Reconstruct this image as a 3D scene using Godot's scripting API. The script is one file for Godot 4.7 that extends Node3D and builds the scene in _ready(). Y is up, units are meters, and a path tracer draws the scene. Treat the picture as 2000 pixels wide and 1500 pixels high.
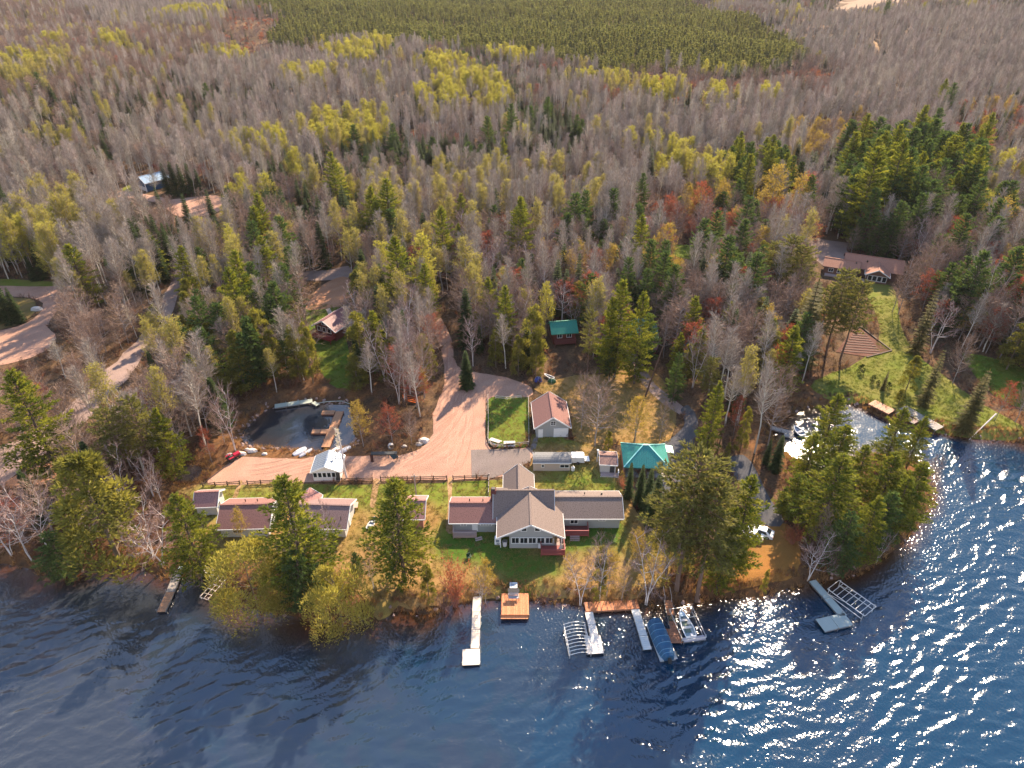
extends Node3D
# A lakeside resort in spring seen from a drone. Metres, y up, lake level 0, the shore plateau at LAND.

const LAND := 1.2
const EYE := Vector3(0, 86, 0)
const PITCH := 33.0

var rng := RandomNumberGenerator.new()
var taken := {}
var kept := {}
var hill := FastNoiseLite.new()
var patch := FastNoiseLite.new()
var drift := FastNoiseLite.new()


# A bag of coloured triangles.
class Shape:
	var v := PackedVector3Array()
	var c := PackedColorArray()

	func tri(a: Vector3, b: Vector3, d: Vector3, k := Color.WHITE) -> void:
		v.push_back(a)
		v.push_back(b)
		v.push_back(d)
		c.push_back(k)
		c.push_back(k)
		c.push_back(k)

	func quad(a: Vector3, b: Vector3, d: Vector3, e: Vector3, k := Color.WHITE) -> void:
		tri(a, b, d, k)
		tri(a, d, e, k)

	func box(mid: Vector3, size: Vector3, k := Color.WHITE, turn := Basis()) -> void:
		var p: Array[Vector3] = []
		for i in 8:
			p.append(mid + turn * (size * 0.5 * Vector3(1 if i & 1 else -1, 1 if i & 2 else -1, 1 if i & 4 else -1)))
		quad(p[4], p[6], p[7], p[5], k)
		quad(p[1], p[3], p[2], p[0], k)
		quad(p[5], p[7], p[3], p[1], k)
		quad(p[0], p[2], p[6], p[4], k)
		quad(p[6], p[2], p[3], p[7], k)
		quad(p[0], p[4], p[5], p[1], k)

	# a beam of w wide and h high from p to q
	func bar(p: Vector3, q: Vector3, w: float, h: float, k := Color.WHITE) -> void:
		var d := q - p
		var up := Vector3.UP if absf(d.normalized().y) < 0.98 else Vector3.RIGHT
		box((p + q) / 2.0, Vector3(w, h, d.length()), k, Basis.looking_at(d, up))

	func tube(p: Vector3, q: Vector3, r0: float, r1: float, k := Color.WHITE, n := 5, ends := false) -> void:
		var d := (q - p).normalized()
		var a := d.cross(Vector3.UP if absf(d.y) < 0.9 else Vector3.RIGHT).normalized()
		var b := d.cross(a)
		for i in n:
			var s := a * cos(TAU * i / n) + b * sin(TAU * i / n)
			var t := a * cos(TAU * (i + 1) / n) + b * sin(TAU * (i + 1) / n)
			quad(p + s * r0, q + s * r1, q + t * r1, p + t * r0, k)
			if ends:
				tri(q, q + t * r1, q + s * r1, k)
				tri(p, p + s * r0, p + t * r0, k)

	# a thin leaf or twig from p
	func blade(p: Vector3, d: Vector3, side: Vector3, long: float, wide: float, k: Color) -> void:
		var s := d.cross(side).normalized() * wide * 0.5
		tri(p + s, p - s, p + d * long, k)

	# rings of points joined into a skin
	func skin(rings: Array, k := Color.WHITE, closed := true) -> void:
		for i in rings.size() - 1:
			var n: int = rings[i].size()
			for j in (n if closed else n - 1):
				quad(rings[i][j], rings[i + 1][j], rings[i + 1][(j + 1) % n], rings[i][(j + 1) % n], k)

	func fan(ring: Array, k := Color.WHITE) -> void:
		for i in range(1, ring.size() - 1):
			tri(ring[0], ring[i], ring[i + 1], k)

	func mesh(m: Material) -> ArrayMesh:
		var a := []
		a.resize(Mesh.ARRAY_MAX)
		a[Mesh.ARRAY_VERTEX] = v
		a[Mesh.ARRAY_COLOR] = c
		var out := ArrayMesh.new()
		out.add_surface_from_arrays(Mesh.PRIMITIVE_TRIANGLES, a)
		out.surface_set_material(0, m)
		return out


func lin(r: float, g: float, b: float) -> Color:
	return Color(r, g, b).linear_to_srgb()


func numbered(n: String) -> String:
	taken[n] = taken.get(n, -1) + 1
	return n if taken[n] == 0 else "%s_%03d" % [n, taken[n]]


func tag(o: Node, label: String, category := "", group := "", kind := "") -> Node:
	if label:
		o.set_meta("label", label)
	if category:
		o.set_meta("category", category)
	if group:
		o.set_meta("group", group)
	if kind:
		o.set_meta("kind", kind)
	return o


func thing(n: String, label: String, category: String, at: Vector3, turn := 0.0, group := "") -> Node3D:
	var o := Node3D.new()
	o.name = numbered(n)
	o.position = at
	o.rotation_degrees.y = turn
	add_child(o)
	tag(o, label, category, group)
	return o


# one named mesh: a part of its parent, or a top-level object
func put(n: String, s: Shape, m: Material, parent: Node = null, at := Vector3.ZERO) -> MeshInstance3D:
	return put_mesh(n, s.mesh(m), parent, at)


func put_mesh(n: String, m: Mesh, parent: Node = null, at := Vector3.ZERO) -> MeshInstance3D:
	var o := MeshInstance3D.new()
	o.mesh = m
	o.position = at
	if parent == null:
		o.name = numbered(n)
		add_child(o)
	else:
		var k := 0
		var free := n
		while parent.has_node(free):
			k += 1
			free = "%s_%03d" % [n, k]
		o.name = free
		parent.add_child(o)
	return o


func block(n: String, mid: Vector3, size: Vector3, m: Material, parent: Node = null, turn := Basis()) -> MeshInstance3D:
	var s := Shape.new()
	s.box(mid, size, Color.WHITE, turn)
	return put(n, s, m, parent)


func paint(n: String, c: Color, rough := 0.8, metal := 0.0) -> StandardMaterial3D:
	if kept.has(n):
		return kept[n]
	var m := StandardMaterial3D.new()
	m.resource_name = n
	m.albedo_color = c
	m.roughness = rough
	m.metallic = metal
	kept[n] = m
	return m


func tinted(n: String, rough := 0.8, back := 0.0) -> StandardMaterial3D:
	if kept.has(n):
		return kept[n]
	var m := paint(n, Color.WHITE, rough)
	m.vertex_color_use_as_albedo = true
	if back > 0.0:
		m.backlight_enabled = true
		m.backlight = Color(back, back, back * 0.8)
	return m


func ramp(stops: Array) -> Gradient:
	var g := Gradient.new()
	g.offsets = PackedFloat32Array(range(stops.size()).map(func(i): return float(i) / (stops.size() - 1)))
	g.colors = PackedColorArray(stops)
	return g


func noise_texture(freq: float, stops: Array, s: int, size := 512, octaves := 5) -> NoiseTexture2D:
	var n := FastNoiseLite.new()
	n.seed = s
	n.frequency = freq
	n.fractal_octaves = octaves
	var t := NoiseTexture2D.new()
	t.width = size
	t.height = size
	t.seamless = true
	t.noise = n
	t.color_ramp = ramp(stops)
	return t


# a surface laid out in world metres: a fine pattern, broken up by a coarse one
func earth(n: String, fine: Array, freq: float, metres: float, s: int, rough := 0.95, use_vertex := false) -> StandardMaterial3D:
	var m := paint(n, Color.WHITE, rough)
	m.albedo_texture = noise_texture(freq, fine, s, 1024)
	m.uv1_triplanar = true
	m.uv1_world_triplanar = true
	m.uv1_scale = Vector3.ONE / metres
	m.vertex_color_use_as_albedo = use_vertex
	m.metallic_specular = 0.2
	return m


func _ready() -> void:
	rng.seed = 7041
	var cam := Camera3D.new()
	cam.name = "camera"
	cam.position = EYE
	cam.rotation_degrees = Vector3(-PITCH, 0, 0)
	cam.fov = 58.72
	cam.near = 0.5
	cam.far = 9000.0
	add_child(cam)
	cam.current = true
	var sky := ProceduralSkyMaterial.new()
	sky.sky_top_color = Color(0.38, 0.475, 0.62)
	sky.sky_horizon_color = Color(0.88, 0.86, 0.82)
	sky.sky_curve = 0.22
	sky.ground_bottom_color = Color(0.16, 0.14, 0.12)
	sky.ground_horizon_color = Color(0.5, 0.5, 0.5)
	sky.sky_energy_multiplier = 1.1
	var env := Environment.new()
	env.background_mode = Environment.BG_SKY
	env.sky = Sky.new()
	env.sky.sky_material = sky
	env.tonemap_mode = Environment.TONE_MAPPER_LINEAR
	env.tonemap_exposure = 2.85
	env.sdfgi_enabled = true
	env.ssao_enabled = true
	env.ssil_enabled = true
	env.fog_enabled = true
	env.fog_density = 0.00004
	env.fog_light_color = Color(0.82, 0.80, 0.80)
	var around := WorldEnvironment.new()
	around.name = "daylight"
	around.environment = env
	add_child(around)
	var sun := DirectionalLight3D.new()
	sun.name = "sun"
	sun.rotation_degrees = Vector3(-35, 180 - 24, 0)
	sun.light_energy = 1.6
	sun.light_color = Color(1.0, 0.91, 0.79)
	sun.light_angular_distance = 0.5
	sun.shadow_enabled = true
	add_child(sun)

	hill.seed = 3
	hill.frequency = 0.0035
	hill.fractal_octaves = 3
	drift.seed = 17
	drift.frequency = 0.0085
	drift.fractal_octaves = 2
	patch.seed = 11
	patch.frequency = 0.06
	patch.fractal_octaves = 4
	survey()
	lay_ground()
	lay_water()
	lay_surfaces()
	raise_buildings()
	moor_docks()
	set_out_things()
	grow_trees()


# ---------------------------------------------------------------- the lie of the land

var waters: Array = []      # outlines of the lake and the ponds
var reach := PackedFloat32Array()   # signed distance to the shore, land positive
const GX := -300.0
const GZ := -170.0
const GS := 2.0
const GW := 301
const GH := 91


func rounded(pts: Array, steps := 4, rough := 0.0) -> PackedVector2Array:
	var out := PackedVector2Array()
	var n := pts.size()
	for i in n:
		for k in steps:
			var p: Vector2 = pts[i].cubic_interpolate(pts[(i + 1) % n], pts[(i + n - 1) % n], pts[(i + 2) % n], float(k) / steps)
			if rough > 0.0:
				p += Vector2(patch.get_noise_2d(p.x * 7.0, p.y * 7.0), patch.get_noise_2d(p.x * 7.0 + 500.0, p.y * 7.0)) * rough
			out.append(p)
	return out


func survey() -> void:
	var lake := [Vector2(-900, -20), Vector2(-400, -55), Vector2(-180, -72), Vector2(-96.59, -77.68), Vector2(-84.34, -78.23), Vector2(-77.67, -76.92), Vector2(-73.73, -75.85), Vector2(-67.03, -77.35), Vector2(-60.97, -76.92), Vector2(-56.19, -75.53), Vector2(-54.02, -76.27), Vector2(-51.53, -77.35), Vector2(-48.86, -76.92), Vector2(-45.36, -72.93), Vector2(-39.2, -68.8), Vector2(-33.51, -68.04), Vector2(-27.68, -66.37), Vector2(-23.24, -67.29), Vector2(-20.42, -66.64), Vector2(-17.28, -68.99), Vector2(-13.25, -68.04), Vector2(-9.5, -69.95), Vector2(-3.18, -70.54), Vector2(4.78, -70.73), Vector2(11.06, -69.76), Vector2(19.69, -69.37), Vector2(25.36, -70.15), Vector2(31.95, -71.13), Vector2(38.52, -71.72), Vector2(45.65, -73.75), Vector2(52.68, -75), Vector2(59.98, -78.45), Vector2(68.17, -83.98), Vector2(75.29, -91.57), Vector2(79.44, -98.55), Vector2(79.86, -103.84), Vector2(76.1, -106.55), Vector2(70.2, -105.9), Vector2(64.29, -103.84), Vector2(59.11, -100.77), Vector2(57.26, -103.84), Vector2(55.45, -105.9), Vector2(54.09, -109.51), Vector2(54.21, -113.81), Vector2(58.2, -118.72), Vector2(63.82, -122.15), Vector2(72.77, -124.91), Vector2(77.26, -122.15), Vector2(80.65, -117.42), Vector2(84.57, -114.34), Vector2(88.49, -113.64), Vector2(92.37, -112.94), Vector2(97.93, -111.55), Vector2(104.87, -110.86), Vector2(119.01, -108.68), Vector2(260, -118), Vector2(500, -130), Vector2(900, -120), Vector2(900, 300), Vector2(-900, 300)]
	waters.append(rounded(lake, 4, 0.8))
	waters.append(rounded([Vector2(-54.41, -109.85), Vector2(-56.56, -113.81), Vector2(-55.22, -117.97), Vector2(-52.91, -123.13), Vector2(-47.81, -125.11), Vector2(-42.83, -125.72), Vector2(-37.38, -125.31), Vector2(-34.93, -122.15), Vector2(-33.22, -115.6), Vector2(-32.31, -109.85), Vector2(-35.45, -107.52), Vector2(-41.19, -107.85), Vector2(-46.52, -108.51), Vector2(-51.28, -108.84)], 4, 0.4))
	waters.append(rounded([Vector2(-63.99, -97.82), Vector2(-65.16, -102.29), Vector2(-63.08, -103.84), Vector2(-60.06, -102.75), Vector2(-59.33, -99.28), Vector2(-60.8, -97.1)], 3, 0.3))
	reach.resize(GW * GH)
	var segs: Array = []
	for w in waters:
		for i in w.size():
			segs.append([w[i], w[(i + 1) % w.size()]])
	for j in GH:
		for i in GW:
			var p := Vector2(GX + i * GS, GZ + j * GS)
			var d := 60.0
			for s in segs:
				if absf(p.x - s[0].x) < 60.0 and absf(p.y - s[0].y) < 60.0 or s[0].distance_squared_to(s[1]) > 400.0:
					d = minf(d, p.distance_to(Geometry2D.get_closest_point_to_segment(p, s[0], s[1])))
			for w in waters:
				if Geometry2D.is_point_in_polygon(p, w):
					d = -absf(d)
			reach[j * GW + i] = d


func shore(x: float, z: float) -> float:
	var u := (x - GX) / GS
	var v := (z - GZ) / GS
	if v < 0.0:
		return 60.0
	if v >= GH - 1.0:
		return -60.0
	u = clampf(u, 0.0, GW - 1.001)
	var i := int(u)
	var j := int(v)
	var k := j * GW + i
	return lerpf(lerpf(reach[k], reach[k + 1], u - i), lerpf(reach[k + GW], reach[k + GW + 1], u - i), v - j)


func height(x: float, z: float) -> float:
	var d := shore(x, z)
	var h := clampf(d * 0.42 + 0.02, -1.8, LAND)
	if h > 0.0:
		h = LAND * (1.0 - pow(1.0 - h / LAND, 1.6))
	if z < -270.0:
		var t := smoothstep(270.0, 480.0, -z)
		h += t * (hill.get_noise_2d(x, z) * 11.0 + 3.0) + smoothstep(500.0, 1500.0, -z) * 8.0
	return h


func spread(from: float, to: float, step: float) -> Array:
	var out := []
	var n := int(ceil(absf(to - from) / step))
	for i in n:
		out.append(lerpf(from, to, float(i) / n))
	return out


func grid_mesh(xs: Array, zs: Array, at: Callable, m: Material) -> ArrayMesh:
	var w := xs.size()
	var v := PackedVector3Array()
	var c := PackedColorArray()
	var nn := PackedVector3Array()
	var ix := PackedInt32Array()
	for z in zs:
		for x in xs:
			var r: Array = at.call(x, z)
			v.push_back(Vector3(x, r[0], z))
			c.push_back(r[1])
	for j in zs.size():
		for i in w:
			var a := v[j * w + maxi(i - 1, 0)]
			var b := v[j * w + mini(i + 1, w - 1)]
			var d := v[maxi(j - 1, 0) * w + i]
			var e := v[mini(j + 1, zs.size() - 1) * w + i]
			var up := (e - d).cross(b - a).normalized()
			nn.push_back(up if up.y > 0.0 else -up)
			if i < w - 1 and j < zs.size() - 1:
				var k := j * w + i
				for q in [k, k + 1, k + w, k + 1, k + w + 1, k + w]:
					ix.push_back(q)
	var arr := []
	arr.resize(Mesh.ARRAY_MAX)
	arr[Mesh.ARRAY_VERTEX] = v
	arr[Mesh.ARRAY_COLOR] = c
	arr[Mesh.ARRAY_NORMAL] = nn
	arr[Mesh.ARRAY_INDEX] = ix
	var out := ArrayMesh.new()
	out.add_surface_from_arrays(Mesh.PRIMITIVE_TRIANGLES, arr)
	out.surface_set_material(0, m)
	return out


func lay_ground() -> void:
	var xs := []
	var x := 130.0
	while x < 4200.0:
		x += maxf(4.0, (x - 130.0) * 0.12)
		xs.append(x)
	var left := xs.map(func(q): return -q)
	left.reverse()
	xs = left + spread(-130, 130, 1.3) + [130.0] + xs
	var zs := spread(60, -54, 6) + spread(-54, -132, 1.2) + spread(-132, -270, 4)
	var z := -270.0
	while z > -4500.0:
		zs.append(z)
		z *= 1.045
	zs.reverse()
	var litter := Color(0.115, 0.068, 0.042)
	var tan_ := Color(0.26, 0.155, 0.075)
	var dark := Color(0.055, 0.04, 0.026)
	var rust := Color(0.21, 0.092, 0.035)
	var bed := Color(0.12, 0.06, 0.03)
	var pick := func(px: float, pz: float) -> Array:
		var h := height(px, pz)
		var n := patch.get_noise_2d(px, pz)
		var n2 := patch.get_noise_2d(px * 4.0 + 90.0, pz * 4.0)
		var k := litter.lerp(dark, clampf(n * 1.4 + 0.2, 0.0, 1.0)).lerp(tan_, clampf(n2 * 1.2 + 0.05, 0.0, 0.8))
		var d := shore(px, pz)
		if pz > -140.0:
			k = k.lerp(rust, clampf(0.45 + n2, 0.0, 0.9) * smoothstep(16.0, 4.0, d))
		if d < 1.0:
			k = k.lerp(dark, clampf(1.0 - d, 0.0, 0.8))
		if d < 0.0:
			k = bed
		return [h, k]
	var g := put_mesh("ground", grid_mesh(xs, zs, pick, earth("forest_floor", [Color(0.62, 0.62, 0.62), Color(0.85, 0.85, 0.85), Color(1, 1, 1), Color(0.78, 0.78, 0.78)], 0.03, 24.0, 5, 0.95, true)))
	tag(g, "brown leaf-strewn forest floor sloping down to the lake shore", "", "", "structure")


func lay_water() -> void:
	var m := tinted("lake_surface", 0.1)
	m.metallic_specular = 0.75
	var n := FastNoiseLite.new()
	n.seed = 21
	n.frequency = 0.018
	n.fractal_octaves = 3
	var t := NoiseTexture2D.new()
	t.width = 512
	t.height = 512
	t.seamless = true
	t.noise = n
	t.as_normal_map = true
	t.bump_strength = 5.0
	m.normal_enabled = true
	m.normal_texture = t
	m.normal_scale = 0.75
	m.uv1_triplanar = true
	m.uv1_world_triplanar = true
	m.uv1_scale = Vector3.ONE / 6.3
	var wv := []
	for i in 13:
		var long := 0.95 * pow(1.125, i)
		var a := deg_to_rad(62.0 + rng.randf_range(-42, 42))
		wv.append([Vector2(cos(a), sin(a)) * TAU / long, 0.0165 * pow(long, 0.5), rng.randf() * TAU])
	var gust := FastNoiseLite.new()
	gust.seed = 8
	gust.frequency = 0.035
	var deep := Color(0.0035, 0.025, 0.056)
	var murk := Color(0.022, 0.024, 0.034)
	var shallow := Color(0.055, 0.023, 0.009)
	var at := func(px: float, pz: float) -> Array:
		var d := -shore(px, pz)
		if d < -3.0:
			return [-0.3, deep]
		var h := 0.0
		var g1 := gust.get_noise_2d(px, pz)
		var p := Vector2(px + g1 * 3.0, pz + gust.get_noise_2d(px + 300.0, pz) * 3.0)
		var amp := smoothstep(0.0, 14.0, d) * (0.8 + 0.5 * g1) + 0.05
		for w in wv:
			h += (pow(0.5 + 0.5 * sin(p.dot(w[0]) + w[2]), 1.7) * 2.0 - 0.85) * w[1]
		var k := murk.lerp(deep, clampf(0.62 + px * 0.012 + g1 * 0.7, 0.0, 1.0))
		var edge := smoothstep(3.6 + g1 * 4.0 + (2.0 if px < -10.0 else 0.0), 0.3, d)
		if pz < -98.0 and px < 0.0:
			edge *= 0.35
		return [h * amp, k.lerp(shallow, edge)]
	var s := 0.36
	var water := put_mesh("lake_water", grid_mesh(spread(-112, 128, s) + [128.0], spread(-97, -38, s) + [-38.0], at, m))
	tag(put_mesh("lake_water", grid_mesh(spread(80, 128, s) + [128.0], spread(-124, -97, s) + [-97.0], at, m)), "rippled lake water along the right shore", "", "", "structure")
	var still := m.duplicate()
	still.resource_name = "still_water"
	still.normal_scale = 0.25
	tag(put_mesh("inlet_water", grid_mesh(spread(20, 80, 1.0) + [80.0], spread(-124, -97, 1.0) + [-97.0], at, still)), "calm pale water of the inlet behind the wooded point", "", "", "structure")
	tag(put_mesh("pond_water", grid_mesh(spread(-112, 20, 1.0) + [20.0], spread(-124, -97, 1.0) + [-97.0], at, still)), "still dark water of the pond by the gravel yard", "", "", "structure")
	tag(water, "dark blue rippled lake water with a broad sun glitter", "", "", "structure")
	var far := Shape.new()
	var y := -0.02
	for r in [[-900, -112, -160, 300], [128, 900, -160, 300], [-112, 128, -38, 300]]:
		far.quad(Vector3(r[0], y, r[2]), Vector3(r[1], y, r[2]), Vector3(r[1], y, r[3]), Vector3(r[0], y, r[3]), deep)
	tag(put("open_water", far, m), "open lake water beyond the frame", "", "", "structure")


# ---------------------------------------------------------------- drives, lawns and paths

var grassy: Array = []  # the outlines with grass on them
var clear: Array = []   # outlines on which nothing grows: [outline, box, how far sight lines over it are kept free]


func keep_clear(p: PackedVector2Array, sight := 0.0) -> void:
	var r := Rect2(p[0], Vector2.ZERO)
	for q in p:
		r = r.expand(q)
	clear.append([p, r, sight])


# how far a point lies inside an outline, in metres; negative outside
func inside(q: Vector2, p: PackedVector2Array) -> float:
	var d := 40.0
	for i in p.size():
		d = minf(d, q.distance_to(Geometry2D.get_closest_point_to_segment(q, p[i], p[(i + 1) % p.size()])))
	return d if Geometry2D.is_point_in_polygon(q, p) else -d


# a flat surface cut along a grid, so that its colour can vary and it follows the land
func sheet(n: String, label: String, pts: Array, m: Material, cols: Array, lift := 0.02, cell := 1.6, rough := 0.5, sight := 0.9, steps := 3, spots := []) -> void:
	var p := rounded(pts, steps, rough)
	keep_clear(p, sight)
	var r: Rect2 = clear[-1][1]
	var s := Shape.new()
	var x := r.position.x
	while x < r.end.x:
		var z := r.position.y
		while z < r.end.y:
			for piece in Geometry2D.intersect_polygons(p, PackedVector2Array([Vector2(x, z), Vector2(x + cell, z), Vector2(x + cell, z + cell), Vector2(x, z + cell)])):
				var ids := Geometry2D.triangulate_polygon(piece)
				for i in range(0, ids.size(), 3):
					for j in 3:
						var q: Vector2 = piece[ids[i + j]]
						s.v.push_back(Vector3(q.x, height(q.x, q.y) + lift + 0.06, q.y))
						var a := clampf(patch.get_noise_2d(q.x * 1.3 + lift * 999.0, q.y * 1.3) * 1.5 + 0.5, 0.0, 1.0)
						var b := clampf(patch.get_noise_2d(q.x * 5.0, q.y * 5.0 + 70.0) * 1.3 + 0.3, 0.0, 1.0)
						var k: Color = cols[0].lerp(cols[1], a).lerp(cols[2], b * 0.7)
						for spot in spots:
							var w := clampf(0.5 + (inside(q, spot[0]) + (a - 0.5) * 2.2 + (b - 0.4) * 2.0) * 0.32, 0.0, 1.0)
							k = k.lerp(spot[1].lerp(spot[2], b), w)
						s.c.push_back(k)
			z += cell
		x += cell
	if n in ["lawn", "clearing_grass", "dry_grass"]:
		grassy.append(clear[-1])
	tag(put(n, s, m), label, "", "", "structure")


func lay_surfaces() -> void:
	var grit := earth("grit", [Color(0.62, 0.62, 0.62), Color(0.84, 0.84, 0.84), Color(1, 1, 1), Color(0.72, 0.72, 0.72)], 0.06, 16.0, 31, 0.95, true)
	var turf := earth("turf", [Color(0.42, 0.42, 0.42), Color(0.8, 0.8, 0.8), Color(1, 1, 1), Color(0.55, 0.55, 0.55)], 0.05, 9.0, 32, 0.95, true)
	var pink := [Color(0.46, 0.26, 0.18), Color(0.38, 0.22, 0.16), Color(0.52, 0.32, 0.23)]
	var orange := [Color(0.50, 0.24, 0.13), Color(0.42, 0.21, 0.12), Color(0.54, 0.30, 0.18)]
	var asphalt := [Color(0.22, 0.175, 0.155), Color(0.25, 0.20, 0.18), Color(0.19, 0.155, 0.14)]
	var black := [Color(0.095, 0.095, 0.105), Color(0.12, 0.115, 0.115), Color(0.085, 0.085, 0.095)]
	var grey := [Color(0.36, 0.255, 0.215), Color(0.28, 0.20, 0.17), Color(0.42, 0.295, 0.24)]
	var green := [Color(0.145, 0.185, 0.024), Color(0.195, 0.195, 0.04), Color(0.27, 0.22, 0.07)]
	var lush := [Color(0.10, 0.18, 0.02), Color(0.15, 0.195, 0.026), Color(0.2, 0.195, 0.04)]
	var dry := [Color(0.34, 0.20, 0.075), Color(0.26, 0.19, 0.055), Color(0.42, 0.25, 0.11)]
	var leaf := [Color(0.34, 0.15, 0.04), Color(0.27, 0.14, 0.04), Color(0.40, 0.20, 0.06)]
	# the grass of the resort clearing, tan and dry towards the lake, green round the houses
	var lawn_a := Color(0.155, 0.20, 0.024)
	var lawn_b := Color(0.27, 0.245, 0.055)
	var spots := [
		[rounded([Vector2(-58.27, -94.34), Vector2(-56.84, -96.03), Vector2(-38.23, -96.89), Vector2(-11.51, -97.46), Vector2(-3.66, -98.04), Vector2(-2.3, -90.95), Vector2(-3.47, -82.81), Vector2(-2.96, -79.57), Vector2(-11.14, -79.13), Vector2(-12.53, -85.22), Vector2(-15.09, -90.29), Vector2(-25.56, -90.03), Vector2(-40.41, -90.95), Vector2(-54.35, -88.47)]), lawn_a, lawn_b],
		[rounded([Vector2(-11.66, -82.22), Vector2(-2.18, -83.4), Vector2(5.07, -79.35), Vector2(8.86, -85.83), Vector2(19.05, -86.45), Vector2(18.5, -81.06), Vector2(10.53, -78.79), Vector2(7.48, -74.16), Vector2(0.96, -71.52), Vector2(-1.21, -73.13), Vector2(-4.59, -77.68), Vector2(-10.06, -78.24)]), Color(0.07, 0.145, 0.018), Color(0.115, 0.165, 0.025)],
		[rounded([Vector2(3.87, -98.63), Vector2(11.23, -100.11), Vector2(18.37, -98.63), Vector2(20.3, -94.34), Vector2(7.92, -92.97), Vector2(4.14, -94.62)]), lawn_a, lawn_b],
		[rounded([Vector2(4.71, -111.36), Vector2(11.49, -111.02), Vector2(11.46, -107.65), Vector2(5.12, -107.65)]), Color(0.09, 0.145, 0.022), lawn_b],
	]
	sheet("clearing_grass", "grass of the resort clearing, green by the houses and tan towards the lake", [Vector2(8.9, -111.36), Vector2(13.39, -108.65), Vector2(21.61, -104.74), Vector2(21.49, -90.29), Vector2(26.24, -84), Vector2(24.75, -73.96), Vector2(18.14, -70.33), Vector2(11.07, -70.63), Vector2(4.76, -70.92), Vector2(-3.16, -70.63), Vector2(-9.45, -70.14), Vector2(-13.24, -68.79), Vector2(-17.17, -68.98), Vector2(-20.36, -67.09), Vector2(-24.76, -71.92), Vector2(-29.45, -75), Vector2(-36.89, -78.24), Vector2(-45.74, -77.14), Vector2(-48.02, -77.68), Vector2(-52.44, -80.48), Vector2(-57.21, -91.62), Vector2(-59.12, -96.03), Vector2(-1.92, -97.75), Vector2(3.98, -111.36)], turf, dry, 0.012, 1.1, 0.8, 0.9, 4, spots)
	sheet("dry_grass", "orange leaf-strewn slope behind the garage and pavilion", [Vector2(4.62, -128.46), Vector2(14.26, -133.85), Vector2(22.71, -134.97), Vector2(32.66, -137.24), Vector2(35.33, -120.45), Vector2(29.44, -106.35), Vector2(20.55, -108.31), Vector2(12.41, -109.32), Vector2(12.5, -122.38)], turf, [Color(0.36, 0.21, 0.07), Color(0.25, 0.17, 0.06), Color(0.42, 0.24, 0.10)], 0.012, 1.6, 0.6, 0.8)
	sheet("leaf_litter", "orange leaf-covered bank beside the end of the dark drive", [Vector2(43.24, -85.22), Vector2(47.86, -85.83), Vector2(48.15, -81.64), Vector2(45.49, -75), Vector2(38.65, -72.93), Vector2(31.95, -71.92), Vector2(34.64, -76.06)], turf, leaf, 0.012, 1.6, 0.6, 0.8)
	# lawns
	sheet("lawn", "bright fenced lawn beside the garage", [Vector2(-5.08, -124.36), Vector2(0, -125.78), Vector2(3.39, -124.77), Vector2(3.19, -108.65), Vector2(0, -107.65), Vector2(-4.41, -107.98), Vector2(-5.35, -114.88)], turf, lush, 0.02)
	sheet("lawn", "narrow lawn below the red log cabin", [Vector2(-56.54, -168.54), Vector2(-48.16, -170.11), Vector2(-44.41, -157.6), Vector2(-36.41, -131.66), Vector2(-42.14, -131.01), Vector2(-49.92, -149.48)], turf, lush, 0.02, 2.0, 0.5, 0.95)
	sheet("lawn", "large sunny lawn sloping from the brown house to the bay", [Vector2(103.23, -182.77), Vector2(111.13, -182.07), Vector2(101.67, -157.6), Vector2(99.12, -144.4), Vector2(100.42, -132.75), Vector2(102.69, -122.38), Vector2(106.28, -112.23), Vector2(97.36, -111.36), Vector2(89.73, -112.75), Vector2(83.64, -117.62), Vector2(78.57, -123.37), Vector2(69.24, -125.37), Vector2(69.3, -131.66), Vector2(85.51, -141.96), Vector2(96.32, -157.6)], turf, green, 0.02, 2.0, 0.5, 0.75)
	sheet("lawn", "shady lawn at the far right edge", [Vector2(110.42, -144.4), Vector2(121.93, -134.97), Vector2(112.61, -120.45), Vector2(107.29, -126.39)], turf, lush, 0.016, 2.0, 0.5, 0.3)
	sheet("lawn", "grass strip by the blue hut", [Vector2(-158.82, -277.15), Vector2(-156.29, -291.47), Vector2(-150.66, -281.32), Vector2(-154.58, -270.42)], turf, green, 0.02, 2.0, 0.3, 0.8)
	sheet("lawn", "bright grass patch in the woods past the green-roofed cabins", [Vector2(53.63, -215.61), Vector2(61.95, -211.13), Vector2(59.16, -202.6), Vector2(52.21, -205.94)], turf, lush, 0.02, 2.0, 0.5, 0.85)
	sheet("lawn", "grass verge along the left road", [Vector2(-153, -188.17), Vector2(-143.17, -187.07), Vector2(-134.74, -185.62), Vector2(-134.25, -182.07), Vector2(-150.05, -183.48)], turf, green, 0.02, 2.0, 0.5, 0.7)
	sheet("lawn", "round grassy island in the gravel loop", [Vector2(-148.98, -172.66), Vector2(-139.09, -175.27), Vector2(-133.22, -172.66), Vector2(-129.75, -165.78), Vector2(-130.45, -158.73), Vector2(-138.21, -156.2)], turf, [Color(0.2, 0.15, 0.05), Color(0.14, 0.13, 0.04), Color(0.26, 0.17, 0.08)], 0.05, 2.0, 0.5, 0.5)
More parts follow.
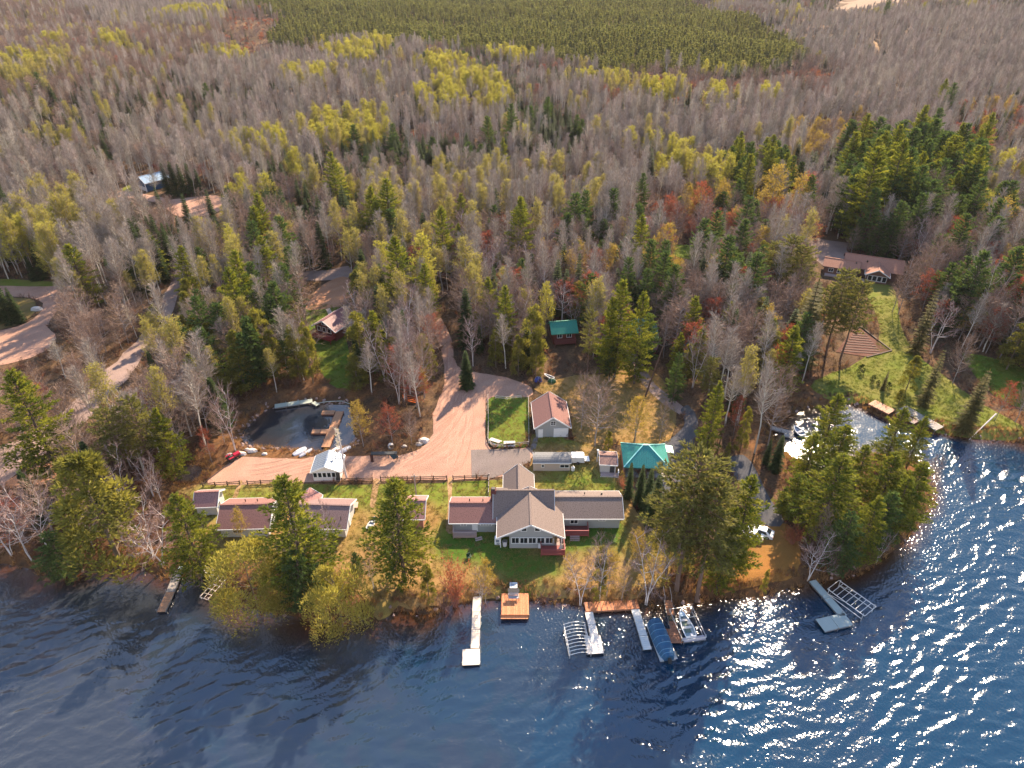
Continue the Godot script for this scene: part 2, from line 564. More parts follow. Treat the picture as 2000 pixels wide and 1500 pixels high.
	# gravel, asphalt and sand
	sheet("gravel_lot", "wide pinkish gravel yard between the pond and the lodge", [Vector2(-56.66, -96.31), Vector2(-55.09, -101.32), Vector2(-52.62, -104.27), Vector2(-43.92, -103.64), Vector2(-36.08, -104.27), Vector2(-28.09, -104.42), Vector2(-22.12, -104.74), Vector2(-18.15, -107), Vector2(-16.26, -111.7), Vector2(-16.82, -118.55), Vector2(-15.75, -126.39), Vector2(-15.78, -134.97), Vector2(-17.32, -144.4), Vector2(-20.33, -157.6), Vector2(-18.91, -162.79), Vector2(-15.64, -152.12), Vector2(-13.02, -138.4), Vector2(-7.79, -135.42), Vector2(-1.78, -133.19), Vector2(4.4, -128.88), Vector2(3.4, -125.17), Vector2(-4.53, -125.17), Vector2(-5.52, -120.45), Vector2(-5.44, -111.36), Vector2(-3.86, -106.35), Vector2(3.57, -107), Vector2(3.58, -103.17), Vector2(-1.45, -98.63), Vector2(-11.52, -97.61), Vector2(-28.73, -97.17), Vector2(-45.75, -96.46)], grit, pink, 0.03)
	var lot := clear.size() - 1
	sheet("asphalt_pad", "grey asphalt parking pad behind the lodge", [Vector2(-8.13, -106.51), Vector2(3.46, -106.83), Vector2(3.68, -102.86), Vector2(-1.46, -99.22), Vector2(-3.56, -98.04), Vector2(-7.62, -98.34)], grit, asphalt, 0.07, 1.6, 0.05, 0.9, 1)
	sheet("concrete_path", "dark concrete walk from the pad to the garage door", [Vector2(3.68, -107.65), Vector2(4.59, -110.67), Vector2(5.42, -110.67), Vector2(4.68, -106.67), Vector2(3.66, -106.35)], grit, asphalt, 0.03, 1.6, 0.05, 0.9, 1)
	var sand := [Color(0.40, 0.24, 0.12), Color(0.34, 0.21, 0.10), Color(0.46, 0.29, 0.16)]
	sheet("sand_path", "thin sandy path to the second cabin", [Vector2(-51.04, -96.89), Vector2(-50.37, -96.89), Vector2(-50, -93.24), Vector2(-49.56, -90.29), Vector2(-50.29, -90.29), Vector2(-50.75, -93.51)], grit, sand, 0.034, 1.5, 0.3)
	sheet("sand_path", "sandy path through the middle gap of the fence", [Vector2(-25.91, -97.46), Vector2(-24.75, -97.46), Vector2(-24.62, -94.34), Vector2(-24.5, -90.29), Vector2(-25.42, -90.29), Vector2(-25.66, -94.34)], grit, sand, 0.034, 1.5, 0.3)
	sheet("sand_path", "straight sandy path leading to the left wing of the lodge", [Vector2(-12.02, -97.75), Vector2(-11.15, -97.75), Vector2(-10.89, -91.62), Vector2(-10.15, -86.45), Vector2(-10.13, -83.76), Vector2(-11.24, -84.48), Vector2(-11.53, -91.62)], grit, sand, 0.034, 1.5, 0.2)
	sheet("gravel_road", "grey gravel road curving along the left edge", [Vector2(-97.36, -90.95), Vector2(-105.51, -103.17), Vector2(-99.67, -109.99), Vector2(-96.63, -119.49), Vector2(-95.47, -132.31), Vector2(-95.36, -144.4), Vector2(-95.1, -153.46), Vector2(-96.12, -166.39), Vector2(-100.24, -182.77), Vector2(-105.86, -203.84), Vector2(-103.76, -205.94), Vector2(-96.95, -182.77), Vector2(-91.44, -161.9), Vector2(-89.71, -144.4), Vector2(-89.03, -126.39), Vector2(-90.03, -111.36), Vector2(-93.1, -102.39)], grit, grey, 0.03, 2.0, 1.2, 0.75)
	sheet("gravel_drive", "orange gravel turn-off under the trees at left", [Vector2(-92.2, -100.87), Vector2(-89.02, -103.95), Vector2(-84.6, -103.17), Vector2(-83.14, -98.63), Vector2(-88.39, -96.03), Vector2(-94.69, -95.46)], grit, orange, 0.034, 1.6, 0.5, 0.8)
	sheet("gravel_road", "pink gravel loop road on the left", [Vector2(-130.65, -137.24), Vector2(-142.59, -154.82), Vector2(-133.69, -155.37), Vector2(-128.44, -159.87), Vector2(-128.48, -167.92), Vector2(-132.74, -173.31), Vector2(-139.49, -175.94), Vector2(-157.38, -176.6), Vector2(-161.58, -182.77), Vector2(-140.63, -182.77), Vector2(-131.37, -181.72), Vector2(-124.86, -169.48), Vector2(-121.47, -157.6), Vector2(-115.99, -152.12), Vector2(-116.5, -141.96)], grit, pink, 0.03, 2.0, 0.5, 0.92)
	sheet("gravel_road", "pale gravel clearing near the blue hut", [Vector2(-134.59, -259.59), Vector2(-126.93, -265.23), Vector2(-117.8, -267.81), Vector2(-110.84, -259.59), Vector2(-109.52, -247.74), Vector2(-116.12, -242.69), Vector2(-124.54, -244.91)], grit, pink, 0.03, 2.5, 0.5, 0.9)
	sheet("gravel_road", "narrow gravel track running left from the blue hut", [Vector2(-213.57, -265.23), Vector2(-184.27, -270.42), Vector2(-156.87, -273.08), Vector2(-131.4, -261.45), Vector2(-131.33, -256.54), Vector2(-153.12, -265.23), Vector2(-179.9, -262.7), Vector2(-208.58, -257.75)], grit, pink, 0.026, 2.5, 0.5, 0.45)
	sheet("gravel_drive", "orange gravel drive above the red log cabin", [Vector2(-56.1, -182.77), Vector2(-50.57, -190.02), Vector2(-46.38, -182.77), Vector2(-45.27, -172.66), Vector2(-49.3, -168.86), Vector2(-56.03, -167.62), Vector2(-56.73, -172.66)], grit, orange, 0.034, 1.8, 0.4, 0.9)
	sheet("asphalt_road", "grey asphalt road at the top of the orange drive", [Vector2(-63.99, -193.05), Vector2(-56.54, -194.59), Vector2(-50.89, -197.73), Vector2(-48.16, -191.91), Vector2(-50.49, -188.17), Vector2(-61.23, -187.07)], grit, grey, 0.03, 1.8, 0.2, 0.85)
	sheet("asphalt_drive", "dark blue-black asphalt drive right of the pavilion", [Vector2(28.63, -106.35), Vector2(33.22, -111.02), Vector2(36.32, -115.78), Vector2(36.43, -120.45), Vector2(38.42, -121.99), Vector2(39.1, -117.62), Vector2(37.9, -111.36), Vector2(35.54, -106.35), Vector2(35.34, -100.11), Vector2(31.01, -94.34), Vector2(27.13, -93.65)], grit, black, 0.03, 1.6, 0.4, 0.85)
	sheet("asphalt_drive", "dark asphalt drive ending at the right shore clearing", [Vector2(41.8, -103.17), Vector2(45.33, -105.06), Vector2(46.59, -100.87), Vector2(46.59, -93.65), Vector2(47.18, -86.45), Vector2(43.39, -85.71), Vector2(42.99, -90.95), Vector2(42.14, -97.17)], grit, black, 0.03, 1.6, 0.3, 0.9)
	sheet("gravel_road", "pale gravel road under the trees above the pavilion", [Vector2(27.6, -144.4), Vector2(30.11, -144.4), Vector2(31.68, -134.97), Vector2(33.86, -127.42), Vector2(37.54, -120.45), Vector2(35.96, -118.18), Vector2(31.32, -125.98), Vector2(29.11, -133.85)], grit, grey, 0.028, 1.6, 0.4, 0.7)
	sheet("asphalt_drive", "pale driveway beside the brown house", [Vector2(99.74, -222.15), Vector2(107.01, -219.31), Vector2(112.72, -215.61), Vector2(107.54, -205.94), Vector2(106.54, -197.73), Vector2(99.43, -191.91), Vector2(96.09, -203.84)], grit, grey, 0.03, 1.8, 0.3, 0.9)
	sheet("gravel_road", "tan road in the woods behind the green-roofed cabin", [Vector2(-2.55, -215.61), Vector2(5.25, -223.11), Vector2(16.08, -229.01), Vector2(16.74, -222.15), Vector2(6.79, -214.7), Vector2(-1.66, -209.38)], grit, grey, 0.03, 2.0, 0.4, 0.7)
	sheet("garden_bed", "bare brown vegetable bed with a dark wooden edge", [Vector2(79.5, -144.9), Vector2(88.37, -156.2), Vector2(90.73, -157.04), Vector2(93.06, -145.4), Vector2(85.83, -142.69)], grit, [Color(0.17, 0.08, 0.058), Color(0.13, 0.065, 0.045), Color(0.22, 0.115, 0.085)], 0.05, 1.5, 0.05, 0.8, 1)
	sheet("meadow", "pale tan meadow beyond the far trees", [Vector2(327.05, -925.96), Vector2(389.26, -976.31), Vector2(547.65, -1264.09), Vector2(617.72, -1308.86), Vector2(622.92, -1182.82), Vector2(533.04, -1017.61), Vector2(460.03, -989.72), Vector2(344.99, -859.01)], turf, [Color(0.40, 0.26, 0.17), Color(0.36, 0.24, 0.16), Color(0.44, 0.30, 0.2)], 0.3, 16.0, 3.0, 0.6)
	sheet("sandy_track", "tan dirt track crossing the pale far woods", [Vector2(342.24, -733.46), Vector2(348.19, -733.46), Vector2(319.36, -644.27), Vector2(296.94, -598.76), Vector2(307.02, -638.24)], turf, sand, 0.3, 6.0, 0.5, 0.8)
	sheet("sandy_track", "lower bend of the tan dirt track in the far woods", [Vector2(266.07, -578.15), Vector2(275.19, -588.29), Vector2(255.58, -549.57), Vector2(233.77, -488.26), Vector2(228.62, -481.01), Vector2(246.22, -536.22)], turf, sand, 0.3, 6.0, 0.5, 0.8)
	sheet("sandy_track", "last stretch of the tan dirt track before the mixed woods", [Vector2(241.99, -470.49), Vector2(246.25, -473.95), Vector2(221.83, -415.15), Vector2(212.59, -399.2), Vector2(225.61, -432.25)], turf, sand, 0.3, 6.0, 0.5, 0.7)
	# buildings kept in sight
	for row in [[Vector2(-45.91, -153.46), 6.0, 0.95], [Vector2(12.64, -150), 7.0, 0.97], [Vector2(105.45, -190.02), 15.0, 0.97], [Vector2(101.76, -193.82), 9.0, 0.9], [Vector2(-144.67, -274.43), 10.0, 0.95], [Vector2(34.48, -149.48), 6.0, 0.1], [Vector2(44.86, -141.96), 6.0, 0.1], [Vector2(47.72, -228.01), 7.0, 0.35], [Vector2(-42.76, -114.88), 16.0, 0.9], [Vector2(59.24, -113.1), 12.0, 0.9]]:
		var ring := PackedVector2Array()
		for i in 10:
			ring.append(row[0] + Vector2(cos(TAU * i / 10.0), sin(TAU * i / 10.0)) * row[1])
		keep_clear(ring, row[2])
	# clearings in the woods, kept free for the hand-set trees
	keep_clear(PackedVector2Array([Vector2(-47.64, -67.09), Vector2(-59.02, -94.34), Vector2(-59.72, -103.17), Vector2(-54.62, -106.35), Vector2(-59.82, -124.36), Vector2(-35.38, -126.39), Vector2(-16.58, -109.65), Vector2(4.73, -132.75), Vector2(23.77, -133.85), Vector2(34.6, -122.38), Vector2(38.58, -106.35), Vector2(52.8, -106.35), Vector2(50.29, -87.71), Vector2(43.03, -67.09)]))
	var tracks := Shape.new()
	for i in 26:
		var a := Vector2(-16.05, -157.6).lerp(Vector2(-10.6, -122.38), rng.randf()) + Vector2(rng.randf_range(-3, 3), rng.randf_range(-3, 3))
		var b := Vector2(-10.05, -113.1) + Vector2(rng.randf_range(-5, 4), rng.randf_range(-6, 6))
		var c := Vector2(-51.73, -100.11).lerp(Vector2(-8.42, -102.39), rng.randf()) + Vector2(0, rng.randf_range(-2.4, 2.4))
		var k := Color(0.405, 0.23, 0.165) if i % 2 else Color(0.48, 0.285, 0.205)
		for wheel in [-0.75, 0.75]:
			var last := Vector2.ZERO
			var edge := Vector2.ZERO
			for j in 31:
				var u := j / 30.0
				var q := a.lerp(b, u).lerp(b.lerp(c, u), u)
				var along := (b - a).lerp(c - b, u).normalized()
				var side := Vector2(-along.y, along.x)
				q += side * wheel
				if j > 0 and in_outline(q, clear[lot]) and in_outline(last, clear[lot]):
					var y := LAND + 0.106 + 0.0004 * i
					var e := side * 0.16
					tracks.quad(Vector3(last.x - edge.x, y, last.y - edge.y), Vector3(q.x - e.x, y, q.y - e.y), Vector3(q.x + e.x, y, q.y + e.y), Vector3(last.x + edge.x, y, last.y + edge.y), k * rng.randf_range(0.94, 1.06))
				last = q
				edge = side * 0.16
	tag(put("tyre_tracks", tracks, grit), "faint curving tyre tracks over the gravel yard", "", "", "structure")


# ---------------------------------------------------------------- trees

var kinds := {}       # kind -> list of [trunk mesh, crown mesh, height]
var wood: Array = []  # every tree: [kind, variant, place, turn, height, width, label]
var foliage: StandardMaterial3D
var bark: StandardMaterial3D
var twigs: StandardMaterial3D


func around(a: float, e: float) -> Vector3:
	return Vector3(cos(a) * cos(e), sin(e), sin(a) * cos(e))


func any_dir() -> Vector3:
	return Vector3(rng.randfn(), rng.randfn(), rng.randfn()).normalized()


func mixed(a: Color, b: Color) -> Color:
	return a.lerp(b, rng.randf()) * rng.randf_range(0.8, 1.2)


func trunk_line(t: Shape, h: float, r: float, bend: float, k: Color, sides := 6) -> Array:
	var pts: Array = [Vector3(0, -0.6, 0)]
	var off := Vector3.ZERO
	for i in range(1, 8):
		off += Vector3(rng.randf_range(-1, 1), 0, rng.randf_range(-1, 1)) * bend
		pts.append(Vector3(0, h * i / 7.0, 0) + off)
	for i in 7:
		t.tube(pts[i], pts[i + 1], lerpf(r, r * 0.12, i / 7.0), lerpf(r, r * 0.12, (i + 1) / 7.0), k * rng.randf_range(0.85, 1.15), sides)
	return pts


func on_line(pts: Array, t: float) -> Vector3:
	var f := clampf(t, 0.0, 0.999) * (pts.size() - 1)
	return pts[int(f)].lerp(pts[int(f) + 1], f - int(f))


# white and red pines: whorls of boughs that carry needle tufts
func pine(h: float, reach_: float, start: float, round_top: float, a: Color, b: Color, tuft := 0.56, step := 0.8, wood_color := Color(0.10, 0.075, 0.06)) -> Array:
	var t := Shape.new()
	var c := Shape.new()
	var line := trunk_line(t, h, h * 0.0125, 0.12, wood_color)
	var y := start * h
	while y < h - 0.3:
		var u := maxf(0.0, (y / h - start) / (1.0 - start))
		var wide := lerpf(pow(1.0 - u, 0.75) * (0.55 + 0.45 * minf(1.0, u * 4.0)), sqrt(maxf(0.0, 1.0 - pow(u * 1.5 - 0.5, 2.0))), round_top)
		var n := rng.randi_range(4, 6)
		var a0 := rng.randf() * TAU
		var root := on_line(line, y / h)
		for i in n:
			var long := maxf(0.5, reach_ * wide * rng.randf_range(0.55, 1.2))
			var az := a0 + TAU * i / n + rng.randf_range(-0.35, 0.35)
			var el := lerpf(-0.12, 0.75, pow(u, 1.5)) + rng.randf_range(-0.12, 0.12)
			var tip := root + around(az, el) * long + Vector3.UP * long * 0.12
			t.tube(root, tip, 0.07, 0.02, wood_color, 3)
			var hue := a.lerp(b, rng.randf())
			var m := int(long * 5.0) + 3
			for j in m:
				var s := lerpf(0.25, 1.02, (j + rng.randf()) / m)
				var out := around(az + PI / 2.0, 0.0) * rng.randf_range(-1, 1) * long * 0.26 * (1.15 - s * 0.7)
				var p := root.lerp(tip, s) + out + Vector3.UP * rng.randf_range(-0.05, 0.22)
				var dir := (around(az, 0.55) + out.normalized() * 0.5 * out.length()).normalized()
				for q in 5:
					c.blade(p - dir * 0.1, (dir + any_dir() * 0.75).normalized(), any_dir(), tuft * rng.randf_range(0.7, 1.3), tuft * 0.36, hue * rng.randf_range(0.75, 1.3))
		y += step * rng.randf_range(0.75, 1.25)
	return [t, c, h]


# spruces and firs: a dense drooping cone
func spruce(h: float, reach_: float, a: Color, b: Color, step := 0.55, start := 0.04) -> Array:
	var t := Shape.new()
	var c := Shape.new()
	var bole := Color(0.075, 0.055, 0.045)
	trunk_line(t, h, h * 0.011, 0.04, bole, 5)
	var y := start * h
	while y < h - 0.2:
		var u := y / h
		var n := rng.randi_range(6, 8)
		var a0 := rng.randf() * TAU
		for i in n:
			var long := reach_ * pow(1.0 - u, 0.85) * rng.randf_range(0.72, 1.12) + 0.15
			var az := a0 + TAU * i / n + rng.randf_range(-0.25, 0.25)
			var el := lerpf(-0.32, 0.25, u)
			var d := around(az, el)
			var root := Vector3(0, y, 0)
			var hue := a.lerp(b, rng.randf()) * rng.randf_range(0.8, 1.25)
			var m := int(long * 3.2) + 2
			for j in m:
				var s := long * (j + 0.6) / m
				var side := around(az + PI / 2.0, -0.15)
				var p := root + d * s
				for w in [-1.0, 1.0]:
					c.blade(p, (d * 0.75 + side * w).normalized(), Vector3.UP + any_dir() * 0.5, (long - s) * 0.45 + 0.32, 0.26, hue * rng.randf_range(0.8, 1.2))
			c.blade(root + d * long * 0.5, d, Vector3.UP + any_dir() * 0.4, long * 0.6, 0.3, hue)
		y += step * rng.randf_range(0.8, 1.2)
	c.blade(Vector3(0, h - 0.5, 0), Vector3.UP, Vector3.RIGHT, 0.9, 0.16, a)
	c.blade(Vector3(0, h - 0.5, 0), Vector3.UP, Vector3.BACK, 0.9, 0.16, a)
	return [t, c, h]


# cedars and other soft dense crowns: sprays through an egg-shaped volume
func cedar(h: float, reach_: float, start: float, blunt: float, a: Color, b: Color, sprays := 1500, size := 0.55) -> Array:
	var t := Shape.new()
	var c := Shape.new()
	trunk_line(t, h * 0.92, h * 0.012, 0.06, Color(0.16, 0.12, 0.09))
	var lumps := []
	for i in 46:
		var u := rng.randf()
		var w := lerpf(1.0 - u, sqrt(maxf(0.0, 1.0 - pow(u * 1.35 - 0.35, 2.0))), blunt)
		var az := rng.randf() * TAU
		lumps.append([Vector3(cos(az) * w * reach_ * 0.7, h * lerpf(start, 0.93, u), sin(az) * w * reach_ * 0.7), reach_ * rng.randf_range(0.26, 0.44) * (0.4 + 0.6 * w), a.lerp(b, rng.randf())])
	for i in sprays:
		var l: Array = lumps[i % lumps.size()]
		var d := any_dir()
		d.y = absf(d.y) * 0.9 - 0.25
		var p: Vector3 = l[0] + d * l[1] * Vector3(1, 1.5, 1) * pow(rng.randf(), 0.35)
		c.blade(p, (d + Vector3.UP * 0.8 + any_dir() * 0.5).normalized(), any_dir(), size * rng.randf_range(0.7, 1.4), size * 0.5, l[2] * rng.randf_range(0.75, 1.28))
	for i in 14:
		var l: Array = lumps[i]
		t.tube(Vector3(0, l[0].y * 0.82, 0), l[0], 0.05, 0.02, Color(0.17, 0.13, 0.10), 3)
	return [t, c, h]


# broadleaf trees in early spring: limbs, branches and a haze of twigs, with or without buds
func bare(h: float, reach_: float, start: float, stems: int, limbs: int, steep: float, wood_color: Color, twig_a: Color, twig_b: Color, buds := 0, bud_a := Color.WHITE, bud_b := Color.WHITE, bud := 0.2, twig_wide := 0.045, lean := 0.0) -> Array:
	var t := Shape.new()
	var c := Shape.new()
	for s in stems:
		var tilt := around(TAU * s / stems + rng.randf(), 0.0) * (lean + (0.18 if stems > 1 else 0.03)) * h
		var top := h * (1.0 if s == 0 else rng.randf_range(0.75, 0.95))
		var pts: Array = [Vector3(tilt.x * 0.04, -0.6, tilt.z * 0.04)]
		var off := Vector3.ZERO
		for i in range(1, 7):
			off += Vector3(rng.randf_range(-1, 1), 0, rng.randf_range(-1, 1)) * h * 0.011
			pts.append(Vector3(0, top * i / 6.0, 0) + tilt * pow(i / 6.0, 1.4) + off)
		var r := h * 0.0095 / sqrt(stems)
		for i in 6:
			t.tube(pts[i], pts[i + 1], lerpf(r, r * 0.15, i / 6.0), lerpf(r, r * 0.15, (i + 1) / 6.0), wood_color * rng.randf_range(0.85, 1.15), 5)
		for i in limbs / stems:
			var u := lerpf(start, 0.98, (i + rng.randf()) / (limbs / stems))
			var root := on_line(pts, u)
			var az := i * 2.4 + rng.randf_range(-0.5, 0.5)
			var el := lerpf(steep - 0.25, steep + 0.35, u) + rng.randf_range(-0.2, 0.2)
			var long := reach_ * rng.randf_range(0.6, 1.15) * (1.0 - 0.55 * pow((u - start) / (1.0 - start), 1.4))
			var mid := root + around(az, el - 0.15) * long * 0.55
			var tip := mid + around(az + rng.randf_range(-0.4, 0.4), el + 0.25) * long * 0.5
			var lr := r * 0.42 * (1.2 - u)
			t.tube(root, mid, lr + 0.015, lr * 0.6 + 0.01, wood_color * rng.randf_range(0.8, 1.1), 3)
			t.tube(mid, tip, lr * 0.6 + 0.01, 0.01, wood_color * rng.randf_range(0.8, 1.1), 3)
			for j in 7:
				var v := rng.randf_range(0.15, 1.0)
				var p := root.lerp(mid, v * 2.0) if v < 0.5 else mid.lerp(tip, v * 2.0 - 1.0)
				var d := (around(az, el) + any_dir() * 0.8 + Vector3.UP * 0.25).normalized()
				var bl := long * rng.randf_range(0.3, 0.55) + 0.3
				var k := mixed(twig_a, twig_b)
				c.blade(p, d, any_dir(), bl, twig_wide * 1.4, k)
				for q in 5:
					var tp := p + d * bl * rng.randf_range(0.25, 0.95)
					var td := (d + any_dir() * 0.75 + Vector3.UP * 0.2).normalized()
					var tl := bl * rng.randf_range(0.4, 0.75) + 0.15
					c.blade(tp, td, any_dir(), tl, twig_wide, k * rng.randf_range(0.85, 1.15))
					for w in buds:
						c.blade(tp + td * tl * rng.randf_range(0.2, 1.0) + any_dir() * 0.12, any_dir(), any_dir(), bud * rng.randf_range(0.7, 1.3), bud * 0.7, mixed(bud_a, bud_b))
	return [t, c, h]


# low many-stemmed shrubs
func shrub(h: float, reach_: float, stems: int, a: Color, b: Color, buds := 0, bud_a := Color.WHITE, bud_b := Color.WHITE) -> Array:
	var t := Shape.new()
	var c := Shape.new()
	for i in stems:
		var d := (around(rng.randf() * TAU, rng.randf_range(0.75, 1.4)) * Vector3(reach_ / h * 1.6, 1, reach_ / h * 1.6)).normalized()
		var long := h * rng.randf_range(0.6, 1.05)
		var k := mixed(a, b)
		var root := Vector3(rng.randf_range(-1, 1), 0, rng.randf_range(-1, 1)) * reach_ * 0.2
		t.tube(root, root + d * long * 0.6, 0.025, 0.012, k, 3)
		for j in 9:
			var p := root + d * long * rng.randf_range(0.25, 0.85)
			var e := (d + any_dir() * 0.55).normalized()
			c.blade(p, e, any_dir(), long * rng.randf_range(0.25, 0.45), 0.045, k * rng.randf_range(0.8, 1.2))
			for w in buds:
				c.blade(p + e * long * rng.randf_range(0.05, 0.4), any_dir(), any_dir(), 0.2, 0.14, mixed(bud_a, bud_b))
	return [t, c, h]


func add_kind(n: String, made: Array) -> void:
	if not kinds.has(n):
		kinds[n] = []
	kinds[n].append([made[0].mesh(bark), made[1].mesh(twigs if n.begins_with("bare") or n == "paper_birch" else foliage), made[2]])


func design_trees() -> void:
	foliage = tinted("foliage", 0.7, 1.0)
	foliage.metallic_specular = 0.25
	twigs = tinted("twigs", 0.85)
	twigs.metallic_specular = 0.2
	bark = tinted("bark", 0.9)
	bark.metallic_specular = 0.2
	var pale := Color(0.42, 0.365, 0.33)
	var ash := Color(0.30, 0.255, 0.235)
	var umber := Color(0.16, 0.115, 0.095)
	for i in 4:
		add_kind("white_pine", pine(24, 5.9, 0.10, 0.15, Color(0.10, 0.135, 0.024), Color(0.30, 0.29, 0.045)))
		add_kind("bare_aspen", bare(18, 3.1, 0.45, 1, 46, 0.95, Color(0.60, 0.55, 0.47) * rng.randf_range(0.85, 1.05), Color(0.43, 0.365, 0.31), Color(0.27, 0.215, 0.175)))
		add_kind("bare_maple", bare(15, 4.2, 0.25, 1, 44, 0.6, ash, Color(0.34, 0.235, 0.175), Color(0.23, 0.15, 0.11)))
		add_kind("budding_aspen", bare(17, 3.2, 0.42, 1, 38, 0.9, Color(0.52, 0.47, 0.42), Color(0.30, 0.25, 0.18), Color(0.24, 0.2, 0.14), 2, Color(0.42, 0.36, 0.09), Color(0.33, 0.29, 0.08), 0.22))
	for i in 3:
		add_kind("red_pine", pine(23, 4.6, 0.42, 0.85, Color(0.135, 0.14, 0.045), Color(0.25, 0.225, 0.075), 0.55, 0.95, Color(0.17, 0.11, 0.085)))
		add_kind("blue_pine", pine(22, 5.6, 0.12, 0.3, Color(0.055, 0.10, 0.038), Color(0.135, 0.185, 0.058)))
		add_kind("spruce", spruce(15, 2.5, Color(0.034, 0.06, 0.022), Color(0.072, 0.098, 0.032)))
		add_kind("shaggy_spruce", spruce(16, 2.9, Color(0.075, 0.072, 0.026), Color(0.15, 0.13, 0.045), 0.75))
		add_kind("cedar", cedar(17, 3.3, 0.06, 0.6, Color(0.14, 0.14, 0.034), Color(0.27, 0.24, 0.055), 5200, 0.42))
		add_kind("paper_birch", bare(14, 3.6, 0.3, 2 + i % 2, 26, 0.7, Color(0.62, 0.56, 0.53), Color(0.33, 0.235, 0.21), Color(0.23, 0.155, 0.14)))
		add_kind("red_maple", bare(14, 3.8, 0.28, 1, 30, 0.65, ash, Color(0.26, 0.13, 0.10), Color(0.20, 0.10, 0.08), 2, Color(0.40, 0.085, 0.06), Color(0.29, 0.075, 0.05), 0.24))
		add_kind("golden_poplar", bare(15, 3.6, 0.28, 1, 34, 0.7, ash, Color(0.32, 0.23, 0.12), Color(0.26, 0.18, 0.1), 2, Color(0.46, 0.34, 0.07), Color(0.38, 0.26, 0.06), 0.28))
		add_kind("olive_willow", cedar(9, 4.4, 0.06, 1.0, Color(0.27, 0.235, 0.06), Color(0.40, 0.34, 0.085), 7500, 0.30))
		add_kind("plantation_pine", cedar(12, 1.9, 0.25, 0.25, Color(0.13, 0.14, 0.05), Color(0.21, 0.2, 0.08), 420, 0.8))
		add_kind("bare_shrub", shrub(2.6, 1.7, 26, Color(0.25, 0.155, 0.13), Color(0.16, 0.10, 0.09)))
		add_kind("red_shrub", shrub(4.0, 1.9, 34, Color(0.36, 0.14, 0.10), Color(0.26, 0.12, 0.09), 2, Color(0.42, 0.13, 0.08), Color(0.34, 0.12, 0.08)))
		add_kind("lime_poplar", bare(17, 4.0, 0.25, 1, 36, 0.75, ash, Color(0.30, 0.28, 0.10), Color(0.26, 0.23, 0.08), 3, Color(0.49, 0.44, 0.085), Color(0.40, 0.36, 0.075), 0.26))
		add_kind("globe_shrub", cedar(2.4, 0.9, 0.05, 0.8, Color(0.025, 0.045, 0.018), Color(0.045, 0.06, 0.022), 300, 0.3))


var usual := {"white_pine": 18.0, "blue_pine": 15.0, "red_pine": 17.0, "spruce": 11.0, "cedar": 10.0, "paper_birch": 11.0, "bare_aspen": 13.5, "budding_aspen": 13.0, "bare_maple": 10.5, "red_maple": 8.5, "golden_poplar": 9.5, "lime_poplar": 12.5, "plantation_pine": 11.0, "bare_shrub": 3.0, "red_shrub": 4.0, "olive_willow": 9.0, "globe_shrub": 2.4, "shaggy_spruce": 14.0}

const LOOKS := {
	"white_pine": ["green white pine with layered boughs", "pine"], "blue_pine": ["dark blue-green pine with dense boughs", "pine"], "red_pine": ["olive red pine with a bare lower trunk", "pine"],
	"spruce": ["dark narrow spruce", "spruce"], "shaggy_spruce": ["shaggy olive-brown spruce", "spruce"], "cedar": ["olive rounded cedar", "cedar"], "paper_birch": ["bare white-stemmed birch", "birch"], "bare_aspen": ["bare pale grey aspen", "aspen"],
	"budding_aspen": ["aspen hazed with yellow-green buds", "aspen"], "bare_maple": ["bare brown broadleaf tree", "tree"], "red_maple": ["maple flushed with red buds", "maple"],
	"golden_poplar": ["golden budding poplar", "poplar"], "lime_poplar": ["lime-yellow leafing poplar", "poplar"], "olive_willow": ["olive-yellow bushy willow", "willow"], "plantation_pine": ["small olive plantation pine", "pine"],
	"bare_shrub": ["low bare twiggy shrub", "shrub"], "red_shrub": ["reddish budding shrub", "shrub"], "globe_shrub": ["small dark clipped evergreen shrub", "shrub"],
}


func tr_(kind: String, x: float, z: float, h: float, wide := 1.0, label := "") -> void:
	wood.append([kind, rng.randi() % kinds[kind].size(), Vector3(x, height(x, z), z), rng.randf() * TAU, h, wide, label])


func in_outline(q: Vector2, c: Array) -> bool:
	return c[1].has_point(q) and Geometry2D.is_point_in_polygon(q, c[0])


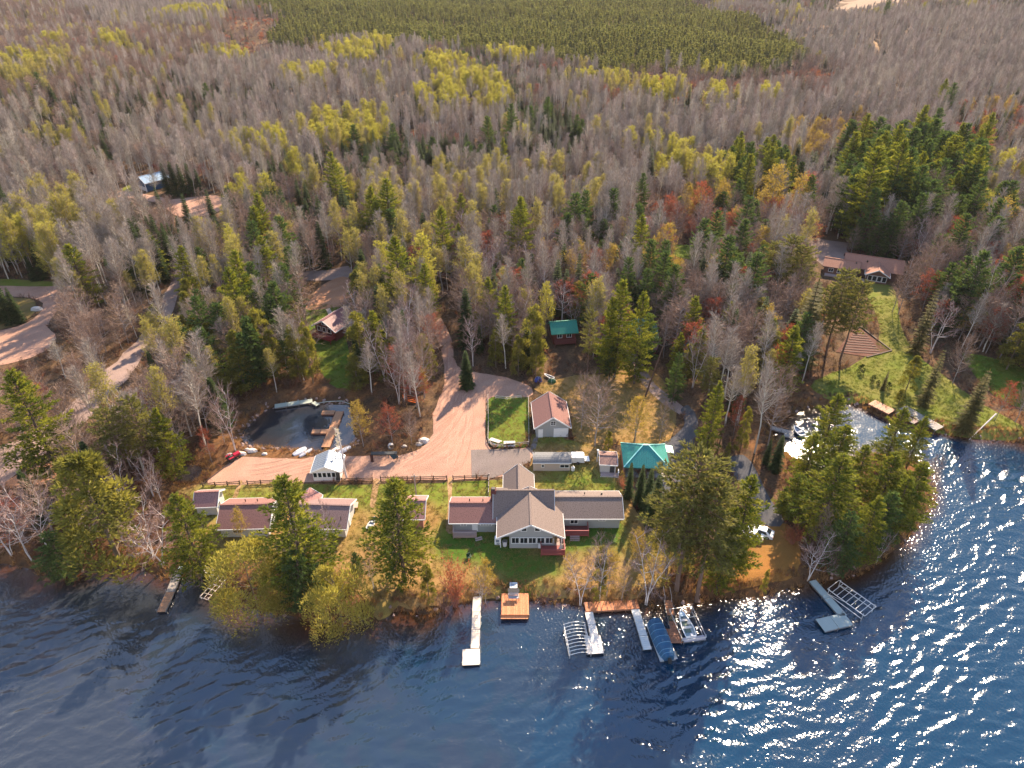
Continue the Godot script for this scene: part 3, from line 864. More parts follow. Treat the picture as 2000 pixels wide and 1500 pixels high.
func grow_trees() -> void:
	design_trees()
	set_trees()
	var by_hand := {}
	for w in wood:
		by_hand[Vector2i(int(w[2].x / 4.0), int(w[2].z / 4.0))] = true
	var stands := forest_stands()
	var boxes := []
	for s in stands:
		var p := PackedVector2Array(s[0])
		var r := Rect2(p[0], Vector2.ZERO)
		for q in p:
			r = r.expand(q)
		boxes.append([p, r])
	var near := []
	for p in near_woods():
		var r := Rect2(p[0], Vector2.ZERO)
		for q in p:
			r = r.expand(q)
		near.append([PackedVector2Array(p), r])
	var z := -78.0
	while z > -1560.0:
		var gap := 3.0 if z > -210.0 else 3.5 if z > -330.0 else 4.0 if z > -700.0 else 4.7
		var half := 0.79 * (-z * 0.839 + 47.0) + 8.0
		var x := -half
		while x < half:
			var q := Vector2(x + rng.randf_range(-0.5, 0.5) * gap, z + rng.randf_range(-0.5, 0.5) * gap)
			x += gap
			if z > -168.0 and shore(q.x, q.y) < 2.0:
				continue
			if z > -172.0:
				var ok := false
				for n in near:
					ok = ok or in_outline(q, n)
				if not ok:
					continue
			if by_hand.has(Vector2i(int(q.x / 4.0), int(q.y / 4.0))):
				continue
			var stand: Array = stands[0]
			var qs := q
			if z < -280.0:
				qs += Vector2(patch.get_noise_2d(q.x * 0.6, q.y * 0.6 + 300.0), patch.get_noise_2d(q.x * 0.6 + 700.0, q.y * 0.6)) * minf(14.0, -z * 0.05)
			for i in range(stands.size() - 1, 0, -1):
				if in_outline(qs, boxes[i]):
					stand = stands[i]
					break
			if rng.randf() > stand[1]:
				continue
			var roll := rng.randf()
			var kind := "bare_aspen"
			var mix: Dictionary = stand[2]
			if z < -185.0 and stand == stands[0]:
				var one := drift.get_noise_2d(q.x, q.y)
				var two := drift.get_noise_2d(q.x + 2000.0, q.y)
				if one < -0.13:
					mix = {"spruce": 0.66, "bare_maple": 0.22, "bare_aspen": 0.12}
				elif one > 0.2:
					mix = {"bare_aspen": 0.96, "bare_maple": 0.04}
				elif two > 0.26:
					mix = {"bare_maple": 0.72, "red_maple": 0.14, "spruce": 0.14}
				elif two < -0.3 and z < -240.0:
					mix = {"budding_aspen": 0.42, "lime_poplar": 0.38, "bare_aspen": 0.2}
			for k in mix:
				roll -= mix[k]
				if roll <= 0.0:
					kind = k
					break
			if patch.get_noise_2d(q.x * 0.55 + 40.0, q.y * 0.55) < -0.24 and rng.randf() < (0.7 if z < -230.0 else 0.3):
				continue
			var h: float = usual[kind] * stand[3] * rng.randf_range(0.6, 1.25) * (1.22 if z > -230.0 else 1.0)
			var blocked := false
			for c in clear:
				if in_outline(q, c):
					blocked = true
					break
				if c[2] > 0.0 and z > -330.0:
					for part in [0.3, 0.65, 0.95]:
						if rng.randf() < c[2] and in_outline(q * (1.0 + h * part / (84.8 - h * part)), c):
							blocked = true
							break
				if blocked:
					break
			if not blocked:
				tr_(kind, q.x, q.y, h, rng.randf_range(0.95, 1.6) if h < 14.0 else rng.randf_range(0.9, 1.25))
		z -= gap
	plant()
	undergrowth()


# the tallest in the picture stand as things of their own, the rest of a kind as one mass
func plant() -> void:
	var by_kind := {}
	var look := Vector3(0, -sin(deg_to_rad(PITCH)), -cos(deg_to_rad(PITCH)))
	var up := Vector3(0, cos(deg_to_rad(PITCH)), -sin(deg_to_rad(PITCH)))
	for w in wood:
		var d: Vector3 = w[2] + Vector3.UP * w[4] * 0.5 - EYE
		var deep := d.dot(look)
		var seen: bool = deep > 0.0 and absf(d.x) < deep * 0.75 + w[4] * 0.2 and absf(d.dot(up)) < deep * 0.5625 + w[4] * 0.5
		if not by_kind.has(w[0]):
			by_kind[w[0]] = []
		by_kind[w[0]].append([(1000.0 if w[6] else 0.0) + (w[4] / deep if seen else 0.0), w])
	for kind in by_kind:
		var all: Array = by_kind[kind]
		all.sort_custom(func(a, b): return a[0] > b[0])
		var single: Array = all.slice(0, 298).filter(func(a): return a[0] > 0.0)
		describe(kind, single.map(func(a): return a[1]))
		for a in single:
			var w: Array = a[1]
			var k: Array = kinds[kind][w[1]]
			var o := thing(kind, w[6], LOOKS[kind][1], w[2], rad_to_deg(w[3]), w[7])
			o.scale = Vector3(w[4] / k[2] * w[5], w[4] / k[2], w[4] / k[2] * w[5])
			put_mesh("stems" if kind.ends_with("shrub") else "trunk", k[0], o)
			put_mesh("crown", k[1], o)
		var rest: Array = all.slice(single.size()).map(func(a): return a[1])
		if rest.size() > 0:
			var mass := Node3D.new()
			mass.name = numbered(kind + "_forest")
			add_child(mass)
			tag(mass, "distant forest of many a " + LOOKS[kind][0], "forest", "", "stuff")
			scatter(mass, rest, kinds[kind])


func scatter(mass: Node3D, rest: Array, shapes: Array) -> void:
	for i in shapes.size():
		var some := rest.filter(func(w): return w[1] == i)
		if some.is_empty():
			continue
		for layer in 2:
			var mm := MultiMesh.new()
			mm.transform_format = MultiMesh.TRANSFORM_3D
			mm.use_colors = true
			mm.instance_count = some.size()
			mm.mesh = shapes[i][layer]
			for j in some.size():
				var w: Array = some[j]
				var s: float = w[4] / shapes[i][2]
				mm.set_instance_transform(j, Transform3D(Basis(Vector3.UP, w[3]) * Basis.from_scale(Vector3(s * w[5], s, s * w[5])), w[2]))
				var t: float = 0.72 + 0.56 * fposmod(w[3] * 37.0, 1.0)
				mm.set_instance_color(j, Color(t, t * (0.96 + 0.08 * fposmod(w[3] * 91.0, 1.0)), t))
			var o := MultiMeshInstance3D.new()
			o.multimesh = mm
			o.name = ("trunks" if layer == 0 else "crowns") + ("" if i == 0 else "_%03d" % i)
			mass.add_child(o)
			tag(o, "", "", "", "stuff")


const RANKS := ["nearest", "second nearest", "third nearest", "fourth nearest", "fifth nearest", "sixth nearest", "seventh nearest", "eighth nearest", "ninth nearest", "tenth nearest"]


# a label for each tree: its own, or its look and its rank by distance from the nearest landmark
func describe(kind: String, trees: Array) -> void:
	var marks := landmarks()
	var groups := {}
	for w in trees:
		w.append(LOOKS[kind][0] + " trees")
		if w[6]:
			continue
		var best := ""
		var least := 1e9
		for m in marks:
			var d: float = Vector2(w[2].x, w[2].z).distance_to(marks[m])
			if d < least:
				least = d
				best = m
		var size: String = "short" if w[4] < usual[kind] * 0.85 else "tall" if w[4] > usual[kind] * 1.12 else "mid-sized"
		var look: String = size + (" broad " if w[5] > 1.2 else " slim ") + LOOKS[kind][0]
		var key := [look, best]
		if not groups.has(key):
			groups[key] = []
		groups[key].append([least, w])
	for key in groups:
		groups[key].sort_custom(func(a, b): return a[0] < b[0])
		for i in groups[key].size():
			var w: Array = groups[key][i][1]
			w[6] = "%s, %s %s" % [key[0], RANKS[i], key[1]] if i < RANKS.size() else "%s in the woods by %s" % key


func undergrowth() -> void:
	var shapes: Array = []
	for i in 3:
		var s := shrub(1.6, 1.2, 12, [Color(0.24, 0.14, 0.11), Color(0.20, 0.13, 0.08), Color(0.28, 0.12, 0.085)][i], Color(0.14, 0.09, 0.07))
		shapes.append([s[0].mesh(bark), s[1].mesh(foliage), 1.6])
	var low := []
	for i in 26000:
		var z := -70.0 - 330.0 * pow(rng.randf(), 1.3)
		var half := 0.79 * (-z * 0.839 + 47.0) + 4.0
		var x := rng.randf_range(-half, half)
		var d := shore(x, z)
		if z > -168.0 and d < 0.3:
			continue
		var bad := false
		for c in clear.slice(0, clear.size() - 1):
			bad = bad or in_outline(Vector2(x, z), c)
		if bad and not (d < 2.6 and z > -168.0):
			continue
		low.append(["undergrowth", rng.randi() % 3, Vector3(x, height(x, z) - 0.05, z), rng.randf() * TAU, rng.randf_range(0.7, 2.0) * (0.6 if d < 3.0 else 1.0), rng.randf_range(0.8, 1.5), ""])
	var blades := []
	for i in 4:
		var t := Shape.new()
		for j in 14:
			t.blade(Vector3(rng.randf_range(-0.3, 0.3), -0.05, rng.randf_range(-0.3, 0.3)), (Vector3.UP + any_dir() * 0.45).normalized(), any_dir(), rng.randf_range(0.6, 1.1), 0.09, Color(1, 1, 1) * rng.randf_range(0.7, 1.2))
		blades.append(t.mesh(foliage))
	for layer in ["shore_reeds", "grass_tufts"]:
		for i in 4:
			var at := []
			for j in (4500 if layer == "shore_reeds" else 16000):
				var x := rng.randf_range(-95, 135)
				var z := rng.randf_range(-175 if layer == "grass_tufts" else -125, -60)
				var d := shore(x, z)
				if layer == "shore_reeds":
					if d > -0.5 and d < 2.6:
						at.append([x, z, rng.randf_range(0.5, 1.25), Color(0.42, 0.26, 0.12).lerp(Color(0.30, 0.15, 0.09), rng.randf())])
					continue
				for g in grassy:
					if d > 2.0 and in_outline(Vector2(x, z), g):
						var dry: bool = g == grassy[0] or g == grassy[1] or g == grassy[2]
						at.append([x, z, rng.randf_range(0.15, 0.38), (Color(0.30, 0.25, 0.07) if dry else Color(0.14, 0.19, 0.03)).lerp(Color(0.40, 0.28, 0.12) if dry else Color(0.25, 0.24, 0.06), rng.randf())])
						break
			var mm := MultiMesh.new()
			mm.transform_format = MultiMesh.TRANSFORM_3D
			mm.use_colors = true
			mm.instance_count = at.size()
			mm.mesh = blades[i]
			for j in at.size():
				var a: Array = at[j]
				mm.set_instance_transform(j, Transform3D(Basis(Vector3.UP, rng.randf() * TAU) * Basis.from_scale(Vector3(1.0, a[2], 1.0)), Vector3(a[0], maxf(-0.1, height(a[0], a[1])) + 0.05, a[1])))
				mm.set_instance_color(j, a[3])
			var o := MultiMeshInstance3D.new()
			o.multimesh = mm
			o.name = numbered(layer)
			add_child(o)
			tag(o, "tan reeds and dry grass along the water's edge" if layer == "shore_reeds" else "dry grass tufts scattered over the clearing", "", "", "stuff")
	var mass := Node3D.new()
	mass.name = "undergrowth"
	add_child(mass)
	tag(mass, "brown twiggy undergrowth on the forest floor and along the bank", "undergrowth", "", "stuff")
	scatter(mass, low, shapes)


func landmarks() -> Dictionary:
	return {
		"the main lodge": Vector2(3.44, -81.64), "the red-roofed garage": Vector2(7.93, -113.1), "the teal-roofed pavilion": Vector2(23.83, -100.87), "the pond dock": Vector2(-38.94, -112.23), "the red log cabin": Vector2(-46.87, -154.82),
		"the small green-roofed cabin": Vector2(12.64, -152.12), "the brown house": Vector2(107.1, -188.17), "the blue hut": Vector2(-147.19, -279.22), "the vegetable bed": Vector2(87.66, -146.91), "the metal-roofed sunroom": Vector2(-34.16, -97.9),
		"the second lakeside cabin": Vector2(-44.56, -85.22), "the gravel loop road": Vector2(-129.16, -163.38), "the left road bend": Vector2(-92.85, -144.4), "the grey L-shaped dock": Vector2(47.88, -73.96), "the bay footbridge dock": Vector2(54.44, -111.36),
		"the gravel drive head": Vector2(-17.12, -157.6), "the tan woodland road": Vector2(6.9, -219.31), "the pale clearing": Vector2(-119.39, -253.55), "the far pine plantation": Vector2(0, -656.65), "the dirt track": Vector2(256.58, -527.65),
		"the right lakeshore": Vector2(99.47, -109.65), "the left lakeshore": Vector2(-78.82, -78.24), "the orange drive": Vector2(-50.86, -175.94), "the bright grass patch": Vector2(56.28, -208.08), "the tan meadow": Vector2(471.4, -1047.03), "the yellow poplar stand": Vector2(-33.06, -470.49), "the far left hills": Vector2(-413.01, -765.67),
	}


# stands of the forest: outline, how closely it is stocked, the mix, how tall
func forest_stands() -> Array:
	var grey := {"bare_aspen": 0.86, "spruce": 0.05, "bare_maple": 0.06, "budding_aspen": 0.03}
	var brown := {"bare_maple": 0.74, "bare_aspen": 0.14, "spruce": 0.05, "budding_aspen": 0.05, "red_maple": 0.02}
	var lime := {"budding_aspen": 0.3, "lime_poplar": 0.58, "bare_aspen": 0.12}
	var pale := {"budding_aspen": 0.7, "bare_aspen": 0.25, "spruce": 0.05}
	var dark := {"spruce": 0.72, "bare_aspen": 0.12, "bare_maple": 0.12, "blue_pine": 0.04}
	var some_dark := {"spruce": 0.36, "bare_aspen": 0.34, "bare_maple": 0.26, "budding_aspen": 0.04}
	var scrub := {"red_shrub": 0.3, "bare_shrub": 0.45, "bare_maple": 0.22, "spruce": 0.03}
	var rows := {"plantation_pine": 0.985, "spruce": 0.015}
	var south := {"bare_maple": 0.36, "bare_aspen": 0.24, "spruce": 0.07, "cedar": 0.05, "white_pine": 0.02, "budding_aspen": 0.11, "paper_birch": 0.08, "red_maple": 0.07}
	var pines := {"blue_pine": 0.4, "white_pine": 0.22, "spruce": 0.06, "bare_maple": 0.2, "golden_poplar": 0.12}
	var red := {"red_maple": 0.6, "bare_maple": 0.4}
	var right := {"bare_maple": 0.34, "blue_pine": 0.16, "red_maple": 0.13, "golden_poplar": 0.09, "spruce": 0.12, "bare_aspen": 0.12, "paper_birch": 0.04}
	var point := {"white_pine": 0.62, "blue_pine": 0.3, "bare_maple": 0.08}
	var gold := {"golden_poplar": 0.7, "bare_maple": 0.3}
	return [
		[[Vector2(-316.09, -331.47), Vector2(316.09, -331.47), Vector2(967.55, -1128.15), Vector2(-967.55, -1128.15)], 0.86, {"bare_aspen": 0.45, "bare_maple": 0.25, "spruce": 0.2, "budding_aspen": 0.08, "blue_pine": 0.01, "red_maple": 0.01}, 1.0],
		[[Vector2(-1761.16, -2496.62), Vector2(-912.6, -2496.62), Vector2(-279.69, -759.74), Vector2(-234.18, -506.96), Vector2(-241.51, -387.59), Vector2(-261.72, -329.55)], 0.9, brown, 1.0],
		[[Vector2(-301.88, -387.59), Vector2(-254.37, -416.12), Vector2(-237.68, -506.96), Vector2(-207.33, -529.56), Vector2(-154.44, -374.6), Vector2(-181, -362.36), Vector2(-176.34, -293.17), Vector2(-220.63, -270.16)], 0.9, some_dark, 1.0],
		[[Vector2(-916.61, -1607.22), Vector2(-683.77, -1825.52), Vector2(-290.49, -783.4), Vector2(-311.74, -750.65), Vector2(-404.39, -808.49), Vector2(-539.65, -960.63)], 0.95, grey, 1.1],
		[Vector2(-319.68, -875.34), Vector2(-317.64, -844.63), Vector2(-333.27, -826.64), Vector2(-360.5, -826.64), Vector2(-390.38, -844.63), Vector2(-412.68, -875.34), Vector2(-418.18, -908.25), Vector2(-402.97, -929.78), Vector2(-372.54, -929.78), Vector2(-340.26, -908.25)], 
		[[Vector2(-774.03, -2110.12), Vector2(-471.57, -1825.52), Vector2(117.89, -1825.52), Vector2(234.48, -1080.92), Vector2(262.39, -696.2), Vector2(234.85, -595.02), Vector2(160.42, -518.03), Vector2(69.68, -534.3), Vector2(20.25, -595.02), Vector2(4.24, -625.55), Vector2(-103.26, -635.28), Vector2(-166.07, -684.67), Vector2(-228.5, -708.1), Vector2(-252.47, -863.48), Vector2(-342.29, -997.77)], 0.92, rows, 1.0],
		[[Vector2(-608.4, -2496.62), Vector2(480.32, -2496.62), Vector2(896.59, -2496.62), Vector2(368.62, -997.77), Vector2(245.49, -1099.16), Vector2(93.29, -1434.46), Vector2(-208.32, -1607.22)], 0.9, some_dark, 1.2],
		[[Vector2(-382.71, -1037.76), Vector2(-258.2, -863.48), Vector2(-230.96, -716.24), Vector2(-154.37, -662.66), Vector2(-141.62, -603.88), Vector2(-210.56, -595.02), Vector2(-267.08, -696.2)], 0.75, scrub, 0.8],
		[[Vector2(69.68, -534.3), Vector2(157.29, -506.96), Vector2(235.7, -586.39), Vector2(240.07, -529.56), Vector2(207.48, -466.67), Vector2(142.68, -423.85), Vector2(102.77, -431.83), Vector2(58.35, -466.67)], 0.8, scrub, 1.0],
		[[Vector2(311.33, -835.13), Vector2(789.91, -997.77), Vector2(281.77, -324.58), Vector2(229.4, -356.5), Vector2(188.34, -345.27), Vector2(169.88, -401.4), Vector2(230.69, -506.96), Vector2(240.29, -609.93)], 0.97, {"bare_aspen": 0.95, "spruce": 0.022, "bare_maple": 0.028}, 0.95],
		[[Vector2(-175.91, -350.81), Vector2(-150.06, -401.4), Vector2(-130.95, -529.56), Vector2(-13.46, -486.06), Vector2(-31.03, -362.36), Vector2(-81.33, -310.44), Vector2(-108.74, -277.48), Vector2(-137.32, -263.17), Vector2(-180.52, -270.16)], 0.95, grey, 1.0],
		[[Vector2(32.43, -381), Vector2(90.56, -387.59), Vector2(140.73, -350.81), Vector2(132.21, -301.59), Vector2(94.62, -293.17), Vector2(33.05, -301.59)], 0.95, grey, 1.05],
		[[Vector2(-236.43, -529.56), Vector2(-213.81, -580.77), Vector2(-137.67, -595.02), Vector2(-114.37, -486.06), Vector2(-152.04, -416.12), Vector2(-175.54, -401.4)], 0.95, {"bare_aspen": 0.72, "spruce": 0.13, "bare_maple": 0.15}, 1.0],
		[[Vector2(-215.04, -293.17), Vector2(-163.05, -301.59), Vector2(-111.82, -293.17), Vector2(-95.98, -256.47), Vector2(-139.71, -259.79), Vector2(-145.75, -240.93), Vector2(-182.19, -240.93)], 0.95, {"bare_aspen": 0.75, "bare_maple": 0.2, "red_maple": 0.05}, 1.0],
		[[Vector2(-182.03, -226.89), Vector2(-138.69, -226.89), Vector2(-114.92, -198.18), Vector2(-117.69, -171.42), Vector2(-143.17, -168.06)], 0.95, {"bare_aspen": 0.7, "budding_aspen": 0.22, "spruce": 0.08}, 1.0],
		[[Vector2(-58.85, -263.17), Vector2(-8.21, -277.48), Vector2(36.1, -270.16), Vector2(30.61, -221.65), Vector2(-6.68, -216.61), Vector2(-45.87, -211.75)], 0.95, {"bare_aspen": 0.5, "budding_aspen": 0.34, "bare_maple": 0.12, "spruce": 0.04}, 1.0],
		[[Vector2(-341.92, -529.56), Vector2(-329.87, -554.08), Vector2(-275.55, -466.67), Vector2(-278.09, -431.83), Vector2(-302.27, -431.83), Vector2(-336.38, -486.06)], 0.95, pale, 1.0],
		[Vector2(-364.32, -625.55), Vector2(-356.48, -607.26), Vector2(-355.88, -596.45), Vector2(-362.4, -596.45), Vector2(-373.84, -607.26), Vector2(-386.37, -625.55), Vector2(-395.28, -644.88), Vector2(-396.64, -657.39), Vector2(-389.5, -657.39), Vector2(-376.93, -644.88)], [Vector2(-209.07, -597.95), Vector2(-204.75, -576.23), Vector2(-207.52, -563.52), Vector2(-216.09, -563.52), Vector2(-227.65, -576.23), Vector2(-238.36, -597.95), Vector2(-244.04, -621.23), Vector2(-241.84, -636.48), Vector2(-232.25, -636.48), Vector2(-219.5, -621.23)], [Vector2(-107.06, -586.39), Vector2(-106.24, -562.32), Vector2(-112.07, -548.34), Vector2(-122.28, -548.34), Vector2(-133.6, -562.32), Vector2(-142.22, -586.39), Vector2(-144.55, -612.43), Vector2(-138.93, -629.62), Vector2(-127.32, -629.62), Vector2(-114.95, -612.43)], [Vector2(-93.63, -609.93), Vector2(-94.02, -594.17), Vector2(-99.42, -584.81), Vector2(-107.79, -584.81), Vector2(-116.26, -594.17), Vector2(-121.8, -609.93), Vector2(-122.1, -626.48), Vector2(-116.7, -637.12), Vector2(-107.63, -637.12), Vector2(-98.74, -626.48)], [Vector2(-29.36, -506.96), Vector2(-31.01, -482.55), Vector2(-37.67, -468.51), Vector2(-46.92, -468.51), Vector2(-55.88, -482.55), Vector2(-61.52, -506.96), Vector2(-61.26, -533.72), Vector2(-54.45, -551.59), Vector2(-43.72, -551.59), Vector2(-33.99, -533.72)], [Vector2(-11.35, -466.67), Vector2(-13.31, -447.64), Vector2(-19.12, -436.56), Vector2(-26.67, -436.56), Vector2(-33.52, -447.64), Vector2(-37.28, -466.67), Vector2(-36.19, -487.23), Vector2(-30.19, -500.77), Vector2(-21.65, -500.77), Vector2(-14.37, -487.23)], [Vector2(-1.19, -422.28), Vector2(-2.75, -401.25), Vector2(-6.81, -389.17), Vector2(-11.92, -389.17), Vector2(-16.49, -401.25), Vector2(-18.96, -422.28), Vector2(-18.11, -445.37), Vector2(-13.87, -460.81), Vector2(-7.93, -460.81), Vector2(-3.02, -445.37)], [Vector2(-28.07, -416.12), Vector2(-29.4, -398.92), Vector2(-34.79, -388.91), Vector2(-42.28, -388.91), Vector2(-49.44, -398.92), Vector2(-53.8, -416.12), Vector2(-53.39, -434.7), Vector2(-47.89, -446.95), Vector2(-39.41, -446.95), Vector2(-31.75, -434.7)],
		[Vector2(-68.82, -342.03), Vector2(-68.98, -325.12), Vector2(-75.2, -315.38), Vector2(-85.11, -315.38), Vector2(-95.62, -325.12), Vector2(-103.23, -342.03), Vector2(-104.68, -360.54), Vector2(-98.55, -372.88), Vector2(-87.08, -372.88), Vector2(-75.52, -360.54)], [Vector2(-60.4, -353.07), Vector2(-59.38, -335.21), Vector2(-62.02, -324.95), Vector2(-67.25, -324.95), Vector2(-73.44, -335.21), Vector2(-78.6, -353.07), Vector2(-80.61, -372.67), Vector2(-78.19, -385.76), Vector2(-72.11, -385.76), Vector2(-65.17, -372.67)], [Vector2(-102.85, -305.96), Vector2(-100.75, -293.9), Vector2(-102.26, -286.85), Vector2(-106.7, -286.85), Vector2(-112.6, -293.9), Vector2(-118.02, -305.96), Vector2(-120.82, -318.9), Vector2(-119.58, -327.37), Vector2(-114.61, -327.37), Vector2(-108.1, -318.9)], [Vector2(20.15, -592.12), Vector2(16.01, -580.45), Vector2(6.05, -573.45), Vector2(-6.05, -573.45), Vector2(-16.01, -580.45), Vector2(-20.15, -592.12), Vector2(-16.61, -604.22), Vector2(-6.42, -611.94), Vector2(6.42, -611.94), Vector2(16.61, -604.22)], [Vector2(-106.99, -457.5), Vector2(-106.54, -443.09), Vector2(-111.39, -434.58), Vector2(-119.65, -434.58), Vector2(-128.56, -443.09), Vector2(-135.01, -457.5), Vector2(-136.32, -472.78), Vector2(-131.56, -482.69), Vector2(-122.47, -482.69), Vector2(-112.97, -472.78)], [Vector2(-314.57, -506.96), Vector2(-308.65, -489.64), Vector2(-312.78, -479.47), Vector2(-325.1, -479.47), Vector2(-341.52, -489.64), Vector2(-356.51, -506.96), Vector2(-364.22, -525.42), Vector2(-360.8, -537.46), Vector2(-347.13, -537.46), Vector2(-329.16, -525.42)], [Vector2(-315.97, -625.55), Vector2(-309.76, -607.26), Vector2(-310.74, -596.45), Vector2(-318.27, -596.45), Vector2(-329.79, -607.26), Vector2(-341.41, -625.55), Vector2(-348.7, -644.88), Vector2(-348.33, -657.39), Vector2(-340.1, -657.39), Vector2(-327.53, -644.88)], [Vector2(-197.86, -327.55), Vector2(-196.18, -320.65), Vector2(-199.04, -316.52), Vector2(-205.29, -316.52), Vector2(-212.72, -320.65), Vector2(-218.68, -327.55), Vector2(-220.82, -334.71), Vector2(-218.07, -339.27), Vector2(-211.44, -339.27), Vector2(-203.65, -334.71)], [Vector2(72.92, -457.5), Vector2(68.52, -445.1), Vector2(60.77, -437.73), Vector2(52.45, -437.73), Vector2(46.41, -445.1), Vector2(44.9, -457.5), Vector2(48.8, -470.54), Vector2(56.89, -478.94), Vector2(65.91, -478.94), Vector2(72.05, -470.54)], [Vector2(96.31, -423.85), Vector2(91.69, -410.39), Vector2(85.28, -402.45), Vector2(79.32, -402.45), Vector2(75.8, -410.39), Vector2(76.09, -423.85), Vector2(80.38, -438.11), Vector2(87.21, -447.37), Vector2(93.77, -447.37), Vector2(97.23, -438.11)], [Vector2(57.45, -476.19), Vector2(54.52, -462.86), Vector2(49.87, -454.96), Vector2(45.17, -454.96), Vector2(42.02, -462.86), Vector2(41.6, -476.19), Vector2(44.27, -490.22), Vector2(49.15, -499.28), Vector2(54.26, -499.28), Vector2(57.43, -490.22)], [Vector2(122.59, -401.4), Vector2(118.01, -389.98), Vector2(112.38, -383.2), Vector2(107.68, -383.2), Vector2(105.5, -389.98), Vector2(106.74, -401.4), Vector2(111.15, -413.44), Vector2(117.16, -421.21), Vector2(122.27, -421.21), Vector2(124.32, -413.44)], [Vector2(148.44, -408.64), Vector2(143.23, -395.21), Vector2(138.48, -387.3), Vector2(135.77, -387.3), Vector2(136, -395.21), Vector2(139.24, -408.64), Vector2(144.49, -422.91), Vector2(149.75, -432.18), Vector2(152.74, -432.18), Vector2(152.17, -422.91)], [Vector2(79.47, -289.11), Vector2(74.96, -277.27), Vector2(68.96, -270.36), Vector2(63.5, -270.36), Vector2(60.37, -277.27), Vector2(60.77, -289.11), Vector2(64.91, -301.83), Vector2(71.43, -310.19), Vector2(77.57, -310.19), Vector2(80.61, -301.83)], [Vector2(88.05, -270.16), Vector2(83.72, -260.38), Vector2(77.96, -254.63), Vector2(72.77, -254.63), Vector2(69.88, -260.38), Vector2(70.4, -270.16), Vector2(74.44, -280.58), Vector2(80.63, -287.37), Vector2(86.38, -287.37), Vector2(89.19, -280.58)], [Vector2(70.05, -305.96), Vector2(67.25, -296.84), Vector2(63.63, -291.43), Vector2(60.46, -291.43), Vector2(58.81, -296.84), Vector2(59.34, -305.96), Vector2(62, -315.57), Vector2(65.85, -321.78), Vector2(69.31, -321.78), Vector2(70.9, -315.57)], [Vector2(-132.8, -193.96), Vector2(-130.62, -186.87), Vector2(-132.67, -182.7), Vector2(-138.07, -182.7), Vector2(-145, -186.87), Vector2(-151.12, -193.96), Vector2(-154, -201.5), Vector2(-152.2, -206.39), Vector2(-146.25, -206.39), Vector2(-138.72, -201.5)],
		[[Vector2(-79.83, -324.58), Vector2(-55.62, -319.75), Vector2(-33.31, -329.55), Vector2(-9.39, -324.58), Vector2(-2.1, -285.14), Vector2(-49.24, -277.48), Vector2(-66.42, -281.26)], 0.95, dark, 0.95],
		[[Vector2(0, -401.4), Vector2(30.66, -394.39), Vector2(36.15, -310.44), Vector2(31.5, -285.14), Vector2(12.9, -293.17), Vector2(0, -329.55)], 0.95, dark, 1.0],
		[[Vector2(-47.51, -580.77), Vector2(22.75, -554.08), Vector2(16.82, -486.06), Vector2(0, -457.5), Vector2(-17.48, -506.96)], 0.95, dark, 0.9],
		[[Vector2(-113.97, -293.17), Vector2(-90.28, -277.48), Vector2(-72.95, -256.47), Vector2(-79.35, -238.01), Vector2(-102.01, -263.17)], 0.95, some_dark, 1.0],
		[[Vector2(143.22, -301.59), Vector2(180.73, -310.44), Vector2(197.84, -293.17), Vector2(156.02, -226.89), Vector2(111.81, -198.18), Vector2(110.95, -226.89)], 0.8, pines, 1.3],
		[[Vector2(90.32, -293.17), Vector2(120.42, -293.17), Vector2(109.42, -256.47), Vector2(80.81, -250.06)], 0.9, pines, 0.9],
		[[Vector2(144.8, -362.36), Vector2(186.39, -374.6), Vector2(162.65, -310.44), Vector2(123.39, -301.59)], 0.9, gold, 0.8],
		[[Vector2(240.66, -401.4), Vector2(332.49, -431.83), Vector2(220.63, -270.16), Vector2(193.54, -293.17)], 0.9, {"spruce": 0.3, "bare_aspen": 0.35, "golden_poplar": 0.15, "red_maple": 0.1, "bare_maple": 0.1}, 0.9],
		[[Vector2(101, -238.01), Vector2(108.13, -211.75), Vector2(156.02, -226.89), Vector2(198.38, -238.01), Vector2(117.69, -121.38), Vector2(98.65, -125.55), Vector2(111.15, -161.65), Vector2(114.06, -189.89), Vector2(90.07, -198.18)], 0.9, right, 1.0],
		[[Vector2(46.02, -243.91), Vector2(76.79, -256.47), Vector2(103.07, -243.91), Vector2(91.74, -211.75), Vector2(61.14, -207.06), Vector2(41.72, -216.61)], 0.9, {"red_maple": 0.42, "golden_poplar": 0.16, "bare_maple": 0.34, "blue_pine": 0.08}, 0.85],
		[[Vector2(-142.09, -166.42), Vector2(-110.77, -171.42), Vector2(-95.02, -211.75), Vector2(-72.09, -211.75), Vector2(-50.07, -216.61), Vector2(41.72, -216.61), Vector2(91.74, -211.75), Vector2(96.05, -189.89), Vector2(63.57, -125.55), Vector2(41.8, -117.41), Vector2(-88.03, -91.24), Vector2(-93.31, -91.24)], 0.8, south, 0.95],
		[[Vector2(-98.74, -182.14), Vector2(-66.04, -189.89), Vector2(-47.63, -161.65), Vector2(-43.89, -117.41), Vector2(-58.2, -113.62), Vector2(-82.99, -134.54)], 0.85, {"white_pine": 0.05, "blue_pine": 0.08, "cedar": 0.22, "bare_maple": 0.33, "bare_aspen": 0.2, "budding_aspen": 0.12}, 0.9],
		[[Vector2(16.69, -216.61), Vector2(81.91, -211.75), Vector2(74.1, -161.65), Vector2(56.18, -129.93), Vector2(24.31, -144.5), Vector2(10.91, -168.06)], 0.85, {"blue_pine": 0.08, "spruce": 0.1, "cedar": 0.08, "bare_maple": 0.4, "bare_aspen": 0.16, "red_maple": 0.09, "golden_poplar": 0.05}, 0.95],
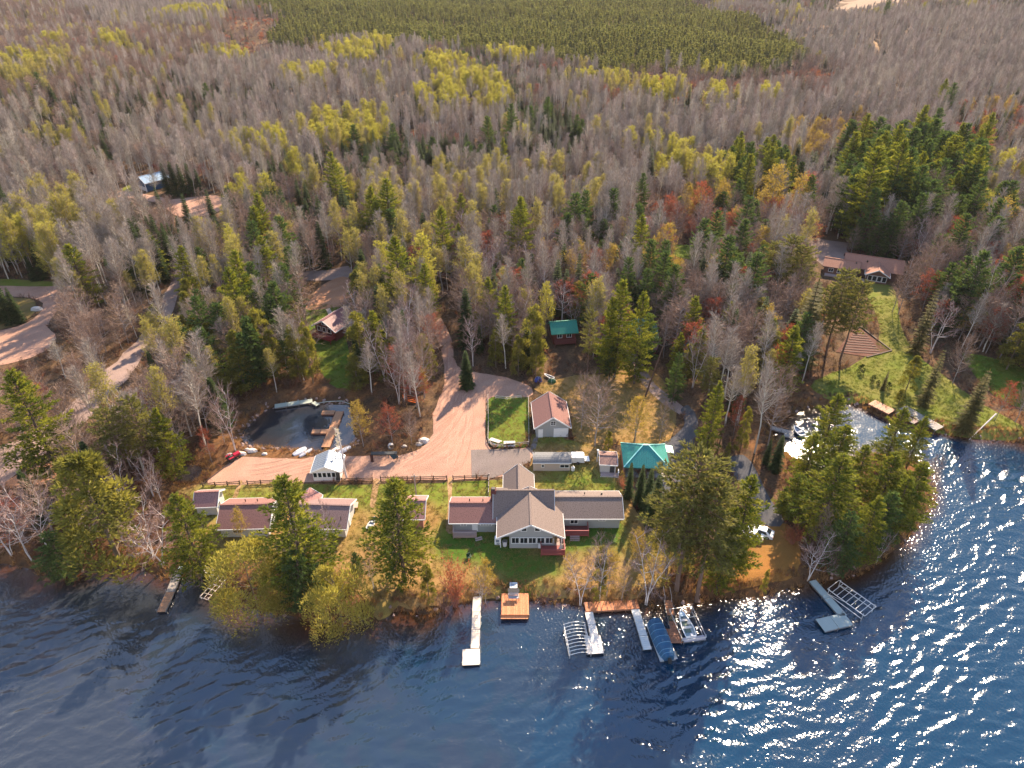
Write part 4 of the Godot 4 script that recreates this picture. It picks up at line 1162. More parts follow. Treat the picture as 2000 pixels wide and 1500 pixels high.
		[[Vector2(-103.38, -94.34), Vector2(-147.15, -157.6), Vector2(-117.72, -157.6), Vector2(-104.52, -169.48), Vector2(-92.06, -163.38), Vector2(-87.1, -137.24), Vector2(-88.73, -114.88), Vector2(-90.02, -97.17)], 0.4, {"bare_maple": 0.7, "bare_aspen": 0.15, "paper_birch": 0.1, "red_maple": 0.05}, 0.8],
		[[Vector2(50.77, -106.35), Vector2(63.7, -103.17), Vector2(83.43, -104.74), Vector2(73.24, -85.22), Vector2(60.54, -75), Vector2(45.09, -72.93)], 0.04, point, 0.6],
		[[Vector2(28.31, -100.11), Vector2(43.93, -100.11), Vector2(41.78, -80.48), Vector2(33.03, -69.94), Vector2(22.98, -70.92)], 0.4, {"red_pine": 0.7, "cedar": 0.3}, 0.75],
	].map(func(s): return s if s[0] is Array else [s, 0.97, lime, 1.0])


# the woods close by, outside of which only the hand-set trees stand
func near_woods() -> Array:
	return [
		[Vector2(-109.46, -78.79), Vector2(-194.49, -182.77), Vector2(-56.85, -182.77), Vector2(-52.17, -157.6), Vector2(-46.48, -141.96), Vector2(-46.18, -128.46), Vector2(-58.69, -124.36), Vector2(-57.65, -113.1), Vector2(-60.92, -106.35), Vector2(-64.78, -98.63), Vector2(-74.7, -97.17), Vector2(-66.21, -81.64), Vector2(-75.47, -78.24)],
		[Vector2(-43.88, -157.6), Vector2(-35.91, -182.77), Vector2(-20.94, -182.77), Vector2(-20.07, -157.6), Vector2(-18.47, -128.46), Vector2(-19.37, -111.36), Vector2(-28.95, -109.32), Vector2(-33.56, -120.45), Vector2(-37.92, -131.01)],
		[Vector2(-17.95, -182.77), Vector2(89.76, -182.77), Vector2(73.12, -141.96), Vector2(63.21, -124.36), Vector2(53.45, -114.88), Vector2(42.31, -113.1), Vector2(40.63, -124.36), Vector2(34.7, -141.96), Vector2(21.91, -138.4), Vector2(0, -135.42), Vector2(-11.77, -141.96)],
		[Vector2(53.75, -103.17), Vector2(62.78, -100.87), Vector2(75.65, -103.17), Vector2(76.61, -97.17), Vector2(70.32, -86.45), Vector2(62.83, -79.91), Vector2(52.79, -76.06), Vector2(48.67, -76.06), Vector2(48.99, -84), Vector2(48.87, -94.34)],
		[Vector2(115.2, -182.77), Vector2(194.49, -182.77), Vector2(134.7, -109.65), Vector2(109.04, -114.88), Vector2(119.54, -134.97), Vector2(110.42, -144.4), Vector2(107.02, -157.6)],
		[Vector2(35.77, -98.63), Vector2(41.35, -94.34), Vector2(40.42, -81.64), Vector2(33.55, -71.92), Vector2(25.56, -71.92), Vector2(26.24, -84)],
	]


# trees that the photograph shows one by one
func set_trees() -> void:
	# along the left shore
	tr_("cedar", -63.72, -77.36, 24.98, 1.5, "huge rounded olive evergreen towering over the left shore")
	tr_("blue_pine", -71.21, -75.21, 10.6, 1.55, "low spreading dark pine overhanging the water at the far left")
	tr_("blue_pine", -87.41, -93.24, 4.39, 1.2, "young pine between the gravel turn-off and the leaning birches")
	tr_("paper_birch", -78.82, -78.24, 13.65, 1.3, "leaning white birch nearest the bottom of the left edge")
	tr_("paper_birch", -76.84, -79.91, 13.5, 1.2, "white birch beside the low spreading dark pine")
	tr_("paper_birch", -82.86, -79.35, 11.89, 1.3, "white birch at the very left edge of the shore")
	tr_("paper_birch", -56.62, -76.92, 10.43, 1.7, "fan-shaped white birch leaning over the water by the left dock")
	tr_("paper_birch", -58.94, -78.79, 11.34, 1.5, "pinkish white birch behind the fan-shaped one")
	tr_("white_pine", -49.66, -75.42, 18.2, 1.25, "broad white pine at the head of the left dock")
	tr_("red_pine", -70.01, -95.74, 17.39, 1.15, "olive red pine left behind the huge rounded evergreen")
	tr_("red_pine", -66.87, -97.9, 18.05, 1.1, "olive red pine next to the pond end of the left woods")
	tr_("white_pine", -63.53, -99.37, 16.5, 1.0, "sunlit white pine beside the dark pool")
	tr_("paper_birch", -68.08, -89.64, 13.54, 0.9, "slim white birch between the rounded evergreen and the pool")
	tr_("paper_birch", -65.18, -92.97, 10.1, 0.9, "white birch just below the dark pool")
	tr_("paper_birch", -62.64, -90.95, 8.91, 0.8, "small white birch behind the head of the left dock")
	tr_("bare_maple", -94.01, -104.27, 12.55, 0.9, "bare dark tree on the verge of the left road")
	tr_("bare_maple", -89.76, -106.35, 13.45, 0.9, "bare dark tree on the road verge, beside the turn-off")
	tr_("bare_maple", -88.25, -111.36, 11.89, 0.8, "bare dark tree where the left road narrows")
	tr_("bare_maple", -87.31, -115.24, 12.4, 0.8, "bare dark tree on the verge above the rounded evergreen")
	tr_("golden_poplar", -94.74, -111.36, 11.29, 0.9, "orange-tinged tree above the left road verge")
	tr_("paper_birch", -54.83, -106.35, 15.17, 0.8, "white birch behind the red tractor")
	tr_("red_maple", -57.94, -102.39, 8.03, 0.7, "low rusty tree between the dark pool and the red tractor")
	tr_("bare_maple", -57.44, -107.98, 9.38, 0.8, "brown bare tree left of the pond")
	# the row of cabins
	tr_("white_pine", -31.74, -71.72, 22.77, 1.3, "tall white pine in front of the third lakeside cabin")
	tr_("white_pine", -17, -73.65, 20.72, 1.35, "wide white pine in front of the small pink-roofed cabin")
	tr_("olive_willow", -38.92, -69.17, 13.77, 0.9, "large olive bushy tree hiding the front of the second cabin")
	tr_("olive_willow", -34.96, -68.98, 9.19, 0.7, "smaller olive bush below the tall white pine")
	tr_("olive_willow", -25.3, -65.71, 13.37, 0.78, "rounded olive tree leaning out over the lake")
	tr_("blue_pine", -30.94, -68.5, 12.63, 1.35, "dark pine between the two olive trees on the shore")
	tr_("paper_birch", -29.97, -79.13, 11.02, 0.8, "pinkish bare birch in front of the third cabin")
	tr_("golden_poplar", -44.81, -81.4, 7.23, 0.8, "orange bare tree against the second cabin's roof")
	tr_("blue_pine", -24.39, -74.16, 5.54, 1.1, "young dark pine on the slope beside the rounded olive tree")
	tr_("paper_birch", -21.57, -71.92, 8.16, 0.7, "small white birch left of the wide white pine")
	tr_("cedar", -12.72, -69.75, 8.99, 0.75, "slim olive cedar at the water right of the wide white pine")
	tr_("red_shrub", -8.79, -69.75, 9.73, 0.55, "reddish budding shrub beside the long white dock")
	tr_("bare_shrub", -10.53, -68.98, 3.47, 0.8, "low bare shrub at the water left of the red shrub")
	tr_("golden_poplar", -4.09, -69.94, 9.2, 0.8, "golden-twigged bare tree left of the orange deck")
	tr_("paper_birch", -4.71, -69.75, 8.66, 0.7, "thin birch next to the golden-twigged tree")
	# in front of the lodge
	tr_("paper_birch", 10.52, -69.75, 11.31, 1.0, "bare white birch at the left end of the orange dock")
	tr_("cedar", 13.26, -70.43, 12.68, 0.55, "narrow evergreen behind the orange dock")
	tr_("paper_birch", 13.55, -70.14, 13.79, 0.8, "tall bare birch behind the orange dock")
	tr_("golden_poplar", 14.66, -70.92, 9.01, 0.8, "small budding tree behind the right part of the orange dock")
	tr_("golden_poplar", 19.8, -76.06, 8.02, 0.8, "golden twiggy tree below the end of the right wing")
	tr_("paper_birch", 20.65, -69.75, 14.89, 1.15, "large double-stemmed white birch beside the brown dock")
	tr_("bare_maple", 16.93, -70.14, 8.24, 0.7, "small bare tree between the birches by the orange dock")
	tr_("golden_poplar", 6.98, -80.26, 3.55, 0.8, "small golden shrub on the corner of the red deck")
	tr_("bare_shrub", 4.74, -70.43, 1.98, 1.0, "tan shrub on the bank right of the orange deck")
	tr_("bare_shrub", 6.73, -70.72, 1.75, 1.0, "tan shrub on the bank before the orange dock")
	# the clump right of the lodge
	tr_("spruce", 21.01, -92.69, 8.26, 0.9, "reddish-tipped spruce, the leftmost of the row below the pavilion")
	tr_("spruce", 22.69, -90.95, 9.14, 0.95, "dark spruce, second from the left in the row below the pavilion")
	tr_("spruce", 23.78, -89.25, 9.88, 1.0, "dark spruce, third from the left in the row below the pavilion")
	tr_("spruce", 24.26, -85.71, 11.33, 1.15, "largest dark spruce of the row below the pavilion")
	tr_("red_shrub", 20.62, -94.62, 3.2, 0.9, "crimson shrub under the corner of the pavilion")
	tr_("golden_poplar", 20.4, -96.46, 2.85, 0.8, "yellow-green shrub at the left corner of the pavilion")
	tr_("red_pine", 25.72, -71.92, 27.02, 1.25, "tall olive red pine, leftmost of the clump on the point before the dark drive")
	tr_("red_pine", 24.45, -74.47, 17.86, 1.2, "shorter olive red pine on the lodge side of the clump")
	tr_("red_pine", 28.58, -70.43, 24.25, 1.2, "olive red pine nearest the water beside the white boat")
	tr_("red_pine", 28.69, -77.14, 19.95, 1.1, "grey-crowned red pine in the middle of the clump")
	tr_("white_pine", 34.69, -75, 20.12, 1.05, "sunlit white pine on the right of the red pine clump")
	tr_("white_pine", 31.95, -71.92, 17.75, 0.9, "white pine in front of the red pine clump")
	tr_("olive_willow", 24.54, -75, 10.17, 0.8, "olive bush between the largest spruce and the red pines")
	# right of the garage
	tr_("bare_maple", 16.58, -107.65, 14.89, 1.15, "large bare brown tree right of the garage")
	tr_("bare_maple", 14.28, -113.1, 12.31, 0.9, "bare tree close behind the large brown one by the garage")
	tr_("golden_poplar", 24.57, -107.65, 11.16, 1.0, "golden tree just behind the teal roof")
	tr_("bare_maple", 29.68, -109.32, 9.05, 0.75, "small dark bare tree by the bend of the dark drive")
	tr_("cedar", 18.91, -105.7, 5.55, 0.9, "olive bush behind the little shed")
	tr_("white_pine", 37.9, -104.74, 17.34, 0.75, "tall narrow pine between the two dark drives")
	tr_("cedar", 44.86, -105.54, 11.9, 0.62, "tall narrow cedar right of the narrow pine")
	tr_("cedar", 40.82, -101.32, 6.44, 0.6, "small cedar at the foot of the narrow pine")
	tr_("spruce", 50.07, -100.41, 8.34, 1.2, "dark spruce below the bay footbridge dock")
	tr_("spruce", 49.03, -102.39, 5.86, 1.0, "dark spruce behind the one below the footbridge dock")
	tr_("red_maple", 45.22, -111.36, 8.87, 0.8, "red tree behind the narrow cedar")
	tr_("bare_aspen", 47.89, -105.54, 20.13, 1.0, "leaning grey tree left of the bay footbridge dock")
	tr_("bare_maple", 51.28, -107.98, 16.39, 0.9, "grey-olive bare tree at the edge of the bay")
	tr_("paper_birch", 49.22, -122.38, 9.81, 0.8, "white birch above the red tree by the drive")
	tr_("red_pine", 41.18, -119.49, 13.42, 1.0, "olive red pine over the bend of the dark drive")
	tr_("blue_pine", 34.83, -122.38, 12.93, 0.8, "dark pine left of the bend of the dark drive")
	# the wooded point
	tr_("white_pine", 59.72, -103.17, 17.25, 1.22, "white pine at the top of the wooded point, beside the bay")
	tr_("white_pine", 57.88, -95.04, 14.42, 1.52, "broad white pine second from the top of the wooded point")
	tr_("white_pine", 71.32, -101.32, 13.69, 1.22, "sunlit white pine over the right side of the bay")
	tr_("white_pine", 75.53, -100.87, 12.08, 0.98, "slim pine on the lake side of the bay mouth")
	tr_("white_pine", 60.16, -90.95, 13.16, 1.34, "white pine in the middle of the wooded point")
	tr_("white_pine", 63.04, -87.08, 14.73, 1.40, "yellowish white pine right of the middle of the point")
	tr_("white_pine", 51.52, -82.81, 17.76, 1.65, "large feathery pine on the left of the wooded point")
	tr_("white_pine", 66.62, -85.22, 14.44, 1.34, "dense pine on the lakeward edge of the wooded point")
	tr_("white_pine", 55.64, -77.36, 14.75, 1.10, "tall pine near the tip of the wooded point")
	tr_("blue_pine", 59.44, -79.91, 13.18, 1.10, "dark pine near the tip of the wooded point")
	tr_("blue_pine", 51.47, -75.85, 12.73, 1.22, "dark pine above the right boat lift")
	tr_("white_pine", 48.01, -87.08, 10.49, 1.34, "low pine beside the end of the dark drive")
	tr_("white_pine", 52.82, -94.34, 13.18, 1.22, "yellow-green pine at the left edge of the bay")
	tr_("blue_pine", 47.18, -88.34, 5.97, 1.10, "small dark pine at the end of the dark drive")
	tr_("white_pine", 55.15, -78.79, 6.39, 1.22, "small pine at the shore behind the right boat lift")
	tr_("white_pine", 63.14, -82.81, 13.6, 1.22, "pine behind the lakeward edge of the wooded point")
	tr_("bare_maple", 75.61, -94.07, 8.06, 1.0, "bare brown tree overhanging the lake side of the point")
	tr_("paper_birch", 47.22, -74.37, 9.72, 1.25, "bare white birch spreading over the grey L-shaped dock")
	tr_("bare_maple", 49.68, -78.79, 9.72, 0.7, "grey bare tree behind the birch over the grey dock")
	tr_("red_shrub", 46.79, -81.4, 3.79, 1.0, "dark red shrub at the end of the dark drive")
	tr_("cedar", 39.08, -71.72, 6.18, 0.5, "thin small evergreen on the bank left of the grey dock")
	tr_("paper_birch", 59.95, -78.24, 8.06, 0.7, "fallen-looking bare birch at the tip of the wooded point")
	# around the big lawn
	tr_("red_pine", 73.45, -169.48, 20.1, 1.35, "broad red pine left of the pale driveway")
	tr_("red_pine", 75.64, -166.39, 19.08, 1.2, "red pine beside the pale driveway")
	tr_("red_pine", 70.48, -172.66, 17.32, 1.1, "olive pine left of the broad red pine")
	tr_("red_pine", 76.32, -143.17, 22.41, 1.05, "tall red pine left of the vegetable bed")
	tr_("red_pine", 78.83, -140.76, 20.5, 1.1, "tall leaning red pine at the corner of the vegetable bed")
	tr_("red_pine", 72.87, -141.96, 18.3, 1.0, "red pine behind the tall one by the vegetable bed")
	tr_("shaggy_spruce", 67.66, -138.4, 22.43, 1.25, "tall dark evergreen between the pines and the bay")
	tr_("blue_pine", 64.39, -132.75, 17.14, 0.9, "dark pine at the foot of the tall evergreen")
	tr_("white_pine", 57.55, -133.19, 15.17, 1.15, "sunlit white pine above the bay")
	tr_("white_pine", 51.69, -144.4, 13.88, 1.2, "white pine above the bend of the dark drive")
	tr_("blue_pine", 58.47, -144.4, 12.28, 0.9, "dark pine right of the white pine above the drive")
	tr_("red_maple", 59.49, -164.87, 12.66, 1.0, "red budding maple left of the broad red pines")
	tr_("bare_maple", 65.35, -154.82, 13.52, 1.1, "round grey bare tree below the broad red pines")
	tr_("bare_maple", 104.31, -164.87, 14.8, 0.9, "dark double-trunked bare tree below the brown house")
	tr_("bare_maple", 103.36, -166.39, 12.72, 0.8, "dark bare tree on the lawn edge below the brown house")
	tr_("shaggy_spruce", 98.62, -144.4, 17.8, 0.85, "leaning shaggy spruce right of the lawn")
	tr_("paper_birch", 102.51, -144.4, 13.61, 1.2, "bright white forked birch right of the lawn")
	tr_("paper_birch", 117.33, -152.65, 19.6, 0.85, "tall white birch at the right edge of the lawn woods")
	tr_("red_maple", 124.46, -152.12, 15.17, 1.3, "large crimson maple near the right edge")
	tr_("red_maple", 133.48, -169.48, 12.85, 0.8, "scarlet maple behind the tall white birch")
	tr_("red_maple", 131.77, -157.6, 13.78, 1.2, "red maple at the very right edge above the dark rounded cedar")
	tr_("red_maple", 116.06, -144.4, 11.2, 1.0, "low crimson maple left of the dark rounded cedar")
	tr_("red_maple", 135.39, -182.77, 12.61, 1.1, "red maple in the woods right of the brown house")
	tr_("red_maple", 135.17, -197.73, 13.18, 1.1, "dusky red maple between the pines right of the brown house")
	tr_("golden_poplar", 151.05, -205.94, 16.73, 1.2, "golden poplar at the right edge above the red maples")
	tr_("lime_poplar", 155.33, -219.31, 15.36, 1.1, "lime poplar at the right edge, left of its twin")
	tr_("lime_poplar", 164.5, -221.67, 14.95, 1.1, "lime poplar nearest the right edge above the red maples")
	tr_("cedar", 116.46, -136.78, 13.54, 1.25, "dark rounded cedar at the right edge of the lawn")
	tr_("cedar", 88.16, -127.42, 9.72, 1.1, "rounded cedar in the middle of the lawn")
	tr_("cedar", 84.16, -122.38, 4.28, 1.6, "low rounded bush above the tan deck")
	tr_("shaggy_spruce", 89.32, -121.99, 14.38, 0.85, "tall dark spruce on the lawn beside the stone landing")
	tr_("bare_maple", 100.43, -130.58, 11.75, 0.9, "bare spreading tree on the lawn slope")
	tr_("shaggy_spruce", 93.5, -113.45, 15.29, 1.05, "big leaning shaggy spruce on the right lakeshore")
	tr_("red_maple", 101.56, -116.33, 9.01, 0.9, "small red-topped tree on the right lakeshore")
	tr_("bare_maple", 105.53, -115.78, 10.84, 0.9, "bare tree at the right edge of the lakeshore")
	tr_("globe_shrub", 81.48, -135.42, 2.24, 1.1, "upper dark clipped shrub on the lawn below the vegetable bed")
	tr_("globe_shrub", 82.28, -131.01, 2.21, 0.8, "tall clipped shrub in the group of small shrubs on the lawn")
	tr_("globe_shrub", 83.19, -130.15, 1.25, 1.2, "smallest clipped shrub in the group on the lawn")
	tr_("shaggy_spruce", 83.28, -128.04, 5.15, 0.9, "little brown spruce among the clipped shrubs")
	tr_("globe_shrub", 84.43, -128.04, 2.06, 1.0, "clipped shrub nearest the tan deck")
	tr_("golden_poplar", 89.78, -231.54, 20.18, 1.15, "bright golden round tree above the red pines")
	tr_("golden_poplar", 96.53, -226.52, 17.88, 1.15, "second bright golden round tree above the red pines")
	tr_("golden_poplar", 73.97, -236.74, 14.15, 1.0, "golden round tree left of the bright pair")
	tr_("red_maple", 64.9, -231.54, 15.01, 1.1, "scarlet maple left of the golden trees")
	tr_("red_maple", 54.57, -234.12, 10.13, 1.3, "spreading scarlet maple above the bright grass patch")
	tr_("red_maple", 104.1, -239.42, 15.68, 1.0, "scarlet maple behind the second golden tree")
	# mid-distance pines one can tell apart
	tr_("white_pine", -62.81, -242.14, 23.55, 1.0, "tall bright pine standing alone in the grey aspens")
	tr_("white_pine", -3.67, -288.51, 17.13, 0.9, "lone pine in the aspens above the tan road")
	tr_("blue_pine", -0.5, -341, 20.41, 0.95, "dark pine behind the lone one above the tan road")
	tr_("red_pine", -47.54, -191.91, 16.83, 1.0, "reddish-green pine above the asphalt road")
	tr_("blue_pine", -36.84, -201.77, 16.84, 1.4, "wide dark pine right of the asphalt road")
	tr_("blue_pine", -5.77, -214.7, 13.83, 1.0, "dark pine left of the tan road")
	tr_("white_pine", 3.14, -208.08, 18.27, 1.0, "pine with a red trunk by the tan road")
	tr_("blue_pine", 17.01, -197.73, 16.96, 1.1, "dark layered pine right of the tan road")
	tr_("white_pine", 36.47, -184.54, 20.61, 1.0, "tall pine left of the bright grass patch")
	tr_("blue_pine", 34.56, -234.12, 15.99, 0.9, "dark pine in the grey woods past the tan road")
	tr_("blue_pine", 46.36, -242.14, 16.15, 0.9, "dark pine behind the scarlet maples")
	tr_("blue_pine", -65.98, -159.87, 17.34, 0.95, "blue-green pine in the group left of the orange drive")
	tr_("blue_pine", -56.85, -157.6, 17.89, 1.05, "tall blue-green pine nearest the orange drive")
	tr_("blue_pine", -55.9, -146.91, 17.68, 1.2, "broad dark pine at the front of the group left of the drive")
	tr_("blue_pine", -65.38, -156.2, 15.78, 0.9, "pine at the left of the group by the orange drive")
	tr_("blue_pine", -40.68, -169.48, 12.99, 1.0, "bluish pine right of the orange drive")
	tr_("cedar", -56.21, -133.85, 19.06, 1.0, "tall olive cedar left above the pond")
	tr_("cedar", -53.44, -131.66, 13.96, 1.0, "olive cedar in front of the tall one above the pond")
	tr_("cedar", -48.39, -131.66, 15.47, 0.85, "olive cedar directly above the pond")
	tr_("cedar", -45.41, -131.01, 16.55, 0.8, "olive cedar beside the narrow lawn")
	tr_("cedar", -34.22, -133.85, 17.83, 1.15, "broad olive cedar right of the red log cabin")
	tr_("cedar", -31.87, -136.1, 15.18, 1.0, "olive cedar behind the bare birches by the drive")
	tr_("paper_birch", -29.13, -131.66, 15.47, 1.0, "bare birch right of the broad cedar")
	tr_("paper_birch", -22.71, -126.39, 18, 0.9, "tall white birch left of the gravel drive")
	tr_("paper_birch", -24.56, -122.38, 15.61, 0.8, "white birch above the orange kayaks")
	tr_("cedar", -18.67, -132.75, 10.28, 0.95, "olive cedar at the edge of the gravel drive")
	tr_("golden_poplar", -19.19, -123.37, 7.68, 0.7, "yellow sapling at the edge of the gravel drive")
	tr_("golden_poplar", -29.68, -107.65, 9.61, 1.0, "rounded orange-brown tree at the right end of the pond")
	tr_("red_maple", -23.75, -107.65, 9.01, 1.0, "rounded reddish tree beside the gravel yard")
	tr_("bare_maple", -20.04, -108.31, 7.57, 0.9, "brown bare tree where the drive meets the yard")
	tr_("spruce", -10.18, -128.88, 9.76, 1.35, "dark spruce at the right side of the gravel drive")
	tr_("paper_birch", -9.25, -138.4, 12.7, 0.9, "white birch behind the dark spruce by the drive")
	tr_("lime_poplar", -78.69, -182.77, 16.82, 0.9, "bright yellow round tree left of the orange drive")
	tr_("lime_poplar", -34.81, -172.66, 16.6, 0.9, "yellow-green poplar right of the red log cabin's drive")
	tr_("lime_poplar", -24.01, -169.48, 19.27, 1.0, "tall yellow-green poplar above the gravel drive")
	tr_("lime_poplar", -21.53, -165.78, 12.27, 0.9, "yellow-green poplar beside the head of the gravel drive")
	tr_("white_pine", 23.68, -133.19, 24.78, 0.9, "tallest white pine behind the garage")
	tr_("white_pine", 27.79, -130.58, 22.81, 0.85, "tall white pine right of the tallest one")
	tr_("white_pine", 21.87, -133.85, 20.04, 0.8, "tall white pine left of the tallest one")
	tr_("blue_pine", 22.39, -132.31, 9.48, 0.9, "small dark pine at the foot of the tall white pines")
	tr_("cedar", 4.79, -135.42, 18.79, 1.0, "olive cedar left of the small green-roofed cabin")
	tr_("cedar", 5.45, -133.19, 11.85, 0.9, "olive cedar in front of the small green-roofed cabin")
	tr_("cedar", 1.43, -133.85, 11.48, 0.9, "olive cedar behind the blue tarp")
	tr_("lime_poplar", 8.6, -152.12, 13.95, 0.75, "yellowish poplar behind the small green-roofed cabin")
	tr_("red_pine", 17.29, -133.19, 17.17, 0.7, "olive pine right of the small green-roofed cabin")
	tr_("white_pine", -5.64, -153.46, 16.05, 1.0, "sunlit pine above the end of the gravel yard")
	tr_("blue_pine", 2.97, -170.11, 14.03, 1.0, "pine between the tan road and the small green-roofed cabin")
	tr_("blue_pine", -4.94, -175.94, 10.41, 0.9, "smaller pine left of the pair above the yard")
	tr_("golden_poplar", 9.18, -188.17, 11.26, 0.8, "bright orange small tree below the tan road")
	tr_("red_maple", 20.2, -156.2, 14.82, 0.9, "pink budding tree left of the tallest white pine")
	tr_("spruce", 17.67, -167.92, 16.36, 0.8, "dark narrow evergreen column below the tan road")
	tr_("spruce", 40.4, -171.06, 12.17, 0.9, "dark narrow evergreen column left of the bright grass patch")
	tr_("white_pine", 42.65, -143.17, 16.05, 1.05, "broad pine over the hidden green-roofed cabins")
	tr_("white_pine", 37.54, -133.19, 11.85, 0.9, "smaller pine in front of the hidden green-roofed cabins")
	tr_("white_pine", 56.55, -174.29, 13.48, 1.0, "bright pine right of the hidden cabins")
	tr_("red_maple", 58.19, -169.48, 6.92, 0.9, "pink-red tree right of the broad pine over the cabins")
	tr_("white_pine", 42.2, -132.31, 13.61, 1.1, "pine close in front of the long hidden green-roofed cabin")
	tr_("bare_maple", 45.21, -130.15, 12.24, 1.1, "bare brown tree in front of the long hidden green-roofed cabin")
	tr_("cedar", 39.15, -130.15, 11.22, 0.9, "olive cedar at the left end of the long hidden cabin")
	tr_("blue_pine", 31.36, -138.17, 14.12, 1.0, "dark pine close in front of the cabin hidden by the tall pines")
	tr_("blue_pine", -65.93, -137.24, 17.4, 1.2, "broad dark pine in the woods left of the pond")
	tr_("blue_pine", -66.96, -128.46, 15.68, 1.2, "dark pine above the left end of the pond")
	tr_("white_pine", -66.24, -120.45, 14.07, 1.2, "sunlit pine left of the pond's far corner")
	tr_("cedar", -60.03, -128.46, 15.68, 1.0, "olive cedar in the woods just left of the pond")
	tr_("blue_pine", 123.99, -226.52, 21.92, 1.2, "large dark pine behind the brown house")
	tr_("white_pine", 131.34, -229.01, 26.21, 1.2, "large sunlit pine behind the right end of the brown house")
	tr_("blue_pine", 130.66, -214.7, 22.01, 1.2, "broad dark pine right of the brown house")
	tr_("white_pine", 133.29, -256.54, 24.63, 1.2, "tall pine in the band of pines above the brown house")
	# evergreens on the left
	tr_("spruce", -134.84, -161.03, 12.66, 1.2, "dark spruce at the left of the island in the gravel loop")
	tr_("spruce", -131.96, -159.87, 12.75, 1.2, "dark spruce in the middle of the island in the gravel loop")
	tr_("spruce", -130.14, -160.45, 10.07, 1.2, "dark spruce at the right of the island in the gravel loop")
	tr_("spruce", -136.62, -269.11, 12.45, 1.4, "dark spruce nearest the blue hut's gable")
	tr_("spruce", -132.82, -267.81, 13.58, 1.4, "dark spruce second from the blue hut")
	tr_("spruce", -129.78, -267.81, 12.41, 1.3, "dark spruce in the middle of the row by the pale clearing")
	tr_("spruce", -126.78, -268.46, 12.63, 1.4, "dark spruce second from the right end of the row by the pale clearing")
	tr_("spruce", -123.98, -269.11, 10.09, 1.4, "dark spruce at the right end of the row by the pale clearing")
	tr_("spruce", -136.24, -244.91, 12.82, 1.0, "spruce in front of the blue hut, on the left")
	tr_("spruce", -127.5, -242.14, 11.81, 1.0, "spruce in front of the blue hut, on the right")
	tr_("spruce", -126.2, -231.54, 10.95, 1.0, "spruce below the pair in front of the blue hut")
	tr_("spruce", -120.62, -229.01, 9.99, 1.0, "spruce below the pale clearing")
	tr_("spruce", -128.69, -216.99, 11.04, 1.0, "tall spruce left below the blue hut")
	tr_("spruce", -97.69, -193.82, 10.97, 0.9, "spruce beside the upper bend of the left road")
	tr_("spruce", -140, -188.17, 12.04, 1.1, "dark spruce behind the grass verge of the left road")
	tr_("spruce", -141.95, -187.07, 7.77, 1.4, "wide dark spruce on the grass verge of the left road")
	tr_("red_maple", -167.68, -272.41, 5.95, 1.0, "scarlet tree beside the narrow gravel track")
	tr_("blue_pine", -353.66, -689.63, 14.24, 1.0, "dark lone pine on the far left hills")
	tr_("blue_pine", -266.98, -416.53, 16.52, 1.0, "dark pine in the left mixed woods")
	tr_("blue_pine", -168.59, -403.09, 15.84, 1.0, "shaggy dark pine above the left aspens")
	tr_("blue_pine", -100.77, -573.2, 16.43, 1.0, "dark pine, left one of the pair before the plantation")
	tr_("blue_pine", -90.81, -578.15, 16.54, 0.9, "dark pine, right one of the pair before the plantation")
	tr_("blue_pine", 331.44, -950.5, 26.48, 1.0, "tall dark pine at the edge of the tan meadow, left of the pair")
	tr_("blue_pine", 343.33, -963.25, 23.49, 0.9, "tall dark pine at the edge of the tan meadow, right of the pair")
	tr_("blue_pine", 415.13, -859.01, 25.2, 0.9, "lone tall pine before the tan meadow")
	tr_("spruce", 246.6, -573.2, 17.13, 0.9, "dark spruce in the pale woods, left of the dirt track")
	tr_("spruce", 267.86, -604.12, 11.63, 0.9, "smaller dark spruce beside the dirt track")
	tr_("blue_pine", 299.2, -632.31, 15.54, 0.8, "dark pine on the dirt track")
	tr_("white_pine", 233.56, -396.65, 18.49, 1.1, "large dark pine standing over the right woods")
	tr_("blue_pine", 231.6, -384.3, 18.56, 1.0, "dark pine touching the large one over the right woods")
	tr_("bare_maple", 174.76, -479.23, 16.93, 1.2, "dark bare tree before the pale woods")


# ---------------------------------------------------------------- buildings

var grain: NoiseTexture2D


func roofing(n: String, c: Color, rough := 0.9, metal := 0.0) -> StandardMaterial3D:
	if kept.has(n):
		return kept[n]
	if grain == null:
		grain = noise_texture(0.05, [Color(0.38, 0.38, 0.38), Color(0.8, 0.8, 0.8), Color(1, 1, 1), Color(0.55, 0.55, 0.55)], 77, 512)
	var m := paint(n, c, rough, metal)
	m.albedo_texture = grain
	m.uv1_triplanar = true
	m.uv1_world_triplanar = true
	m.uv1_scale = Vector3(0.16, 0.28, 0.16)
	return m


